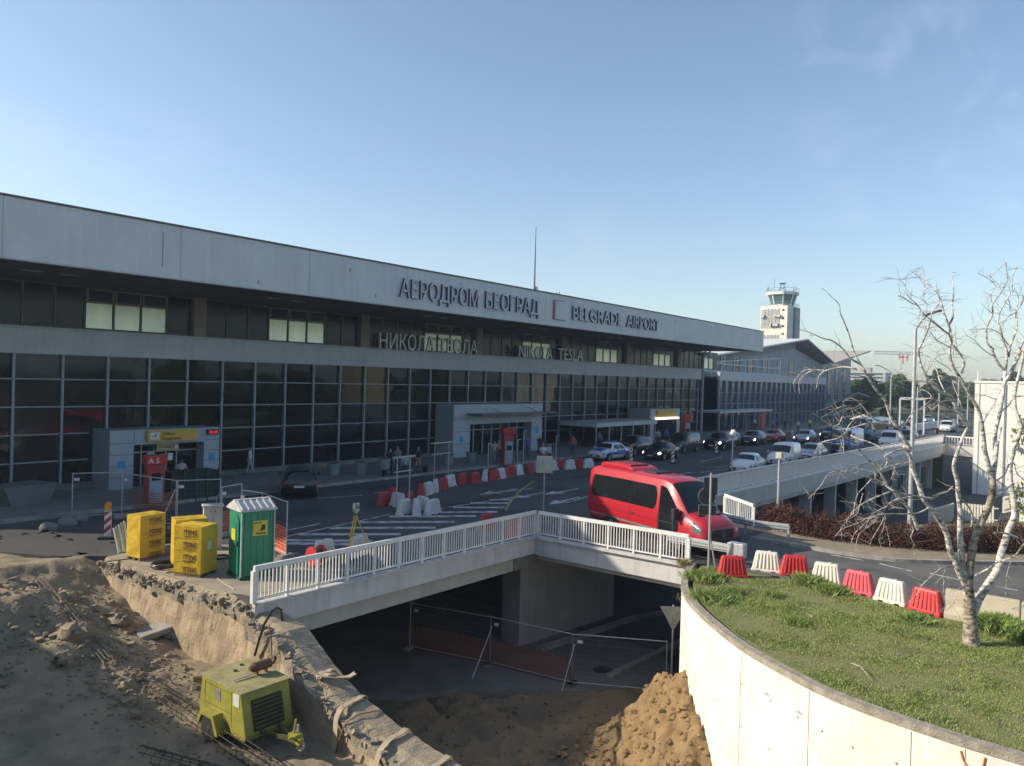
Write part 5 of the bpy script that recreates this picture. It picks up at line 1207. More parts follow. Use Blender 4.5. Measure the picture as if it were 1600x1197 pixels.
# ------------------------------------------------------------------ portable toilet
c0 = G(375,908); rz = -.19
ux = Vector((math.cos(rz),math.sin(rz),0)); uy = Vector((-ux.y,ux.x,0)); ctr = Vector((c0.x,c0.y,0))+ux*.55+uy*.55
wc_ = thing('portable_toilet', 'green portable toilet with pale grey ridged roof beside the white railing', 'toilet', (ctr.x,ctr.y,.1), rz)
MB().box(-.52,.52,-.52,.52,0,2.02).build('cabin', greenpl, wc_, bevel=.02)
MB().box(-.56,.56,-.56,.56,-.1,-.001).build('base', mat('dark_green', (.01,.08,.05), .7), wc_)
rm_ = MB()
for k in range(5): x = -.42+.21*k; rm_.box(x-.025,x+.025,-.535,-.519,.05,1.95)
for x in (-.515,.515): rm_.box(x-.03,x+.03,-.545,-.515,0,2.02)
rm_.build('wall_rib', greenpl, wc_)
tr_ = MB(); tr_.box(-.55,-.515,-.556,-.52,0,2.0).box(.515,.55,-.556,-.52,0,2.0); tr_.build('corner_trim', greypl, wc_)
dm = MB(); arc = [(-.36,.05),(.36,.05),(.36,1.62)]+[(.36*math.cos(a),1.62+.3*math.sin(a)) for a in [math.pi*i/10 for i in range(1,10)]]+[(-.36,1.62)]
dm.profile(arc, (-.522,0,0), (0,1,0), (-1,0,0), (0,0,1), 0, .045); dd = dm.build('door', greenpl, wc_, bevel=.012)
arc2 = [(-.24,.95),(.24,.95),(.24,1.55)]+[(.24*math.cos(a),1.55+.2*math.sin(a)) for a in [math.pi*i/8 for i in range(1,8)]]+[(-.24,1.55)]
MB().profile(arc2, (-.568,0,0), (0,1,0), (-1,0,0), (0,0,1), 0, .012).build('door_panel', greenpl, dd, bevel=.006)
MB().profile([(-.24,.12),(.24,.12),(.24,.85),(-.24,.85)], (-.568,0,0), (0,1,0), (-1,0,0), (0,0,1), 0, .012).build('door_panel', greenpl, dd, bevel=.006)
MB().box(-.59,-.581,-.16,.14,1.1,1.45).build('sticker', mat('sticker_yellow', (.6,.5,.05), .5), dd)
MB().box(-.6,-.568,-.33,-.26,.95,1.1).build('handle', blackpl, dd)
rf = MB(); rf.profile([(-.6,2.03),(-.6,2.08),(-.06,2.33),(.06,2.33),(.6,2.08),(.6,2.03)], (0,0,0), (0,1,0), (1,0,0), (0,0,1), -.6, .6)
rt = rf.build('roof', greypl, wc_, bevel=.02); rr_ = MB()
for k in range(6):
    x = -.52+.208*k
    for s in (1,-1): rr_.bar((x,s*.1,2.335),(x,s*.575,2.115),.05,.04)
rr_.box(-.58,.58,-.07,.07,2.331,2.36); rr_.build('roof_rib', greypl, rt)
nb_ = MB().box(-.18,.3,-.552,-.537,1.25,1.72).build('notice_board', mat('sticker_yellow', (.6,.5,.05)), wc_)
ik = MB()
ik.box(-.15,-.02,-.556,-.5525,1.64,1.68).box(.0,.1,-.556,-.5525,1.65,1.675).box(.1,.22,-.556,-.5525,1.42,1.58).box(.06,.12,-.556,-.5525,1.40,1.47)
for k in range(8): ik.box(-.09+.045*k,-.06+.045*k,-.556,-.5525,1.3,1.35)
ik.build('print', blk, nb_)

# grey cabinet
p = G(305,845); q = G(310,875)
cab = thing('utility_cabinet', 'pale grey utility cabinet between the pallets and the green toilet', 'cabinet', tuple(G(331,857)), -.45)
MB().box(-.32,.32,-.22,.22,0,1.55).build('body', mat('cabinet_grey', (.55,.53,.47), .6, scale=2), cab, bevel=.015)
MB().box(-.37,.37,-.27,.27,1.551,1.62).build('lid', mat('cabinet_grey', (.55,.53,.47)), cab, bevel=.015)
MB().box(.0,.006,-.228,-.2205,.1,1.45).box(-.12,-.08,-.232,-.2205,1.38,1.42).box(.05,.09,-.232,-.2205,1.38,1.42).box(-.02,.02,-.24,-.2205,.8,.95).build('door_gap', darkmet, cab)
MB().tube([(.1,0,1.62),(.18,0,2.0)], .015, 6).build('rod', alu, cab)
# hose coils, cables and scraps on the platform
def coil(label, c, r, turns, tr_, m, tilt=0):
    pts = []
    for i in range(turns*18+1):
        a = 2*math.pi*i/18; rad = r*(1+.06*math.sin(i*.7)+.04*math.sin(i*1.9)); pts.append((c[0]+rad*math.cos(a), c[1]+rad*math.sin(a), c[2]+tr_+i*tr_*.06+tilt*rad*math.sin(a)))
    tag(MB().tube(pts, tr_, 8).build('hose_coil', m), label, 'hose', 'hoses on the concrete platform')
hm = mat('black_hose', (.025,.025,.027), .4, scale=6, coat=.3); hg = mat('grey_hose', (.3,.3,.29), .5, scale=6)
p = G(258,886); coil('black hose coil lying on the ground between the yellow pallets', (p.x,p.y,0), .42, 3, .035, hm)
p = G(262,868); coil('grey hose coil behind the black one between the pallets', (p.x+.25,p.y+.3,0), .38, 5, .035, hg)
p = G(262,850); coil('dark hose coil farther back between the pallets', (p.x+.3,p.y+.4,0), .4, 6, .03, hm, .1)
p = G(345,872); coil('thin dark cable coil beside the green toilet', (p.x,p.y,0), .3, 3, .016, hm)
cy = [G(*q) for q in ((338,868),(352,880),(356,886),(345,893),(340,905),(352,914),(366,922))]
tag(MB().tube([(q.x,q.y,.02) for q in cy], .014, 6).build('cable', mat('cream_cable', (.5,.43,.25), .6)), 'cream cable winding across the platform in front of the green toilet', 'cable')
def plank(label, a, b, w_, h, m, z=0.0):
    A, B = G(*a), G(*b); tag(MB().bar((A.x,A.y,z+h/2),(B.x,B.y,z+h/2),w_,h).build('plank', m), label, 'plank', 'planks and scraps on the platform')
wd_ = mat('grey_wood', (.3,.26,.2), .85, scale=6)
plank('pale plank lying flat left of the lone yellow pallet', (166,878), (198,874), .12, .04, wd_)
plank('dark plank lying behind the guide post with amber lamp', (172,848), (200,846), .2, .06, mat('dark_wood', (.12,.1,.08), .85, scale=6))
plank('pale slab edge lying on the shaded ground at far left', (92,850), (120,842), .35, .1, concrete, -.3)
plank('plank end in front of the back pallet', (258,896), (272,893), .1, .05, wd_)
bt = thing('plank_bundle', 'bundle of thin white and green boards leaning behind the lone pallet', 'boards', tuple(G(196,860)))
p = G(197,862); mb = MB()
for k in range(5): mb.bar((p.x-.25+.09*k,p.y,.0),(p.x-.32+.09*k,p.y+.3,.85+.05*k),.06,.03,k%2)
mb.build('board', [whiteplastic, mat('pale_green', (.3,.45,.3), .6)], bt, world=True)
# ------------------------------------------------------------------ mesh site fences
def netmat(name, c, s=26.0, keep=.42):
    # woven net: real holes cut by a grid in the alpha
    m = bpy.data.materials.new(name); m.use_nodes = True; t = m.node_tree; b = t.nodes['Principled BSDF']
    b.inputs['Base Color'].default_value = (*c,1); b.inputs['Roughness'].default_value = .7
    g = t.nodes.new('ShaderNodeTexCoord'); sp = t.nodes.new('ShaderNodeSeparateXYZ'); t.links.new(g.outputs['UV'], sp.inputs[0])
    def fr(o, k):
        a = t.nodes.new('ShaderNodeMath'); a.operation = 'MULTIPLY'; a.inputs[1].default_value = k; t.links.new(o, a.inputs[0])
        f = t.nodes.new('ShaderNodeMath'); f.operation = 'FRACT'; t.links.new(a.outputs[0], f.inputs[0])
        l = t.nodes.new('ShaderNodeMath'); l.operation = 'LESS_THAN'; l.inputs[1].default_value = keep; t.links.new(f.outputs[0], l.inputs[0]); return l.outputs[0]
    mxn = t.nodes.new('ShaderNodeMath'); mxn.operation = 'MAXIMUM'; t.links.new(fr(sp.outputs[0], s), mxn.inputs[0]); t.links.new(fr(sp.outputs[1], s*.6), mxn.inputs[1])
    t.links.new(mxn.outputs[0], b.inputs['Alpha']); return m
netm = netmat('orange_mesh', (.6,.13,.06), 14, .45); netdull = netmat('dull_orange_mesh', (.32,.09,.05), 14, .26); wirem = netmat('wire_mesh', (.2,.21,.22), 8, .022)
def drape(name, pts, h, m, parent, z=0.0, sag=.1, tiers=6, step=.18):
    P = []; 
    for i in range(len(pts)-1):
        a, b = Vector(pts[i]), Vector(pts[i+1]); k = max(1, int((b-a).length/step)); P += [a.lerp(b,j/k) for j in range(k)]
    P.append(Vector(pts[-1])); vs = []; uv = []; d = 0
    for i, p in enumerate(P):
        if i: d += (P[i]-P[i-1]).length
        for j in range(tiers+1):
            v = j/tiers; w1 = fbm(d*1.3, v*2, 3, 3); vs.append((p.x+.05*w1, p.y+.05*fbm(d*1.3,v*2,9,3), p.z+z+h*v*(1-sag*abs(fbm(d*.8,1,2,2))))); uv.append((d, h*v))
    n = tiers+1; fs = [(i*n+j,(i+1)*n+j,(i+1)*n+j+1,i*n+j+1) for i in range(len(P)-1) for j in range(tiers)]
    me = bpy.data.meshes.new(name); me.from_pydata(vs, [], fs); me.materials.append(m); ul = me.uv_layers.new()
    for l in me.loops: ul.data[l.index].uv = uv[l.vertex_index]
    me.polygons.foreach_set('use_smooth', [True]*len(fs))
    o = bpy.data.objects.new(name, me); col.objects.link(o)
    if parent:
        o.parent = parent; o.matrix_parent_inverse = Matrix.Translation(parent.location).inverted()
    return o
def site_fence(label, a, b, h=2.0, z=0.0, net=None, mesh=True, brace=None, tagp=True, group='wire mesh site fence panels'):
    a = Vector((a.x,a.y,z)); b = Vector((b.x,b.y,z)); t = thing('site_fence', label, 'fence', tuple(a), group=group); up = Vector((0,0,1))
    f = MB().tube([a+up*.05,a+up*h], .024, 8).tube([b+up*.05,b+up*h], .024, 8).tube([a+up*(h-.03),b+up*(h-.03)], .022, 8).tube([a+up*.15,b+up*.15], .02, 8)
    if brace: f.tube([a.lerp(b,brace[0])+up*h*.8, Vector(brace[1])], .022, 8)
    f.build('frame', galv, t, world=True)
    if mesh: drape('wire_panel', [a+up*.15, b+up*.15], h-.2, wirem, t, 0, 0, 1, 5)
    if net: drape('orange_net', [a+up*.05+Vector((.03,.03,0)), b+up*.05+Vector((.03,.03,0))], 1.0, net, t)
    for p in (a, b): MB().obox(p+up*.07, (.3,.05,0), (-.04,.11,0), (0,0,.07)).build('foot', concrete, t, world=True, bevel=.02)
    if tagp:
        p = a.lerp(b,.08)+up*(h-.28); d = (b-a).normalized(); MB().obox(p+Vector((d.y,-d.x,0))*.04, d*.1, Vector((d.y,-d.x,0))*.004, (0,0,.06)).build('name_plate', whitemark, t, world=True)
    return t
site_fence('mesh fence panel rising behind the green toilet roof', G(376,846), G(408,852), 2.0, net=netm)
site_fence('mesh fence panel slanting down right of the green toilet', G(408,852), G(447,872), 2.0, net=netm)
site_fence('mesh fence panel in shadow before the departures entrance', G(276,826), G(343,822), 2.0, net=None)
site_fence('mesh fence panel in shadow left of the red cash machine', G(190,810), G(274,826), 2.0, net=None, brace=(.98, tuple(G(247,828))))
site_fence('mesh fence panel behind the grey cabinet with orange net', G(345,840), G(376,832), 2.0, net=netm)
site_fence('faint mesh fence panel at the far left before the dark glazing', G(112,812), G(190,808), 2.0, net=None)
# total station on tripod
tb_ = G(556,872); tp_ = onY(547,812,tb_.y)
tri = thing('survey_tripod', 'yellow survey tripod with grey instrument behind the left railing', 'tripod', (tb_.x,tb_.y,0))
hd = Vector((tb_.x-.05,tb_.y,1.55)); lg = MB()
for a in (200,320,80):
    f_ = Vector((tb_.x+.62*math.cos(R(a)),tb_.y+.62*math.sin(R(a)),0)); m_ = hd.lerp(f_,.55); s_ = Vector((-math.sin(R(a)),math.cos(R(a)),0))*.045
    for s in (1,-1): lg.bar(hd+s_*s, m_+s_*s, .03,.03)
    lg.bar(m_, f_, .05,.035)
lg.build('leg', mat('tripod_yellow', (.6,.43,.03), .5), tri, world=True)
MB().cyl(hd,hd+Vector((0,0,.05)),.1,n=14).build('head', darkmet, tri, world=True)
ins = MB().cyl(hd+Vector((0,0,.05)),hd+Vector((0,0,.12)),.07,n=12).box(hd.x-.1,hd.x-.06,hd.y-.06,hd.y+.06,1.67,1.97).box(hd.x+.06,hd.x+.1,hd.y-.06,hd.y+.06,1.67,1.97).box(hd.x-.1,hd.x+.1,hd.y-.07,hd.y+.07,1.665,1.75)
ib = ins.build('instrument', mat('instrument_grey', (.45,.5,.45), .5), tri, world=True, bevel=.012)
MB().cyl((hd.x,hd.y-.13,1.85),(hd.x,hd.y+.13,1.85),.055,n=12).build('telescope', mat('instrument_green', (.12,.2,.12), .5), ib, world=True)
p = G(503,886); dr_ = thing('cable_drum', 'red cable drum behind the left railing near the toilet', 'drum', (p.x,p.y+.3,0))
MB().cyl((p.x-.22,p.y+.3,.34),(p.x-.18,p.y+.3,.34),.33,n=20).build('flange', redplastic, dr_, world=True); MB().cyl((p.x+.18,p.y+.3,.34),(p.x+.22,p.y+.3,.34),.33,n=20).build('flange', redplastic, dr_, world=True)
MB().cyl((p.x-.179,p.y+.3,.34),(p.x+.179,p.y+.3,.34),.22,n=16).build('winding', hm, dr_, world=True)

# ------------------------------------------------------------------ towed compressor
bc = G(395,1105,-2.1)
cpz = -2.62
f0 = G(414,1150,cpz+.45)   # lower front-left corner as seen
cz = thing('air_compressor', 'lime yellow towed compressor with rusty exhaust beside the broken wall', 'compressor', (11.25,17.15,cpz), R(-90))
cz.scale = (.94,.94,.94)
# local x forward (towards the drawbar), y to its left
bd = MB(); pr = [(-1.15,.62),(-1.05,.42),(-.55,.42),(-.4,.75),(.2,.75),(.38,.3),(1.0,.3),(1.05,.45),(.78,1.5),(-.98,1.5)]
MB().profile([(-1.15,.62),(-1.02,.4),(-.62,.36),(-.5,.68),(.06,.68),(.2,.28),(1.04,.26),(1.08,.4),(.82,1.45),(-1.0,1.5)], (0,0,0), (1,0,0), (0,1,0), (0,0,1), -.72, .72).build('housing', limem, cz, bevel=.03)
MB().profile([(-1.06,1.505),(-1.06,1.53),(.9,1.48),(.9,1.452)], (0,0,0), (1,0,0), (0,1,0), (0,0,1), -.76, .76).build('top_cover', limetop, cz, bevel=.008)
for s in (1,-1):
    sp_ = MB(); sp_.box(.42,.43,s*.722-.004,s*.722+.004,.5,1.42).box(-.85,-.84,s*.722-.004,s*.722+.004,.8,1.4).box(-.84,.42,s*.722-.004,s*.722+.004,1.34,1.35).box(-.84,.42,s*.722-.004,s*.722+.004,.82,.83)
    sp_.build('panel_seams', darkmet, cz)
for s in (1,-1):
    MB().box(-.32,-.1,s*.725-.006,s*.725+.006,1.0,1.3).build('vent_plate', mat('vent_grey', (.2,.19,.17), .7, scale=10), cz)
    MB().box(.5,.78,s*.727-.006,s*.727+.006,1.08,1.4).build('label_sheet', mat('white_label', (.6,.6,.55), .6, scale=9), cz)
    m3 = MB(); m3.profile([(-.78,.42),(-.6,.74),(.0,.74),(.22,.34),(.22,.25),(.12,.25),(-.06,.64),(-.54,.64),(-.68,.38)], (0,s*.86,0), (1,0,0), (0,1,0), (0,0,1), -.14, .14); m3.build('mudguard', limem, cz)
    MB().cyl((-.26,s*.74,.33),(-.26,s*.97,.33),.34,n=20).build('wheel', rubber, cz)
gr_ = MB()
for k in range(7): z = .55+.1*k; x = 1.07-.25*(z-.46); gr_.obox((x+.035,0,z),(.03,0,.03),(0,.45,0),(-.006,0,.006))
gr_.build('front_louvre', mat('louvre_dark', (.13,.13,.03), .6), cz)
MB().slab((1.075,-.46,.46),(1.075,.46,.46),(.885,.46,1.22),(.885,-.46,1.22),.01).build('front_grille', mat('grille_dark', (.025,.025,.015), .8), cz)
ex = MB(); ex.cyl((.1,.1,1.72),(.1,.62,1.72),.13,n=16); ex.cyl((.1,.0,1.72),(.1,.1,1.72),.06,.12,12).tube([(.1,.62,1.7),(.1,.74,1.68),(.1,.8,1.78),(.1,.78,1.86)], .045, 8).box(.04,.16,.2,.24,1.5,1.66).box(.04,.16,.48,.52,1.5,1.66)
ex.build('exhaust', rust, cz)
MB().bar((.1,-.5,1.545),(.1,.12,1.56),.04,.03).build('flat_bar', galv, cz)
fc_ = MB()
for x, y in ((-.75,.3),(-.5,-.05)): fc_.cyl((x,y,1.5),(x,y,1.55),.05,n=10)
fc_.build('filler_cap', blackpl, cz)
db = MB(); db.bar((.9,.32,.42),(2.0,0,.42),.08,.1).bar((.9,-.32,.42),(2.0,0,.42),.08,.1).bar((1.9,0,.42),(2.25,0,.45),.12,.12)
db.build('drawbar', mat('drawbar_dark', (.1,.1,.04), .7), cz)
ht = MB(); ht.box(2.02,2.3,-.12,.12,.5,.62).bar((2.1,0,.6),(2.18,.0,.98),.05,.05).box(2.25,2.42,-.07,.07,.38,.55).bar((2.2,-.1,.55),(2.3,-.3,.62),.05,.05)
ht.build('hitch', limem, cz, bevel=.015)
MB().cyl((2.05,.2,.2),(2.05,.28,.2),.14,n=14).build('jockey_wheel', greypl, cz); MB().cyl((2.05,.16,.15),(2.05,.16,.75),.03,n=8).build('jockey_post', galv, cz)
# compressor hose going over the wall
hp = [onX(398,1024,12.2), onX(405,1000,12.15), onX(413,975,12.2), onX(425,955,12.3), onX(432,949,12.5), onX(440,953,12.7)]
tag(MB().tube(hp+[hp[-1]+Vector((.15,.25,-.1)), hp[-1]+Vector((.7,.6,-1.8))], .035, 8).build('air_hose', hm), 'black air hose arching from behind the compressor over the wall', 'hose')
hp = [onX(421,977,12.2), onX(424,1000,12.2), onX(425,1030,12.2)]
tag(MB().tube(hp, .016, 6).build('cable', rust), 'thin brown cable hanging down the wall behind the compressor', 'cable')

# ------------------------------------------------------------------ lifting straps over the broken wall
def strap(label, pts, w_=.13, m=strapm):
    P = [Vector(p) for p in pts]; Q = []
    for i in range(len(P)-1):
        for j in range(6): 
            a = P[max(i-1,0)]; b = P[i]; c = P[i+1]; d = P[min(i+2,len(P)-1)]; t = j/6
            Q.append(.5*((2*b)+(c-a)*t+(2*a-5*b+4*c-d)*t*t+(3*b-a-3*c+d)*t**3))
    Q.append(P[-1]); vs = []; side = Vector((0,1,0))
    for i, q in enumerate(Q):
        d = (Q[min(i+1,len(Q)-1)]-Q[max(i-1,0)]).normalized(); s = (side-d*side.dot(d)); s = s.normalized() if s.length > .1 else Vector((1,0,0)); n = d.cross(s)*.008
        wv = .03*fbm(i*.3, label.__len__(), 0, 3)
        for e, f in ((-1,-1),(1,-1),(1,1),(-1,1)): vs.append(q+s*(e*w_/2+wv)+n*f)
    fs = [(i*4+j,i*4+(j+1)%4,(i+1)*4+(j+1)%4,(i+1)*4+j) for i in range(len(Q)-1) for j in range(4)]
    tag(MB().add(vs, fs, 0, True).build('lifting_strap', m), label, 'strap', 'straps hung over the broken wall')
X_ = 12.25
def wt(y): return float(np.interp(y, [8,11.2,12.5,13.8,15.2,16.3,17.5,18.9], [-2.8,-2.5,-2.34,-2.12,-1.75,-1.25,-.5,-.3]))
for (y, lab, dy, k) in ((14.95,'long pale strap hanging down the wall right of the compressor',-.35,2.6),(13.35,'pale strap looped over the wall top in the middle',-.12,1.9),(11.95,'wide pale strap lying across the wall near the frame bottom',-.5,1.5),(11.35,'last pale strap looped over the low end of the wall',-.25,1.2)):
    z = wt(y); strap(lab, [(13.38,y+.1,z-.35),(13.33,y+.1,z+.05),(13.0,y+.05,z+.07),(12.5,y,z+.03),(12.22,y+dy*.3,z-.25),(12.14,y+dy*.6,z-k*.5),(12.1,y+dy,z-k)], .16)
for (y, lab, s) in ((15.75,'crumpled bundle of pale strap lying on the wall top',1),):
    z = wt(y)+.05; pts = [(12.9+.35*math.cos(a*1.3)*(.6+.1*a%.5), y+.35*math.sin(a), z+.06+.14*abs(math.sin(a*1.7))) for a in [i*.8 for i in range(12)]]; strap(lab, pts, .14)
strap('thin dark sling hanging beside the long pale strap', [(13.3,14.35,wt(14.35)+.03),(12.6,14.5,wt(14.5)+.05),(12.2,14.6,wt(14.6)-.3),(12.1,14.9,wt(14.9)-1.9)], .035, rust)
# ------------------------------------------------------------------ rebar cages in the shadow at lower left
def rebar_cage(label, a, b, r, nb, m=None):
    m = m or mat('rebar', (.06,.05,.045), .8, scale=10); a = Vector(a); b = Vector(b); d = (b-a).normalized(); s = d.cross(Vector((0,0,1))).normalized(); u = s.cross(d)
    t = thing('rebar_cage', label, 'rebar', tuple(a), group='rebar cages on the dug ground'); lb = MB()
    for k in range(nb):
        an = 2*math.pi*k/nb; o = (s*math.cos(an)+u*math.sin(an))*r; lb.tube([a+o, a.lerp(b,.5)+o*1.05, b+o], .011, 5)
    hb = lb; N = int((b-a).length/.25)
    for i in range(N+1):
        c = a.lerp(b,i/N); hb.tube([c+(s*math.cos(q)+u*math.sin(q))*r*1.05 for q in [2*math.pi*j/12 for j in range(13)]], .008, 4, cap=False)
    hb.build('cage', m, t, world=True)
def dz(px, py, z0): 
    p = G(px, py, z0); return p
a = dz(215,1068,-2.3); b = dz(330,1215,-2.5); rebar_cage('dark rebar cage lying half in sunlight left of the compressor', (a.x,a.y,-2.15), (b.x+1.2,b.y-2.2,-2.7), .22, 10)
a = dz(60,965,-1.5); b = dz(170,1060,-2.1); rebar_cage('thin rebar cage along the edge of the shadow at left', (a.x,a.y,dirt_z(a.x,a.y)+.12), (b.x,b.y,dirt_z(b.x,b.y)+.12), .13, 8, mat('rebar_light', (.2,.17,.14), .8, scale=10))
a = dz(270,1160,-2.6); b = dz(400,1215,-2.8); rebar_cage('second dark rebar cage lying in deep shadow before the compressor', (a.x-.8,a.y,-2.6), (b.x+.3,b.y-2.6,-2.7), .2, 8)
for k in range(26):
    pass
cs = thing('concrete_chunk', 'broken flat slab of concrete resting on the gravel near the wall', 'rubble', (10.6,21.9,dirt_z(10.6,21.9)))
p = G(243,995,-1.75)
MB().obox((p.x,p.y,dirt_z(p.x,p.y)+.22),(.5,-.12,.1),(.1,.3,.05),(-.02,0,.09)).obox((p.x+.5,p.y-.3,dirt_z(p.x,p.y)+.12),(.25,.1,.06),(-.1,.2,0),(0,0,.08)).build('slab', concrete, cs, world=True, bevel=.03)
for i, (x, y, s, lab) in enumerate(((9.6,23.2,.45,'round boulder of concrete half buried on the dirt mound'),(11.3,24.0,.35,'pale angular rock high on the dirt mound by the wall'),(8.9,22.2,.28,'smaller rock at the foot of the dirt mound'),(10.3,25.6,.3,'rock on the crest of the dirt mound'))):
    mb = MB().ball((0,0,0), s, 16, 0, .6)
    mb.v = [v*(1+.6*fbm(v.x*2+i*3,v.y*2,v.z*2,4,1.3/s)) + Vector((x,y,dirt_z(x,y)+s*.3)) for v in mb.v]
    tag(mb.build('rock', mat('rock', (.3,.24,.16), .95, scale=3, c2=(.2,.165,.12), bump=.6)), lab, 'rock', 'rocks on the dug ground')
# ------------------------------------------------------------------ pit site fence
z = -5.06
a, b, c, d = G(690,1042,z), G(770,1058,z), G(900,1090,z), G(1045,1100,z)
a = G(765,1040,z); b = G(893,1072,z); c = G(1040,1085,z); e0 = G(640,1015,z)
site_fence('mesh fence panel with orange net in the dark pit under the bridge corner', a, b, 2.0, z, net=netdull, brace=(.02, tuple(G(738,1060,z))), group='mesh fence panels in the pit')
site_fence('mesh fence panel across the lower road at the foot of the white wall', b, c, 2.0, z, net=None, brace=(.02, tuple(G(878,1080,z))), group='mesh fence panels in the pit')
site_fence('mesh fence panel farthest left in the darkness under the bridge', e0, a, 2.0, z, net=netdull, group='mesh fence panels in the pit')
MB_ = MB().cyl((0,0,0),(0,0,.03),.45,n=24); p = G(942,1047,-5.03); mh = MB().cyl((p.x,p.y,-5.06),(p.x,p.y,-5.02),.42,n=24).build('manhole_cover', darkmet); tag(mh, 'round dark manhole cover on the lower road slab in the pit', 'manhole cover')
# yield sign back and its post, by the white wall in the pit
p = G(1048,1090,-5.03); ys = thing('road_sign', 'grey backed triangular sign on a post against the white curved wall', 'sign', (p.x,p.y,-5.05))
tp = onX(1050,960,p.x); MB().cyl((p.x,p.y,-5.05),(p.x,p.y,tp.z+.35),.035,n=8).build('post', galv, ys, world=True)
t_ = Vector((-.3,-.95,0)).normalized(); t_ = Vector((.62,-.785,0)); cpt = Vector((p.x,p.y,tp.z)) - Vector((.05,.04,0))
MB().profile([(-.5,.32),(.5,.32),(.06,-.48),(-.06,-.48)], cpt, t_, Vector((-.785,-.62,0)), (0,0,1), 0, .012).build('plate', mat('sign_back_grey', (.2,.21,.22), .6, metal=.2, scale=5), ys, world=True)

# ------------------------------------------------------------------ guard rails
def guardrail(label, pts, parent_z=0.0, endbox=False):
    t = thing('guard_rail', label, 'guard rail', (pts[0][0],pts[0][1],0), group=None); P = [Vector((p[0],p[1],.62)) for p in pts]; rb_ = MB()
    sec = [(-.155,0),(-.11,.0),(-.08,.06),(-.03,.06),(0,.01),(.03,.06),(.08,.06),(.11,0),(.155,0)]
    for i in range(len(P)-1):
        d = (P[i+1]-P[i]).normalized(); n = Vector((-d.y,d.x,0))
        if n.dot(CAM-P[i]) < 0: n = -n
        poly = [(q[1],q[0]) for q in sec] + [(q[1]-.012,q[0]) for q in sec[::-1]]
        rb_.profile(poly, P[i], n, d, (0,0,1), 0, (P[i+1]-P[i]).length)
    rb_.build('beam', galv, t, world=True); po = MB(); d = (P[-1]-P[0]); k = max(1,int(d.length/1.8))
    for i in range(k+1): q = P[0]+d*(i/k); MB().box(q.x-.05,q.x+.05,q.y-.04,q.y+.04,-.02,.7).build('post', galv, t, world=True)
    if endbox: q = P[-1]; d.normalize(); MB().obox(q+d*.28, d*.3, Vector((-d.y,d.x,0))*.18, (0,0,.25)).build('end_cap', galv, t, world=True, bevel=.02)
    return t
q0_, q1_ = G(1076,860,.3), G(1140,878,.3)
guardrail('grey guard rail with box end running out from the white railing post', [(26.77,13.33),(26.63,10.80)], endbox=True)
guardrail('grey guard rail end behind the minibus bonnet before the purple hedge', [(33.2,14.6),(32.2,12.0),(32.35,10.6)])
# ------------------------------------------------------------------ lamp posts, sign posts
def lamp_post(name, label, base, htop, arm=None, r=(.1,.055), head=True, group=None, z0=0.0):
    t = thing(name, label, 'lamp post', (base.x,base.y,z0), group=group); top_ = Vector((base.x,base.y,htop))
    MB().tube([(base.x,base.y,z0),(base.x,base.y,htop)], [r[0],r[1]], 12).build('pole', galv, t, world=True)
    MB().cyl((base.x,base.y,z0),(base.x,base.y,z0+.35),r[0]*1.25,n=12).build('base_sleeve', galv, t, world=True)
    if arm:
        e = top_+Vector(arm); MB().tube([top_, top_.lerp(e,.4)+Vector((0,0,.05)), e], r[1]*.8, 8).build('arm', galv, t, world=True)
        d = Vector((e.x-top_.x,e.y-top_.y,(e.z-top_.z)*.25)).normalized(); s = Vector((-d.y,d.x,0)).normalized()
        MB().obox(e+d*.3, d*.42, s*.17, d.cross(s)*.05).build('lamp_head', mat('lamp_head', (.16,.15,.12), .5, metal=.2), t, world=True, bevel=.02)
    return t
b_ = G(1421,835); tb2 = atD(1437,515,(M3.transposed() @ (b_-CAM)).z)
lp = lamp_post('street_lamp', 'tall grey street lamp with flat head standing left of the birch', b_, tb2.z, tuple((atD(1455,492,(M3.transposed() @ (b_-CAM)).z)-tb2)), (.11,.07))
b_ = G(1215,818); zt = onX(1223,716,b_.x).z
t = lamp_post('camera_post', 'slim grey post with small box head rising from the purple hedge', b_, zt, None, (.075,.055))
MB().box(b_.x-.14,b_.x+.14,b_.y-.14,b_.y+.14,zt-.02,zt+.26).build('box_head', mat('box_head', (.5,.48,.4), .6), t, world=True, bevel=.015)
b_ = G(1143,752); zt = onX(1144,675,b_.x).z
t = lamp_post('camera_post', 'slim white post with round camera standing behind the elevated railing', b_, zt, None, (.06,.05))
MB().ball((b_.x-.12,b_.y,zt-.15),.2,12).box(b_.x-.05,b_.x+.18,b_.y-.12,b_.y+.12,zt-.3,zt+.15).build('camera_head', whitepaint, t, world=True)
b_ = G(849,800); zt = onX(851,712,b_.x).z
t = thing('road_sign', 'cream sign board on a grey post behind the railing corner', 'sign', (b_.x,b_.y,0))
MB().cyl((b_.x,b_.y,0),(b_.x,b_.y,zt),.035,n=10).build('post', galv, t, world=True)
dv2 = Vector((.62,-.78,0)); MB().obox((b_.x-.05,b_.y-.04,zt-.42), dv2*.4, Vector((-.78,-.62,0))*.012, (0,0,.42)).build('board', mat('board_cream', (.5,.48,.4), .6, scale=2), t, world=True)
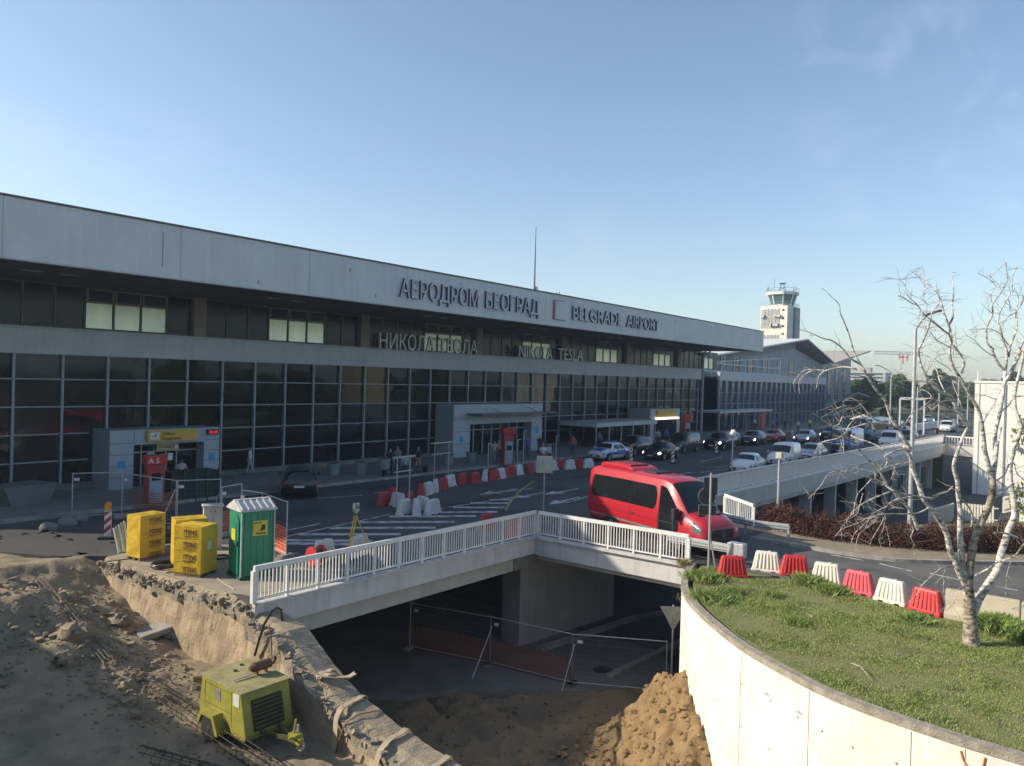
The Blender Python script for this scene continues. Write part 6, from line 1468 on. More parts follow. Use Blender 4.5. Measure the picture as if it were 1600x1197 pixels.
# backs of the signs by the bridge end
b_ = G(1107,886)
t = thing('road_sign', 'dark backs of three signs on one post by the railing end', 'sign', (b_.x,b_.y,0))
dd_ = (M3.transposed() @ (b_-CAM)).z
MB().cyl((b_.x,b_.y,0),(b_.x,b_.y,3.35),.038,n=10).bar((b_.x+.35,b_.y-.1,0),(b_.x,b_.y,1.2),.04,.04).build('post', galv, t, world=True)
sb_ = mat('sign_back_dark', (.05,.055,.06), .5, metal=.2, scale=6); fw = Vector((.785,.62,0)); rt_ = Vector((.62,-.785,0))
def sgn(c, pts, nm): MB().profile(pts, c, rt_, fw, (0,0,1), .04, .06).build(nm, sb_, t, world=True)
k_ = dd_/F
sgn(atD(1111,760,dd_), [(-10.5*k_,-13.5*k_),(10.5*k_,-13.5*k_),(10.5*k_,13.5*k_),(-10.5*k_,13.5*k_)], 'rectangular_plate')
cpl = [(13*k_*math.cos(a),13.4*k_*math.sin(a)) for a in [2*math.pi*i/28 for i in range(28)]]
MB().profile([(q[0]*1.07,q[1]*1.07) for q in cpl], atD(1105.5,776,dd_), rt_, fw, (0,0,1), .075, .085).build('round_rim', galv, t, world=True)
MB().profile(cpl, atD(1105.5,776,dd_), rt_, fw, (0,0,1), .062, .074).build('round_plate', sb_, t, world=True)
MB().profile([(-14.2*k_,-8.2*k_),(14.2*k_,-8.2*k_),(14.2*k_,8.2*k_),(-14.2*k_,8.2*k_)], atD(1106,797.5,dd_), rt_, fw, (0,0,1), .061, .07).build('wide_rim', galv, t, world=True)
sgn(atD(1106,797.5,dd_), [(-13.3*k_,-7.3*k_),(13.3*k_,-7.3*k_),(13.3*k_,7.3*k_),(-13.3*k_,7.3*k_)], 'wide_plate')
# empty sign frames on the road
def sign_frame(label, pxa, pxb, h, z=0.0):
    a, b = G(*pxa), G(*pxb); t = thing('sign_frame', label, 'sign frame', (a.x,a.y,0), group='bare sign frames on the road'); up = Vector((0,0,1)); d = (b-a).normalized()*.35
    MB().tube([a, a+up*h], .03, 8).tube([b, b+up*h], .03, 8).bar(a-d+up*(h-.05), b+d+up*(h-.05), .05,.06).bar(a-d*.6+up*(h-.75), b+d*.6+up*(h-.75), .04,.05).build('frame', galv, t, world=True)
sign_frame('bare metal sign frame standing in the white barrier cluster', (619,797), (639,793), 2.6)
sign_frame('bare metal sign frame standing left of the wide entrance', (678,751), (700,748), 2.4)
for (px, py, h, lab) in ((762,745,2.2,'thin bare post before the wide entrance doors'),(808,738,2.3,'thin bare post right of the red cash machine'),(817,737,2.9,'taller thin bare post right of the entrance'),(868,732,2.4,'thin bare post near the waiting group')):
    b_ = G(px,py); t = thing('bare_post', lab, 'post', (b_.x,b_.y,0), group='thin posts along the kerb'); MB().cyl((b_.x,b_.y,0),(b_.x,b_.y,h),.03,n=8).build('pole', galv, t, world=True); MB().box(b_.x-.02,b_.x+.3,b_.y-.02,b_.y+.02,h-.04,h).build('bracket', galv, t, world=True)
# red cash machines
def cash_machine(label, p, rz, letters=None, h=2.3):
    t = thing('cash_machine', label, 'cash machine', (p.x,p.y,.15), rz, 'red cash machines'); 
    MB().box(-.4,.4,-.3,.3,0,h).build('housing', darkredpl, t, bevel=.03); MB().box(-.3,.3,-.33,-.301,.05,h-.55).build('front_panel', mat('panel_blue', (.28,.38,.45), .5), t)
    MB().box(-.2,.2,-.345,-.331,1.1,1.45).build('screen', glassd, t)
    MB().box(-.48,.48,-.36,.36,h+.001,h+.42).build('header', redmark, t, bevel=.02)
    if letters: text_mb(letters, .36, .006, (-.38,-.366,h+.08), (1,0,0), (0,0,1)).build('lettering', [whitemark]*2, t, recalc=False)
p = onY(240,770,38.6); p = G(240,790,.02); cash_machine('red cash machine with white letters beside the departures entrance', p, -.2, 'A S', 1.85)
p = G(792,726,.15); cash_machine('red cash machine with bright panel in front of the wide entrance doors', p, -.5)
p = G(1071,690,.15); cash_machine('red totem far off right of the small entrance box', p, -.4, None, 2.6)
# planters and concrete balls on the pavement
def planter(label, px, py, h=1.1, r=.38, m=None):
    p = G(px, py, .15); t = thing('planter', label, 'planter', (p.x,p.y,.15), group='planters on the terminal pavement')
    MB().tube([(0,0,0),(0,0,h*.9),(0,0,h)], [r*.72,r,r*1.05], 18).build('pot', m or mat('planter_grey', (.24,.26,.27), .7, scale=3), t)
    MB().cyl((0,0,h-.02),(0,0,h+.01),r*.9,n=16).build('soil', rubber, t)
planter('tall pale planter between the bench people and the left glazing', 600,743)
for (px, py, lab) in ((521,742,'low grey concrete bowl planter nearest the black hatchback'),(563,740,'low grey concrete bowl planter right of the nearest bowl'),(700,726,'low grey bowl planter left of the wide entrance'),(736,722,'low grey bowl planter before the wide entrance corner')): planter(lab, px, py, .75, .42)
# dark skip, left clutter
p = G(305,782); sk_ = thing('green_skip', 'dark green screened hoarding box before the departures entrance', 'hoarding', (p.x,p.y,0))
A_, B_ = G(268,788), G(341,780); MB().bar((A_.x,A_.y+.6,.75),(B_.x,B_.y+.6,.75),1.1,1.5).build('screen', mat('hoarding_green', (.015,.03,.022), .8, scale=2), sk_, world=True)
gw_ = MB()
for k in range(5): q = A_.lerp(B_,k/4); MB().box(q.x-.04,q.x+.04,q.y-.02,q.y+.06,0,1.6).build('post', darkmet, sk_, world=True)
ne = thing('safety_net', 'crumpled dull orange safety net lying before the red cash machine', 'safety net', tuple(G(245,790)))
drape('net', [tuple(G(205,795)),tuple(G(240,800)),tuple(G(275,795))], .9, netdull, ne, 0, .5)
for (px, py, s, lab, m) in ((120,822,.5,'grey lumpy sack on the shaded ground at far left',mat('sack_grey', (.2,.2,.19), .9, scale=6)),(105,828,.35,'small grey sack left of the lumpy sack',mat('sack_grey', (.2,.2,.19))),(75,835,.32,'dusty sack lying apart on the shaded ground nearer the viewer',mat('sack_grey', (.2,.2,.19)))):
    q = G(px,py,-.2); mb = MB().ball((0,0,0), s, 12, 0, .7); mb.v = [v*(1+.25*fbm(v.x*3,v.y*3,v.z*3+px,3,1.2))+Vector((q.x,q.y,-.05+s*.4)) for v in mb.v]; tag(mb.build('sack', m), lab, 'sack', 'sacks on the shaded ground')
q = G(30,790,0); vh = thing('site_skip', 'pale dusty skip in shadow at the far left edge', 'skip', (q.x,q.y,-.1), .3)
MB().profile([(-1.3,1.1),(-.9,.1),(.9,.1),(1.3,1.1)], (0,0,0), (1,0,0), (0,1,0), (0,0,1), -.8, .8).build('bin', mat('skip_pale', (.15,.155,.15), .8, scale=2), vh, bevel=.03)

# ------------------------------------------------------------------ people
def person(label, loc, rz, shirt, trousers, skin=(.38,.23,.16), hair=(.03,.02,.015), pose='stand', h=1.72, group='people outside the terminal', z=.15):
    k = h/1.72; rr = random.Random(label)
    st = .14 if pose == 'walk' else .03
    la = rr.uniform(-.05,.05); V = []; E_ = []; Rr = []
    def v(x, y, z_, r): V.append((x*k,y*k,z_*k)); Rr.append((r*k, r*k if not isinstance(r,tuple) else r)); return len(V)-1
    def e(a, b): E_.append((a,b))
    if pose == 'sit':
        pel = v(0,0,.52,.15); hipz = .52
    else: pel = v(0,0,.95,.15)
    b0 = V[pel][2]/k
    wa = v(0,.0,b0+.16,.125); ch = v(0,.01,b0+.36,.155); nk = v(0,.0,b0+.53,.06); hd_ = v(.02 if pose!='sit' else .05,0,b0+.63,.085); ht_ = v(.02 if pose!='sit' else .05,0,b0+.74,.075)
    for a, b in ((pel,wa),(wa,ch),(ch,nk),(nk,hd_),(hd_,ht_)): e(a,b)
    for s in (1,-1):
        sh = v(0,s*.19,b0+.44,.065); e(ch,sh); fw_ = s*.06 if pose == 'walk' else (.16 if pose in ('sit','phone') else .02)
        el = v(fw_*.5,s*.25,b0+.18,.045); e(sh,el); wr = v(fw_+.06 if pose != 'phone' else .25,s*(.24 if pose != 'phone' else .12),b0-.04 if pose != 'phone' else b0+.25,.034); e(el,wr); hn = v(fw_+.1 if pose != 'phone' else .3,s*(.23 if pose != 'phone' else .06),b0-.13 if pose != 'phone' else b0+.32,.036); e(wr,hn)
        hp_ = v(0,s*.1,b0-.06,.1); e(pel,hp_)
        if pose == 'sit': kn = v(.42,s*.12,b0-.02,.07); e(hp_,kn); an = v(.42,s*.12,.09,.045); e(kn,an)
        else: kn = v(s*st*.6+.01,s*.1,.5,.07); e(hp_,kn); an = v(s*st*1.3-.02,s*.1,.09,.045); e(kn,an)
        to = v(V[an][0]/k+.17,s*.12,.04,.035); e(an,to)
    me = bpy.data.meshes.new('person'); me.from_pydata(V, E_, []); o = bpy.data.objects.new('tmp', me); col.objects.link(o)
    sm = o.modifiers.new('skin','SKIN'); sm.use_smooth_shade = True
    for i, sv in enumerate(me.skin_vertices[0].data): sv.radius = (Rr[i][0],Rr[i][0]); sv.use_root = i == 0
    o.modifiers.new('s','SUBSURF').levels = 1
    dg = bpy.context.evaluated_depsgraph_get(); dg.update(); m2 = bpy.data.meshes.new_from_object(o.evaluated_get(dg)); bpy.data.objects.remove(o); bpy.data.meshes.remove(me)
    m2.materials.clear()
    for mm in (mat('skin_%.2f' % skin[0], skin, .6, var=.05), mat('shirt_%.2f_%.2f_%.2f' % shirt, shirt, .85, var=.08, scale=8), mat('trousers_%.2f_%.2f' % trousers[:2], trousers, .85, var=.08, scale=8), mat('shoe', (.04,.035,.03), .7), mat('hair_dark', (.025,.018,.013), .7)): m2.materials.append(mm)
    for p_ in m2.polygons:
        c = p_.center/k; i = 1
        if c.z < .1: i = 3
        elif c.z < b0+.03 and not (abs(c.y) > .19 and c.z > b0-.25 and pose != 'sit'): i = 2
        elif c.z > b0+.52: i = 0
        elif abs(c.y) > .2 and c.z < b0+.25: i = 0
        if c.z > b0+.7 or (c.z > b0+.58 and c.x < -.02): i = 4
        p_.material_index = i; p_.use_smooth = True
    ob = bpy.data.objects.new('person', m2); col.objects.link(ob); ob.location = (loc.x,loc.y,z); ob.rotation_euler = (0,0,rz); tag(ob, label, 'person', group); return ob
WHT = (.62,.62,.6); BLU = (.06,.1,.45); BLK = (.02,.02,.022); JNS = (.05,.07,.13); PNK = (.45,.12,.1); CYN = (.15,.35,.42); GRY = (.2,.2,.2); BEI = (.5,.42,.3); YLW = (.55,.6,.05)
for (px, py, s_, t_2, pose, rz, lab) in (
 (390,741,WHT,(.35,.36,.42),'walk',2.4,'person in white top and pale trousers walking along the dark glazing'),
 (283,768,(.5,.42,.38),(.2,.2,.22),'stand',1.2,'person in pale top standing at the departures entrance doors'),
 (609,742,BLK,BLK,'stand',3.9,'person in black standing right of the tall pale planter'),
 (621,738,GRY,JNS,'phone',3.6,'person in grey shirt looking at a phone by the planter'),
 (633,740,(.3,.42,.5),JNS,'sit',3.9,'person in pale blue shirt sitting on the bench near the planter'),
 (644,740,BLK,JNS,'sit',3.9,'person in black sitting on the bench beside the pale blue shirt'),
 (653,738,BLK,(.3,.22,.16),'phone',4.2,'person in dark top and shorts at the right end of the bench'),
 (772,724,BEI,(.3,.25,.2),'stand',4.0,'person in beige clothes standing in the open entrance door'),
 (779,722,(.5,.2,.2),JNS,'stand',3.8,'person in reddish top inside the open entrance door'),
 (824,716,BLU,JNS,'walk',3.6,'person in bright blue shirt walking out of the wide entrance'),
 (843,713,BLK,BLK,'stand',4.2,'person in black beside the entrance portal edge'),
 (848,730,WHT,JNS,'phone',4.0,'person in white shirt standing above the sign board'),
 (857,729,(.4,.4,.55),BLK,'stand',4.6,'person in lilac shirt next to the white shirt above the sign board'),
 (895,712,PNK,JNS,'walk',3.7,'person in salmon shirt walking left of the police car'),
 (936,703,(.12,.14,.25),BLK,'stand',4.0,'person in dark blue jacket standing behind the police car'),
 (1028,697,(.35,.36,.4),JNS,'stand',4.0,'person in grey top under the canopy right of the black saloon'),
 (1041,695,BLU,BLK,'stand',4.0,'person in blue top under the canopy near the sign box'),
 (1072,701,CYN,JNS,'walk',3.3,'person in turquoise top beside the dark grey van'),
 (1079,703,WHT,BLK,'stand',3.6,'person in white shirt and black trousers at the dark grey van'),
 (1207,674,GRY,JNS,'stand',3.7,'person in grey before the blue glass terminal'),(1214,672,BLU,BLK,'walk',3.7,'person in blue before the blue glass terminal'),
 (1226,674,BLK,BLK,'stand',3.9,'person in black before the blue glass terminal'),(1247,676,WHT,JNS,'stand',4.0,'person in white right of the silver car with lit lamps'),
 (1265,672,YLW,BLK,'stand',3.8,'person in bright yellow vest at the blue glass terminal end'),(1179,672,WHT,BLK,'stand',3.8,'person in white under the low dark canopy'),(1236,671,(.3,.1,.1),JNS,'walk',3.8,'person in maroon top far off before the glass terminal'),
):
    person(lab, G(px,py,.15), rz, s_, t_2, pose=pose)
person('person in black on the crossing above the elevated road corner', G(1464,686,.0), 3.8, BLK, BLK, z=0.0)
bn = G(643,741,.15); be = thing('bench', 'long dark bench with seated people left of the bare sign frame', 'bench', (bn.x,bn.y,.15))
MB().box(bn.x-2.3,bn.x+1.6,bn.y+.0,bn.y+.45,.52,.57).build('seat', darkmet, be, world=True)
for q in (bn.x-2.2,bn.x+1.4): MB().box(q,q+.1,bn.y,bn.y+.4,.15,.519).build('leg', darkmet, be, world=True)
# ------------------------------------------------------------------ vegetation
def np_mesh(name, V, Fc, mats, mi=None, k=4, parent=None):
    V = np.asarray(V, dtype=np.float32); Fc = np.asarray(Fc, dtype=np.int32); n = len(Fc)
    me = bpy.data.meshes.new(name); me.vertices.add(len(V)); me.vertices.foreach_set('co', V.ravel())
    me.loops.add(n*k); me.loops.foreach_set('vertex_index', Fc.ravel()); me.polygons.add(n); me.polygons.foreach_set('loop_start', np.arange(0,n*k,k,dtype=np.int32))
    try: me.polygons.foreach_set('loop_total', np.full(n,k,dtype=np.int32))
    except Exception: pass
    for m in mats: me.materials.append(m)
    if mi is not None: me.polygons.foreach_set('material_index', np.asarray(mi,dtype=np.int32))
    me.update(calc_edges=True); me.validate()
    o = bpy.data.objects.new(name, me); col.objects.link(o)
    if parent: o.parent = parent
    return o
rng = np.random.default_rng(5)
def in_poly(x, y, poly):
    ins = np.zeros(len(x), bool); n = len(poly); j = n-1
    for i in range(n):
        xi, yi = poly[i]; xj, yj = poly[j]
        c = ((yi > y) != (yj > y)) & (x < (xj-xi)*(y-yi)/(yj-yi+1e-12)+xi); ins ^= c; j = i
    return ins
def blades(name, xs, ys, zs, hs, ws, mats, mi, lean=.35):
    n = len(xs); a = rng.uniform(0,2*np.pi,n); lx = rng.normal(0,lean,n)*hs; ly = rng.normal(0,lean,n)*hs
    dx, dy = np.cos(a)*ws/2, np.sin(a)*ws/2; V = np.zeros((n,4,3))
    V[:,0] = np.stack([xs-dx,ys-dy,zs],1); V[:,1] = np.stack([xs+dx,ys+dy,zs],1)
    V[:,2] = np.stack([xs+lx*.45+dx*.7,ys+ly*.45+dy*.7,zs+hs*.6],1); V[:,3] = np.stack([xs+lx,ys+ly,zs+hs*.98],1)
    return np_mesh(name, V.reshape(-1,3), np.arange(n*4).reshape(n,4), mats, mi)
lawn = WCI + [(20,-10),(25.4,-10),(25.0,-3),(25.1,1.8),(25.3,3.8),(25.6,5.5),(25.9,8),(25.95,10),(25.9,11.7)]
g2m = mat('grass_dry', (.32,.28,.11), .7, scale=1.2, c2=(.22,.2,.075)); g3m = mat('grass_deep', (.13,.2,.04), .6, scale=1.5, c2=(.18,.23,.06))
N = 330000; x = rng.uniform(16.3,26,N); y = rng.uniform(-6,12,N); k = in_poly(x, y, lawn); x, y = x[k], y[k]
dn = np.array([fbm(a, b, 2, 3, .55) for a, b in zip(x[::1], y[::1])]); d2_ = np.array([fbm(a, b, 7, 3, 1.7) for a, b in zip(x, y)])
keep = rng.uniform(0,1,len(x)) < np.clip(.75+dn*.8, .25, 1); x, y, dn, d2_ = x[keep], y[keep], dn[keep], d2_[keep]
hs = np.clip(.038+.03*dn+.03*d2_, .02, .11)*rng.uniform(.6,1.4,len(x)); mi = np.where(rng.uniform(0,1,len(x)) < np.clip(.26-dn*.9,.05,.8), 1, np.where(rng.uniform(0,1,len(x)) < .4+d2_*.6, 2, 0))
gr = blades('lawn_grass', x, y, np.full(len(x),-.03), hs, rng.uniform(.007,.015,len(x)), [grassm, g2m, g3m], mi, .5)
tag(gr, 'patchy green and straw coloured grass covering the bank above the white wall', 'grass'); gr['kind'] = 'stuff'
def tuft(label, c, r, n, h, m):
    a = rng.uniform(0,2*np.pi,n); rr = np.abs(rng.normal(0,r*.5,n)); xs = c[0]+rr*np.cos(a); ys = c[1]+rr*np.sin(a); hh = h*rng.uniform(.5,1.1,n)
    tag(blades('grass_tuft', xs, ys, np.full(n,-.03), hh, rng.uniform(.003,.008,n), m, rng.integers(0,len(m),n), .42), label, 'grass tuft', 'tall grass tufts on the bank')
for (px, py, r, n, h, lab) in ((1100,905,.6,1100,.5,'tall weedy grass at the foot of the sign post by the railing end'),(1110,935,.75,900,.42,'tall grass hanging over the tip of the white wall'),(1150,925,.5,500,.3,'low clump of grass left of the lawn middle'),(1265,912,.55,900,.55,'tall grass before the gap between red and white barriers'),(1300,925,.5,700,.45,'tall grass before the white barrier left of the pink one'),(1243,972,.45,800,.26,'leafy weed clump in the middle of the lawn'),(1560,985,.55,1100,.75,'tall grass clump right of the birch trunk'),(1600,1000,.5,700,.6,'tall grass at the right edge by the concrete block'),(1430,970,.4,700,.4,'flowering weeds before the last red barrier'),(1205,930,.4,500,.3,'grass clump in front of the second red barrier')):
    p = G(px, py); tuft(lab, (p.x,p.y), r, int(n*2.2), h*.62, [weedm, grassm, g3m])
# dry grass tuft hanging at the wall tip
p = onX(1068,905,25.7); tuft('dry golden grass tuft under the right end of the bridge edge', (25.5,12.05), .25, 260, .3, [g2m])
# fallen twigs on the lawn
for (pts, lab) in ((((1255,975),(1270,968),(1262,962)),'bare twig lying on the lawn left of the middle'),(((1330,1040),(1345,1046),(1358,1062)),'pale curved branch piece lying on the lawn'),(((1400,1030),(1415,1022),(1430,1015)),'thin twig lying near the birch')):
    P_ = [G(*q)+Vector((0,0,.06)) for q in pts]; tag(MB().tube(P_, [.015,.012,.006], 5).build('twig', mat('twig_pale', (.42,.36,.28), .8)), lab, 'twig', 'fallen twigs on the lawn')

# birch: limbs follow measured polylines, each limb drifting in depth
bark = mat('birch_bark', (.68,.64,.57), .8, scale=2.6, c2=(.13,.11,.09), bump=.8, bscale=18, stretch=(1.6,1.6,5.0), detail=8, lo=.44, hi=.64)
barkd = mat('mottled_shaded_bark', (.42,.36,.28), .85, scale=3, c2=(.08,.065,.05), bump=.8, bscale=16, stretch=(1.5,1.5,3.0), lo=.42, hi=.62)
twigm = mat('bare_twig', (.4,.36,.31), .8, scale=6, c2=(.24,.21,.18))
ZR = {1:(1380,400,7.255),2:(1380,540,7.255),3:(1380,690,7.255),4:(1400,850,7.04),5:(1230,640,7.255),6:(1230,450,7.255),8:(1270,770,7.255)}
def zp(k, pts): a, b, c = ZR[k]; return [(a+q[0]/c, b+q[1]/c) for q in pts]
tb0 = G(1516,1006); D0 = (M3.transposed() @ (tb0-CAM)).z
LIMBS = [
 (zp(4,[(825,1110),(820,850),(810,660),(800,520),(780,420),(770,330)]), 24, 12, 0.0),
 (zp(4,[(830,800),(870,700),(930,570),(1030,420),(1120,270),(1150,130),(1190,0)])+zp(3,[(1420,1000),(1490,830),(1470,620),(1440,430),(1440,250),(1480,100)])+zp(2,[(1460,1190),(1530,1040),(1560,900),(1500,740),(1490,540),(1540,330),(1580,170),(1600,20)]), 9.5, 2.6, .9),
 (zp(4,[(795,560),(800,420),(820,200),(850,0)])+zp(3,[(1010,1190),(1090,960),(1180,780),(1240,560),(1235,400)]), 8.5, 6.5, -.4),
 (zp(3,[(1235,420),(1180,220),(1140,60)])+zp(2,[(1150,1190),(1130,980),(1090,760),(1030,640),(960,520),(880,380),(800,250),(760,130),(760,0)])+zp(1,[(770,980),(745,890),(690,850),(600,770),(510,700),(440,640),(390,560),(310,530),(230,470),(160,450)]), 5.5, .8, -1.2),
 (zp(3,[(1240,420),(1270,200),(1290,0)])+zp(2,[(1270,1190),(1270,990),(1320,780),(1350,620),(1370,430),(1390,260),(1400,60)])+zp(1,[(1360,960),(1330,830),(1300,740),(1320,640),(1380,530),(1460,370),(1460,250),(1520,120)]), 5.5, .8, .8),
 (zp(2,[(1370,430),(1430,330),(1480,240),(1560,60)])+zp(1,[(1500,1150),(1560,1030),(1600,930)]), 4, 2, .6),
 (zp(4,[(795,560),(770,420),(740,300),(720,100)])+zp(3,[(880,1190),(870,1000),(870,780),(850,600),(840,450),(800,300),(820,180),(880,20)])+zp(2,[(850,1190),(900,1040),(960,900),(880,790),(760,720),(660,650),(530,600),(400,620),(240,595)]), 7.5, .9, -.7),
 (zp(2,[(955,900),(870,780),(780,600),(740,560),(640,520),(560,440),(480,330),(420,200),(400,60)])+zp(1,[(410,1040),(480,900),(520,790),(545,700),(560,620),(640,530),(620,440),(625,370)]), 4.6, .7, -.9),
 (zp(1,[(770,990),(770,900),(740,780),(690,650),(650,500),(610,420),(500,310),(400,230),(310,170)]), 3.0, .7, .4),
 (zp(1,[(740,790),(790,690),(780,560),(800,400),(770,180)]), 2.4, .6, .7),
 (zp(4,[(790,580),(755,430),(690,300),(640,160),(590,60)])+zp(3,[(720,1050),(640,900),(540,760),(450,640),(400,480),(340,330),(310,180),(240,50)])+zp(2,[(310,1170),(220,1040),(170,940),(90,830),(20,620)])+zp(6,[(1020,1170),(920,1020),(850,890),(770,760),(720,600),(680,470),(600,280),(590,190),(500,100),(430,30),(380,0)]), 7.0, .6, -1.6),
 (zp(6,[(840,870),(720,800),(640,700),(560,630),(490,590),(400,570),(270,510),(130,470)]), 2.4, .5, -.6),
 (zp(6,[(800,930),(740,910),(640,895),(540,910),(430,940),(360,1000),(330,1150)]), 2.0, .6, .5),
 (zp(6,[(430,940),(300,930),(180,1000),(130,1080),(145,1190)]), 1.3, .5, .3),
 (zp(6,[(300,930),(200,930),(120,1000),(70,1080),(80,1150)]), .9, .4, .3),
 (zp(6,[(920,1020),(800,990),(620,970)]), 1.6, .7, -.5),
 (zp(5,[(1280,240),(1200,190),(1090,160),(960,150),(830,180),(720,220),(650,280)]), 2.6, 1.6, -.8),
 (zp(5,[(1280,240),(1340,160),(1400,60)]), 1.4, .7, .6),
 (zp(5,[(1180,190),(1000,110),(900,20)])+[(1345,632),(1330,622),(1317,628)], 2.4, .8, -.5),
 (zp(2,[(90,940),(0,870)])+[(1360,660),(1335,640),(1318,634),(1305,640),(1300,634)], 2.0, .7, -.9),
 (zp(5,[(640,280),(560,230),(480,170),(380,100),(290,40)]), 1.6, .6, -.4),
 (zp(5,[(520,210),(590,160),(625,70)]), 1.1, .5, .3),
 (zp(5,[(650,280),(700,180),(770,100),(780,60)]), 1.1, .5, .3),
 (zp(5,[(640,280),(560,330),(390,370),(330,450),(300,540)]), 1.3, .5, .4),
 (zp(5,[(390,370),(380,450),(370,520)]), .8, .4, .2),
 (zp(5,[(630,290),(620,380),(590,500)]), .8, .4, .2),(zp(5,[(630,290),(640,420),(640,490)]), .8, .4, -.2),
 (zp(8,[(1190,420),(1120,230),(1040,120),(940,10)])+zp(5,[(1190,920),(1120,850),(1060,720),(980,620),(880,530),(760,380),(700,330),(640,280)]), 3.6, 1.4, -.9),
 (zp(5,[(1130,500),(1040,420),(900,360),(800,330),(720,290)]), 1.7, .8, .5),
 (zp(5,[(1400,470),(1320,450),(1220,470),(1100,530)]), 2.8, 1.8, -.4),
 (zp(5,[(1130,530),(1130,610),(1080,670)]), 1.4, .7, -.2),(zp(5,[(1150,530),(1210,600),(1215,690),(1180,780)]), 1.2, .6, -.2),
 (zp(5,[(1380,600),(1240,620),(1100,660),(1040,690)]), 1.2, .6, .3),
 (zp(5,[(1130,860),(960,780),(820,740),(640,700),(480,720),(390,850),(320,930),(240,1010)]), 1.8, .5, -.8),
 (zp(5,[(990,780),(990,720),(860,680),(690,660),(660,710),(620,690)]), 1.0, .5, .4),
 (zp(5,[(960,780),(900,850),(800,960),(760,1100),(750,1190)]), 1.2, .5, -.5),
 (zp(5,[(1170,930),(1000,1000),(850,1070),(720,1180)]), 1.4, .7, -.6),
 (zp(5,[(1400,1000),(1230,1020),(1100,1110),(960,1180)]), 1.6, .9, -.4),
 (zp(3,[(640,590),(560,640),(380,620),(220,590),(100,540),(0,480)])+zp(5,[(1200,920)]), 2.2, 1.6, -.8),
 (zp(3,[(560,620),(640,590),(720,570),(790,510)]), 2.0, 1.4, .2),
 (zp(3,[(480,660),(450,640),(560,640)]), 2.4, 1.6, .2),
 (zp(8,[(1300,180),(1190,230),(1040,240),(860,240),(740,250),(640,300),(540,400),(470,470),(430,580)]), 1.9, .5, -.8),
 (zp(8,[(760,250),(680,350),(600,400),(520,480),(490,590)]), 1.0, .4, -.4),
 (zp(8,[(820,250),(760,380),(690,490),(640,610)]), 1.0, .4, .3),
 (zp(8,[(830,250),(800,400),(760,500),(770,620)]), .9, .4, .4),
 (zp(8,[(830,380),(860,500),(880,630)]), .8, .4, .2),
 (zp(8,[(1080,50),(960,80),(860,150),(740,200),(640,290),(480,300)]), 1.4, .5, -.3),
 (zp(8,[(860,190),(960,165),(1040,180)]), .9, .5, .2),
 (zp(8,[(700,240),(520,340),(380,390),(300,440),(250,500)]), 1.0, .4, -.5),
 (zp(8,[(640,300),(600,400),(640,380),(700,300),(760,250)]), .8, .5, .3),
 (zp(8,[(530,170),(470,200),(420,270),(360,350)])+zp(8,[(300,440)]), .9, .4, -.3),
 (zp(8,[(570,0),(530,140),(500,240),(380,310)]), .9, .4, -.3),(zp(8,[(840,0),(650,70),(540,150)]), 1.0, .5, -.3),
 (zp(8,[(1100,340),(1140,420),(1110,500),(1150,590),(1120,640)]), 1.0, .4, .3),
 (zp(8,[(1150,640),(1165,770)]), .6, .3, .2),
 (zp(4,[(790,385),(900,330),(1020,270),(1100,210),(1290,140),(1370,50)])+[(1600,850)], 2.0, 1.3, -1.2),
 (zp(4,[(790,385),(640,400),(530,410),(525,530)]), 1.4, .5, -.6),(zp(4,[(525,530),(545,640),(540,720)]), .6, .3, -.1),
 (zp(4,[(740,300),(670,260),(600,250),(500,265),(420,330),(290,450),(220,560),(130,640)]), 1.5, .5, -1.0),
 (zp(4,[(770,430),(670,520),(640,650),(520,760)]), 1.0, .4, -.5),
 (zp(4,[(540,255),(520,340),(430,440)]), .6, .3, .1),
 (zp(4,[(1270,180),(1220,330),(1210,500),(1190,680)]), .9, .4, -.3),
 (zp(4,[(1440,650),(1400,680),(1260,715)]), 1.0, .5, -.2),
 (zp(4,[(740,320),(690,200),(670,120),(700,60),(750,0)]), 1.3, .9, -.4),
 (zp(3,[(930,1180),(900,1120),(800,1110)]), 1.0, .6, -.3),
 (zp(3,[(870,640),(960,730),(1010,840),(1000,960)]), 2.2, 1.6, .5),
 (zp(3,[(1240,640),(1330,590),(1440,500)])+zp(3,[(1480,480)]), 3.2, 2.0, .3),
 (zp(3,[(1290,440),(1380,370),(1420,270),(1480,240),(1510,350),(1596,440)]), 1.5, .9, .4),
 (zp(3,[(1490,620),(1540,540),(1596,520)]), 2.0, 1.4, .2),
 (zp(3,[(1596,1130),(1480,1070),(1380,1040),(1260,1030)]), 2.6, 1.6, -.3),
 (zp(2,[(1130,890),(1180,780),(1280,620),(1330,500)]), 1.4, .6, .3),
 (zp(2,[(1280,610),(1160,570),(1050,560),(900,590)]), 1.0, .5, .3),
 (zp(2,[(1350,740),(1420,680),(1490,590),(1596,570)]), 1.6, .9, .2),
 (zp(2,[(1330,960),(1350,920),(1310,1060)]), .9, .6, .2),
 (zp(2,[(900,720),(840,560),(790,430),(800,380)]), 1.2, .5, .2),
 (zp(2,[(720,560),(640,400),(610,290),(540,150),(480,110)]), 1.6, .6, .5),
 (zp(2,[(890,310),(920,200),(890,120),(800,0)])+zp(1,[(870,1120),(780,1000)]), 2.2, 1.6, .4),
 (zp(2,[(770,290),(720,240),(600,180)]), .9, .4, -.3),
 (zp(2,[(840,900),(760,830),(690,740)]), 1.1, .6, -.2),
 (zp(2,[(170,960),(260,870),(330,770),(420,720),(560,600)]), 1.3, .5, .3),
 (zp(2,[(560,440),(430,400),(300,400),(270,320)]), 1.6, .6, .2),
 (zp(2,[(530,600),(540,560),(450,500),(400,530)]), .8, .4, .2),
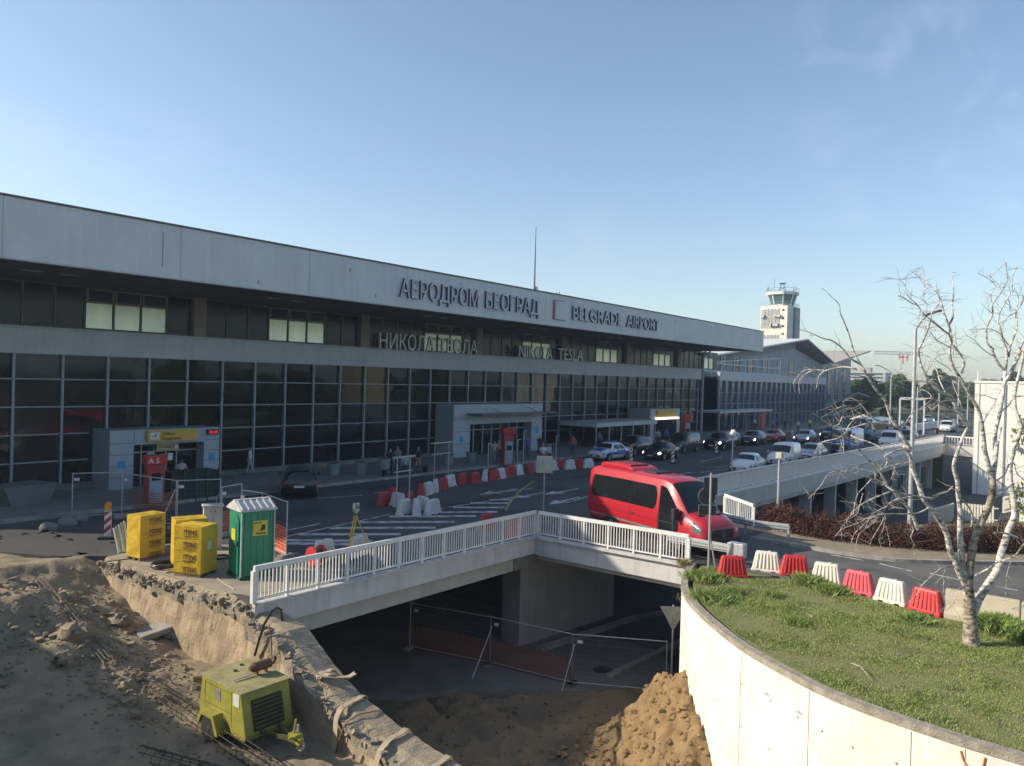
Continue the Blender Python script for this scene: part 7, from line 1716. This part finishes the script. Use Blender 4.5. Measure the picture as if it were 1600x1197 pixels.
 (zp(2,[(650,640),(560,720),(500,680)]), .8, .4, .2),
 (zp(1,[(770,1050),(690,1000),(600,950),(540,860)]), 1.2, .5, -.4),
 (zp(1,[(745,1160),(700,1080),(640,970)]), .9, .4, .2),(zp(1,[(700,1110),(620,1130),(570,1180)]), .8, .5, -.2),
 (zp(2,[(1370,280),(1290,180),(1230,40)])+zp(1,[(1250,1060),(1180,990),(1170,900),(1175,800),(1240,660),(1240,540),(1340,410),(1410,270),(1390,120),(1405,60)]), 3.2, .8, -.6),
 (zp(1,[(1240,600),(1220,440),(1270,340),(1180,250),(1070,195)]), 1.3, .5, -.4),
 (zp(1,[(1440,620),(1430,520),(1350,400),(1270,290),(1190,220)]), 1.4, .6, .4),
 (zp(1,[(1240,1130),(1120,1050),(1040,960),(940,900)]), 1.2, .5, -.5),
 (zp(1,[(1420,1010),(1330,890),(1220,830),(1060,830),(970,840)]), 1.3, .4, -.4),
 (zp(1,[(1500,700),(1500,640),(1560,560),(1600,450)]), 1.8, 1.2, .5),
 (zp(1,[(1340,790),(1390,710),(1500,640)]), 1.3, .9, .2),
 (zp(2,[(1420,130),(1440,20)])+zp(1,[(1430,1050),(1480,920),(1520,800),(1510,640),(1530,470),(1470,340)]), 2.6, .7, .7),
 (zp(1,[(1040,960),(1060,850),(1030,780)]), .7, .3, -.2),
 (zp(1,[(480,900),(470,780),(440,720),(400,600)]), 1.3, .5, .3),
 (zp(1,[(490,690),(490,560),(410,470)]), .9, .4, .2),(zp(1,[(490,560),(460,480),(470,380),(460,250),(440,170)]), .8, .4, .3),
 (zp(1,[(380,545),(270,440),(250,340),(180,270),(120,260)]), .9, .35, -.3),(zp(1,[(250,340),(260,270),(220,260)]), .6, .3, .1),
 (zp(1,[(1240,660),(1110,535)]), .7, .3, -.2),(zp(1,[(1260,640),(1400,680)]), .6, .35, .1),(zp(1,[(840,1060),(810,850)]), .8, .3, .2),
 (zp(1,[(430,1050),(520,1000),(590,960)]), .7, .3, .3),(zp(1,[(350,790),(440,810),(620,850)]), .6, .3, .4),
]
tree = thing('birch_tree', 'bare white barked birch with many twisting stems on the grass bank', 'tree', (tb0.x,tb0.y,-.05))
placed = []   # (px, py, depth)
tm1, tm2, tm3 = MB(), MB(), MB(); rr = random.Random(11); tw_pts = []
for li, (pts, w0, w1, dd) in enumerate(LIMBS):
    d0 = D0
    if placed:
        best = min(placed, key=lambda q: (q[0]-pts[0][0])**2+(q[1]-pts[0][1])**2); be2 = min(placed, key=lambda q: (q[0]-pts[-1][0])**2+(q[1]-pts[-1][1])**2)
        d0 = best[2]
    # Catmull-Rom resample
    Q = []
    for i in range(len(pts)-1):
        a, b, c, d = pts[max(i-1,0)], pts[i], pts[i+1], pts[min(i+2,len(pts)-1)]; n = 3
        for j in range(n):
            t = j/n; Q.append(tuple(.5*((2*b[q])+(c[q]-a[q])*t+(2*a[q]-5*b[q]+4*c[q]-d[q])*t*t+(3*b[q]-a[q]-3*c[q]+d[q])*t**3) for q in (0,1)))
    Q.append(pts[-1]); ln = [0]
    for i in range(1,len(Q)): ln.append(ln[-1]+math.hypot(Q[i][0]-Q[i-1][0],Q[i][1]-Q[i-1][1]))
    P3 = []; rad = []
    for i, q in enumerate(Q):
        u = ln[i]/max(ln[-1],1e-6); dep = d0+dd*(u**1.2)+.12*math.sin(ln[i]*.05+li)*u; P3.append(atD(q[0],q[1],dep)); rad.append((w0+(w1-w0)*u**.8)*.5*D0/F*1.5 if li else (w0*(1+.18*max(0,.12-u)/.12)+(w1-w0)*u)*.5*D0/F); placed.append((q[0],q[1],dep))
        if w0 < 6 and .25 < u: tw_pts.append((P3[-1], rad[-1], (Q[min(i+1,len(Q)-1)],Q[max(i-1,0)])))
    (tm1 if w0 > 3.9 else tm2).tube(P3, rad, 10 if w0 > 3.9 else 6, 1 if li in (0,2) else 0)  # lower trunk is dark-mottled bark; mid-right stem has its shade painted in
tm1.build('trunk', [bark, barkd], tree, world=True, recalc=False); tm2.build('branch', [bark], tree, world=True, recalc=False)
for (p, r_, _) in tw_pts:
    if rr.random() > .85: continue
    d = Vector((rr.gauss(0,1),rr.gauss(0,1),rr.gauss(.15,.8))).normalized(); L_ = rr.uniform(.12,.55); a = p; P_ = [a]
    for k in range(3): d = (d+Vector((rr.gauss(0,.16),rr.gauss(0,.16),rr.gauss(.03,.15)))).normalized(); a = a+d*L_/3; P_.append(a)
    tm3.tube(P_, [min(r_*.5,.007),.005,.004,.0025], 4, cap=False)
tm3.build('twigs', twigm, tree, world=True, recalc=False)

# purple hedge along the far side of the ramp road
hedm = [mat('hedge_leaf', (.075,.016,.022), .7, scale=6, c2=(.04,.011,.016)), mat('hedge_leaf_red', (.16,.035,.03), .7, scale=6), mat('hedge_leaf_dark', (.03,.012,.014), .7), mat('hedge_leaf_green', (.05,.06,.02), .7)]
hl_ = [(35.5,12.6),(34.6,10.9),(34.3,9.2),(34.6,7.3),(35.7,5.0),(37.4,2.9),(39.6,.7),(43,-2.5)]; hs_ = smooth_poly(hl_, 10)
hed = thing('hedge', 'long purple leaved hedge along the far side of the ramp road', 'hedge', (35,8,0)); n = 65000
ii = rng.uniform(0,len(hs_)-1.001,n); i0 = ii.astype(int); f = ii-i0; A_ = np.array(hs_); c = A_[i0]*(1-f)[:,None]+A_[i0+1]*f[:,None]
hh = np.array([1.02+.3*fbm(p[0],p[1],1,3,1.1) for p in c]); th = rng.uniform(0,1,n)**.45; an = rng.uniform(0,np.pi,n)
ht_ = np.array([.14*fbm(p[0]*1.0,p[1],a,3,2.2) for p, a in zip(c,an)])
off = np.cos(an)*(.85+ht_)*th; zz_ = np.abs(np.sin(an))**.7*(hh+ht_*1.5)*th
sh = rng.uniform(0,1,n) < .06; zz_ = np.where(sh, zz_+rng.uniform(0,.3,n), zz_)
tg = A_[i0+1]-A_[i0]; tg /= np.linalg.norm(tg,axis=1)[:,None]; nm = np.stack([-tg[:,1],tg[:,0]],1)
ctr = np.concatenate([c+nm*off[:,None], (zz_+.03)[:,None]],1)
def leaves(name, ctr, size, mats, mi, parent, long=1.6):
    n = len(ctr); a = rng.normal(0,1,(n,3)); a /= np.linalg.norm(a,axis=1)[:,None]; b = rng.normal(0,1,(n,3)); b -= (a*b).sum(1)[:,None]*a; b /= np.linalg.norm(b,axis=1)[:,None]
    s = (size*rng.uniform(.6,1.4,n))[:,None] if np.isscalar(size) else size[:,None]
    V = np.stack([ctr-a*s*long, ctr-b*s*.55, ctr+a*s*long, ctr+b*s*.55],1); return np_mesh(name, V.reshape(-1,3), np.arange(n*4).reshape(n,4), mats, mi, 4, parent)
def leaves_local(ob): 
    ob.matrix_parent_inverse = Matrix.Translation(ob.parent.location).inverted()
lv_ = leaves('foliage', ctr, .03, hedm, rng.choice([0,0,0,1,1,2,2,3],n,p=None), hed); leaves_local(lv_)
st_ = MB()
for k in range(420):
    i = rr.uniform(0,len(hs_)-1.01); a = Vector((*hs_[int(i)],0)).lerp(Vector((*hs_[int(i)+1],0)),i-int(i)); a += Vector((rr.gauss(0,.3),rr.gauss(0,.3),0)); st_.tube([a, a+Vector((rr.gauss(0,.2),rr.gauss(0,.2),.6)), a+Vector((rr.gauss(0,.35),rr.gauss(0,.35),rr.uniform(.9,1.45)))], [.012,.008,.003], 4, cap=False)
st_.build('stems', mat('hedge_stem', (.1,.055,.04), .85, scale=5), hed, world=True, recalc=False)

# broadleaf trees: prototypes of leaf clumps, copied
def tree_proto(name, label, h, w_, seed, cols, nl=7400, group='trees beyond the terminals', lsz=None):
    r_ = np.random.default_rng(seed); t = thing(name, label, 'tree', (0,0,0), 0, group)
    tk = MB(); tk.tube([(0,0,-.1),(.05*w_*.2,0,h*.3),(-.1,.1,h*.55),(0,0,h*.8)], [h*.028,h*.02,h*.012,h*.004], 8)
    cl = []
    for k in range(46):
        th_ = r_.uniform(0,2*np.pi); v = r_.uniform(.25,1); rad = w_*.5*np.sqrt(max(0.05,1-((v-.55)/.5)**2))*r_.uniform(.2,1); cl.append((rad*np.cos(th_),rad*np.sin(th_),h*v*.96,w_*r_.uniform(.11,.21)))
        if k % 3 == 0: tk.tube([(0,0,h*.3*v+.1*h),(cl[-1][0]*.5,cl[-1][1]*.5,cl[-1][2]*.8),cl[-1][:3]], [h*.01,h*.006,h*.002], 5)
    tk.build('trunk', mat('trunk_brown', (.09,.065,.045), .9, scale=3), t); C_ = []; M_ = []
    for (a, b, c, s) in cl:
        m = nl//46; d = r_.normal(0,1,(m,3)); d /= np.linalg.norm(d,axis=1)[:,None]; q = d*(s*r_.uniform(.35,1.05,m)**.6)[:,None]; q[:,2] *= .75; C_.append(q+np.array([a,b,c])); M_.append(r_.choice(len(cols),m,p=[.5,.3,.2]))
    ob = leaves('crown', np.concatenate(C_), lsz or h*.016+.03, cols, np.concatenate(M_), t, 1.3); return t
lg1 = [mat('leaf_mid', (.075,.115,.04), .6, scale=.8, c2=(.055,.085,.03)), mat('leaf_light', (.11,.15,.05), .6, scale=.8), mat('leaf_deep', (.04,.065,.025), .65)]
lg2 = [mat('leaf_olive', (.1,.105,.045), .6, scale=.8, c2=(.07,.075,.03)), mat('leaf_straw', (.14,.13,.06), .6), mat('leaf_deep', (.025,.045,.014))]
lg3 = [mat('leaf_yellow', (.14,.18,.02), .55, scale=1.5, c2=(.09,.13,.02)), mat('leaf_bright', (.2,.22,.035), .55), mat('leaf_mid', (.05,.085,.022))]
PT = [tree_proto('broadleaf_tree','dark green broad tree beyond the far road',12,10,3,lg1), tree_proto('broadleaf_tree','olive rounded tree beyond the far road',10,9,8,lg2), tree_proto('poplar_tree','narrow dark green tree beyond the far road',15,6,14,lg1)]
spots = []
for i in range(46):
    px = 1332+ (1600-1332)*i/45*1.05+rr.uniform(-6,6); dist = rr.uniform(210,420); d_ = ray(px,608); d_.z = 0; d_.normalize(); spots.append((d_.x*dist, d_.y*dist, rr.randrange(3), rr.uniform(.55,.95)))
used = set()
PLACE = ['behind the folded roof end','left of the far lamp post','right of the far lamp post','behind the tall street lamp','behind the birch stems','left of the white block','just above the white block','far right behind the birch']
for i, (x, y, k, s) in enumerate(spots):
    lab = ['dark green broad tree','olive rounded tree','narrow dark green tree'][k]+' beyond the far road '+PLACE[min(7,i*8//46)]
    if k not in used: t = PT[k]; used.add(k); t.location = (x,y,-.06); t['label'] = lab
    else: t = dup(PT[k], (x,y,-.06), rr.uniform(0,6.3), lab)
    t.scale = (s*1.15,s*1.15,s)
for (px, dist, s, k, lab) in ((1345,170,.62,1,'small round tree at the end of the blue glass terminal'),(1358,190,.75,0,'dark tree right of the blue gable end'),(1385,150,.38,2,'slim column shaped shrub beside the far road')):
    d_ = ray(px,608); d_.z = 0; d_.normalize(); t = dup(PT[k], (d_.x*dist,d_.y*dist,-.06), rr.uniform(0,6), lab); t.scale = (s,s,s)
yt = tree_proto('leafy_tree','yellow green leafy tree reaching in at the right edge behind the birch',11,7,21,lg3,26000,None,.075)
d_ = ray(1740,640); d_.z = 0; d_.normalize(); yt.location = (d_.x*46,d_.y*46,-4.8); yt.scale = (1.0,1.0,1.45)
# low scrub on the lower lawn and trees on the viewer's side that the glazing mirrors
for i in range(26):
    t = dup(PT[rr.randrange(2)], (-40+i*9+rr.uniform(-3,3), -40+rr.uniform(-9,4)-(.12*i*9), -5.3), rr.uniform(0,6), 'tree out of view that the terminal glazing mirrors', 'trees mirrored in the glazing'); s = rr.uniform(.85,1.2); t.scale = (s,s,s)
# ------------------------------------------------------------------ far things
def far(px, dist): d_ = ray(px,608); d_.z = 0; d_.normalize(); return Vector((d_.x*dist,d_.y*dist,-.06))
for (px, dist, w_, h, lab) in ((1353,700,34,20,'pale grey tower block far off above the trees'),(1366,820,26,16,'second pale block far off beside the first')):
    p = far(px,dist); t = thing('apartment_block', lab, 'building', p); MB().box(p.x-w_/3,p.x+w_/3,p.y-w_/2,p.y+w_/2,0,h).build('wall', mat('far_block', (.42,.42,.42), .8, scale=.1), t, world=True)
    wn = MB()
    for z_ in frange(3,h-2,3): wn.box(p.x-w_/3-.2,p.x-w_/3-.01,p.y-w_/2+2,p.y+w_/2-2,z_,z_+1.2)
    wn.build('window', glassd, t, world=True); MB().box(p.x-3,p.x+3,p.y-4,p.y+4,h+.01,h+4).build('roof_house', concrete, t, world=True)
p = far(1410,520); ck_ = thing('tower_crane', 'tall construction crane with red white jib far off', 'crane', p); k_ = 520/F
zt = H+(604-565)*k_*1.02; fr_ = MB()
for s in (-1,1): fr_.bar((p.x,p.y+s*1.2,0),(p.x,p.y+s*1.2,zt),.35,.35)
for i in range(9): fr_.bar((p.x,p.y-1.2+2.4*(i%2),zt*i/9),(p.x,p.y+1.2-2.4*(i%2),zt*(i+1)/9),.25,.25)
fr_.build('mast', mat('crane_white', (.55,.52,.48), .6), ck_, world=True); rt2 = Vector((.62,-.785,0)); jb = MB()
for s in (0,1.6): jb.bar(p+Vector((0,0,zt+4+s))-rt2*18, p+Vector((0,0,zt+4+s))+rt2*12, .35,.35)
for i in range(20): a = p+rt2*(-18+1.5*i); jb.bar(a+Vector((0,0,zt+4+1.6*(i%2))), a+rt2*1.5+Vector((0,0,zt+4+1.6*((i+1)%2))), .2,.2)
jb.build('jib', mat('crane_white', (.55,.52,.48)), ck_, world=True); MB().box(p.x-.5,p.x+.5,p.y-2.6,p.y-1.8,zt,zt+5).box(p.x-.5,p.x+.5,p.y-.2,p.y+.6,zt-1.5,zt+3.5).box(p.x-.5,p.x+.5,p.y+1.8,p.y+2.6,zt+1,zt+5).box(p.x-.5,p.x+.5,p.y-2.6,p.y+2.2,zt+2,zt+2.8).build('cab', mat('crane_red', (.5,.2,.18), .6), ck_, world=True)
for (px, top_, dist, lab, arm) in ((1392,582,130,'far lamp post with curved arm left of the tall street lamp',-16),(1434,602,120,'far slim lamp post just right of the tall street lamp',0),(1468,606,125,'far slim lamp post left of the birch fork',0),(1498,590,140,'far thin lamp post behind the birch',0),(1513,600,150,'far thin lamp post beside the white block',0)):
    p = far(px,dist); z_ = H+(606-top_)*dist/F*1.0; lamp_post('lamp_post', lab, p, z_, (arm*dist/F*.62,-arm*dist/F*.785,.9) if arm else None, (.13,.08), group='far lamp posts', z0=-.06)
gn = far(1410,128); gt = thing('height_gantry', 'white gantry frame over the far road', 'gantry', gn); a, b = far(1407,128), far(1445,128)
MB().bar((a.x,a.y,5.2),(b.x,b.y,5.2),.3,.4).bar((a.x,a.y,0),(a.x,a.y,5.2),.22,.22).bar((b.x,b.y,0),(b.x,b.y,5.2),.22,.22).build('frame', greywhite, gt, world=True)
crowd = [(1400,'person in dark clothes among the people at the far kerb'),(1412,'person in white at the far kerb'),(1424,'person in pale red top at the far kerb'),(1476,'person in dark clothes beside the far white van'),(1492,'person far off right of the white van')]
for i, (px, lab) in enumerate(crowd):
    p = far(px,135+3*i); person(lab, p, 4, [BLK,WHT,(.5,.2,.18),BLK,GRY][i], JNS, group='people at the far kerb', z=0)
p = far(1482,140); car('parked_car', 'small white van parked at the far kerb left of the birch fork', 'van', 'van', whitep, (p.x,p.y,0), W_, group='cars on the far road')
p = far(1350,118); mk = thing('market_umbrella', 'cream parasol under the wing canopy near the far cars', 'umbrella', p); MB().tube([(p.x,p.y,2.9),(p.x,p.y,2.2)], [.1,1.8], 10).build('canopy', mat('cream_cloth', (.6,.52,.4), .8), mk, world=True); MB().cyl((p.x,p.y,0),(p.x,p.y,2.25),.05).build('pole', alu, mk, world=True)

# ------------------------------------------------------------------ air
hz = MB().box(-1420,1420,-1420,1420,-6.4,58).build('haze', [bpy.data.materials.new('haze_air')], kind='stuff'); hm_ = hz.data.materials[0]; hm_.use_nodes = True; ht = hm_.node_tree; ht.nodes.clear()
ho = ht.nodes.new('ShaderNodeOutputMaterial'); hv = ht.nodes.new('ShaderNodeVolumePrincipled'); hv.inputs['Color'].default_value = (.72,.84,1,1); hv.inputs['Density'].default_value = .0005; hv.inputs['Anisotropy'].default_value = .3
ht.links.new(hv.outputs[0], ho.inputs['Volume'])
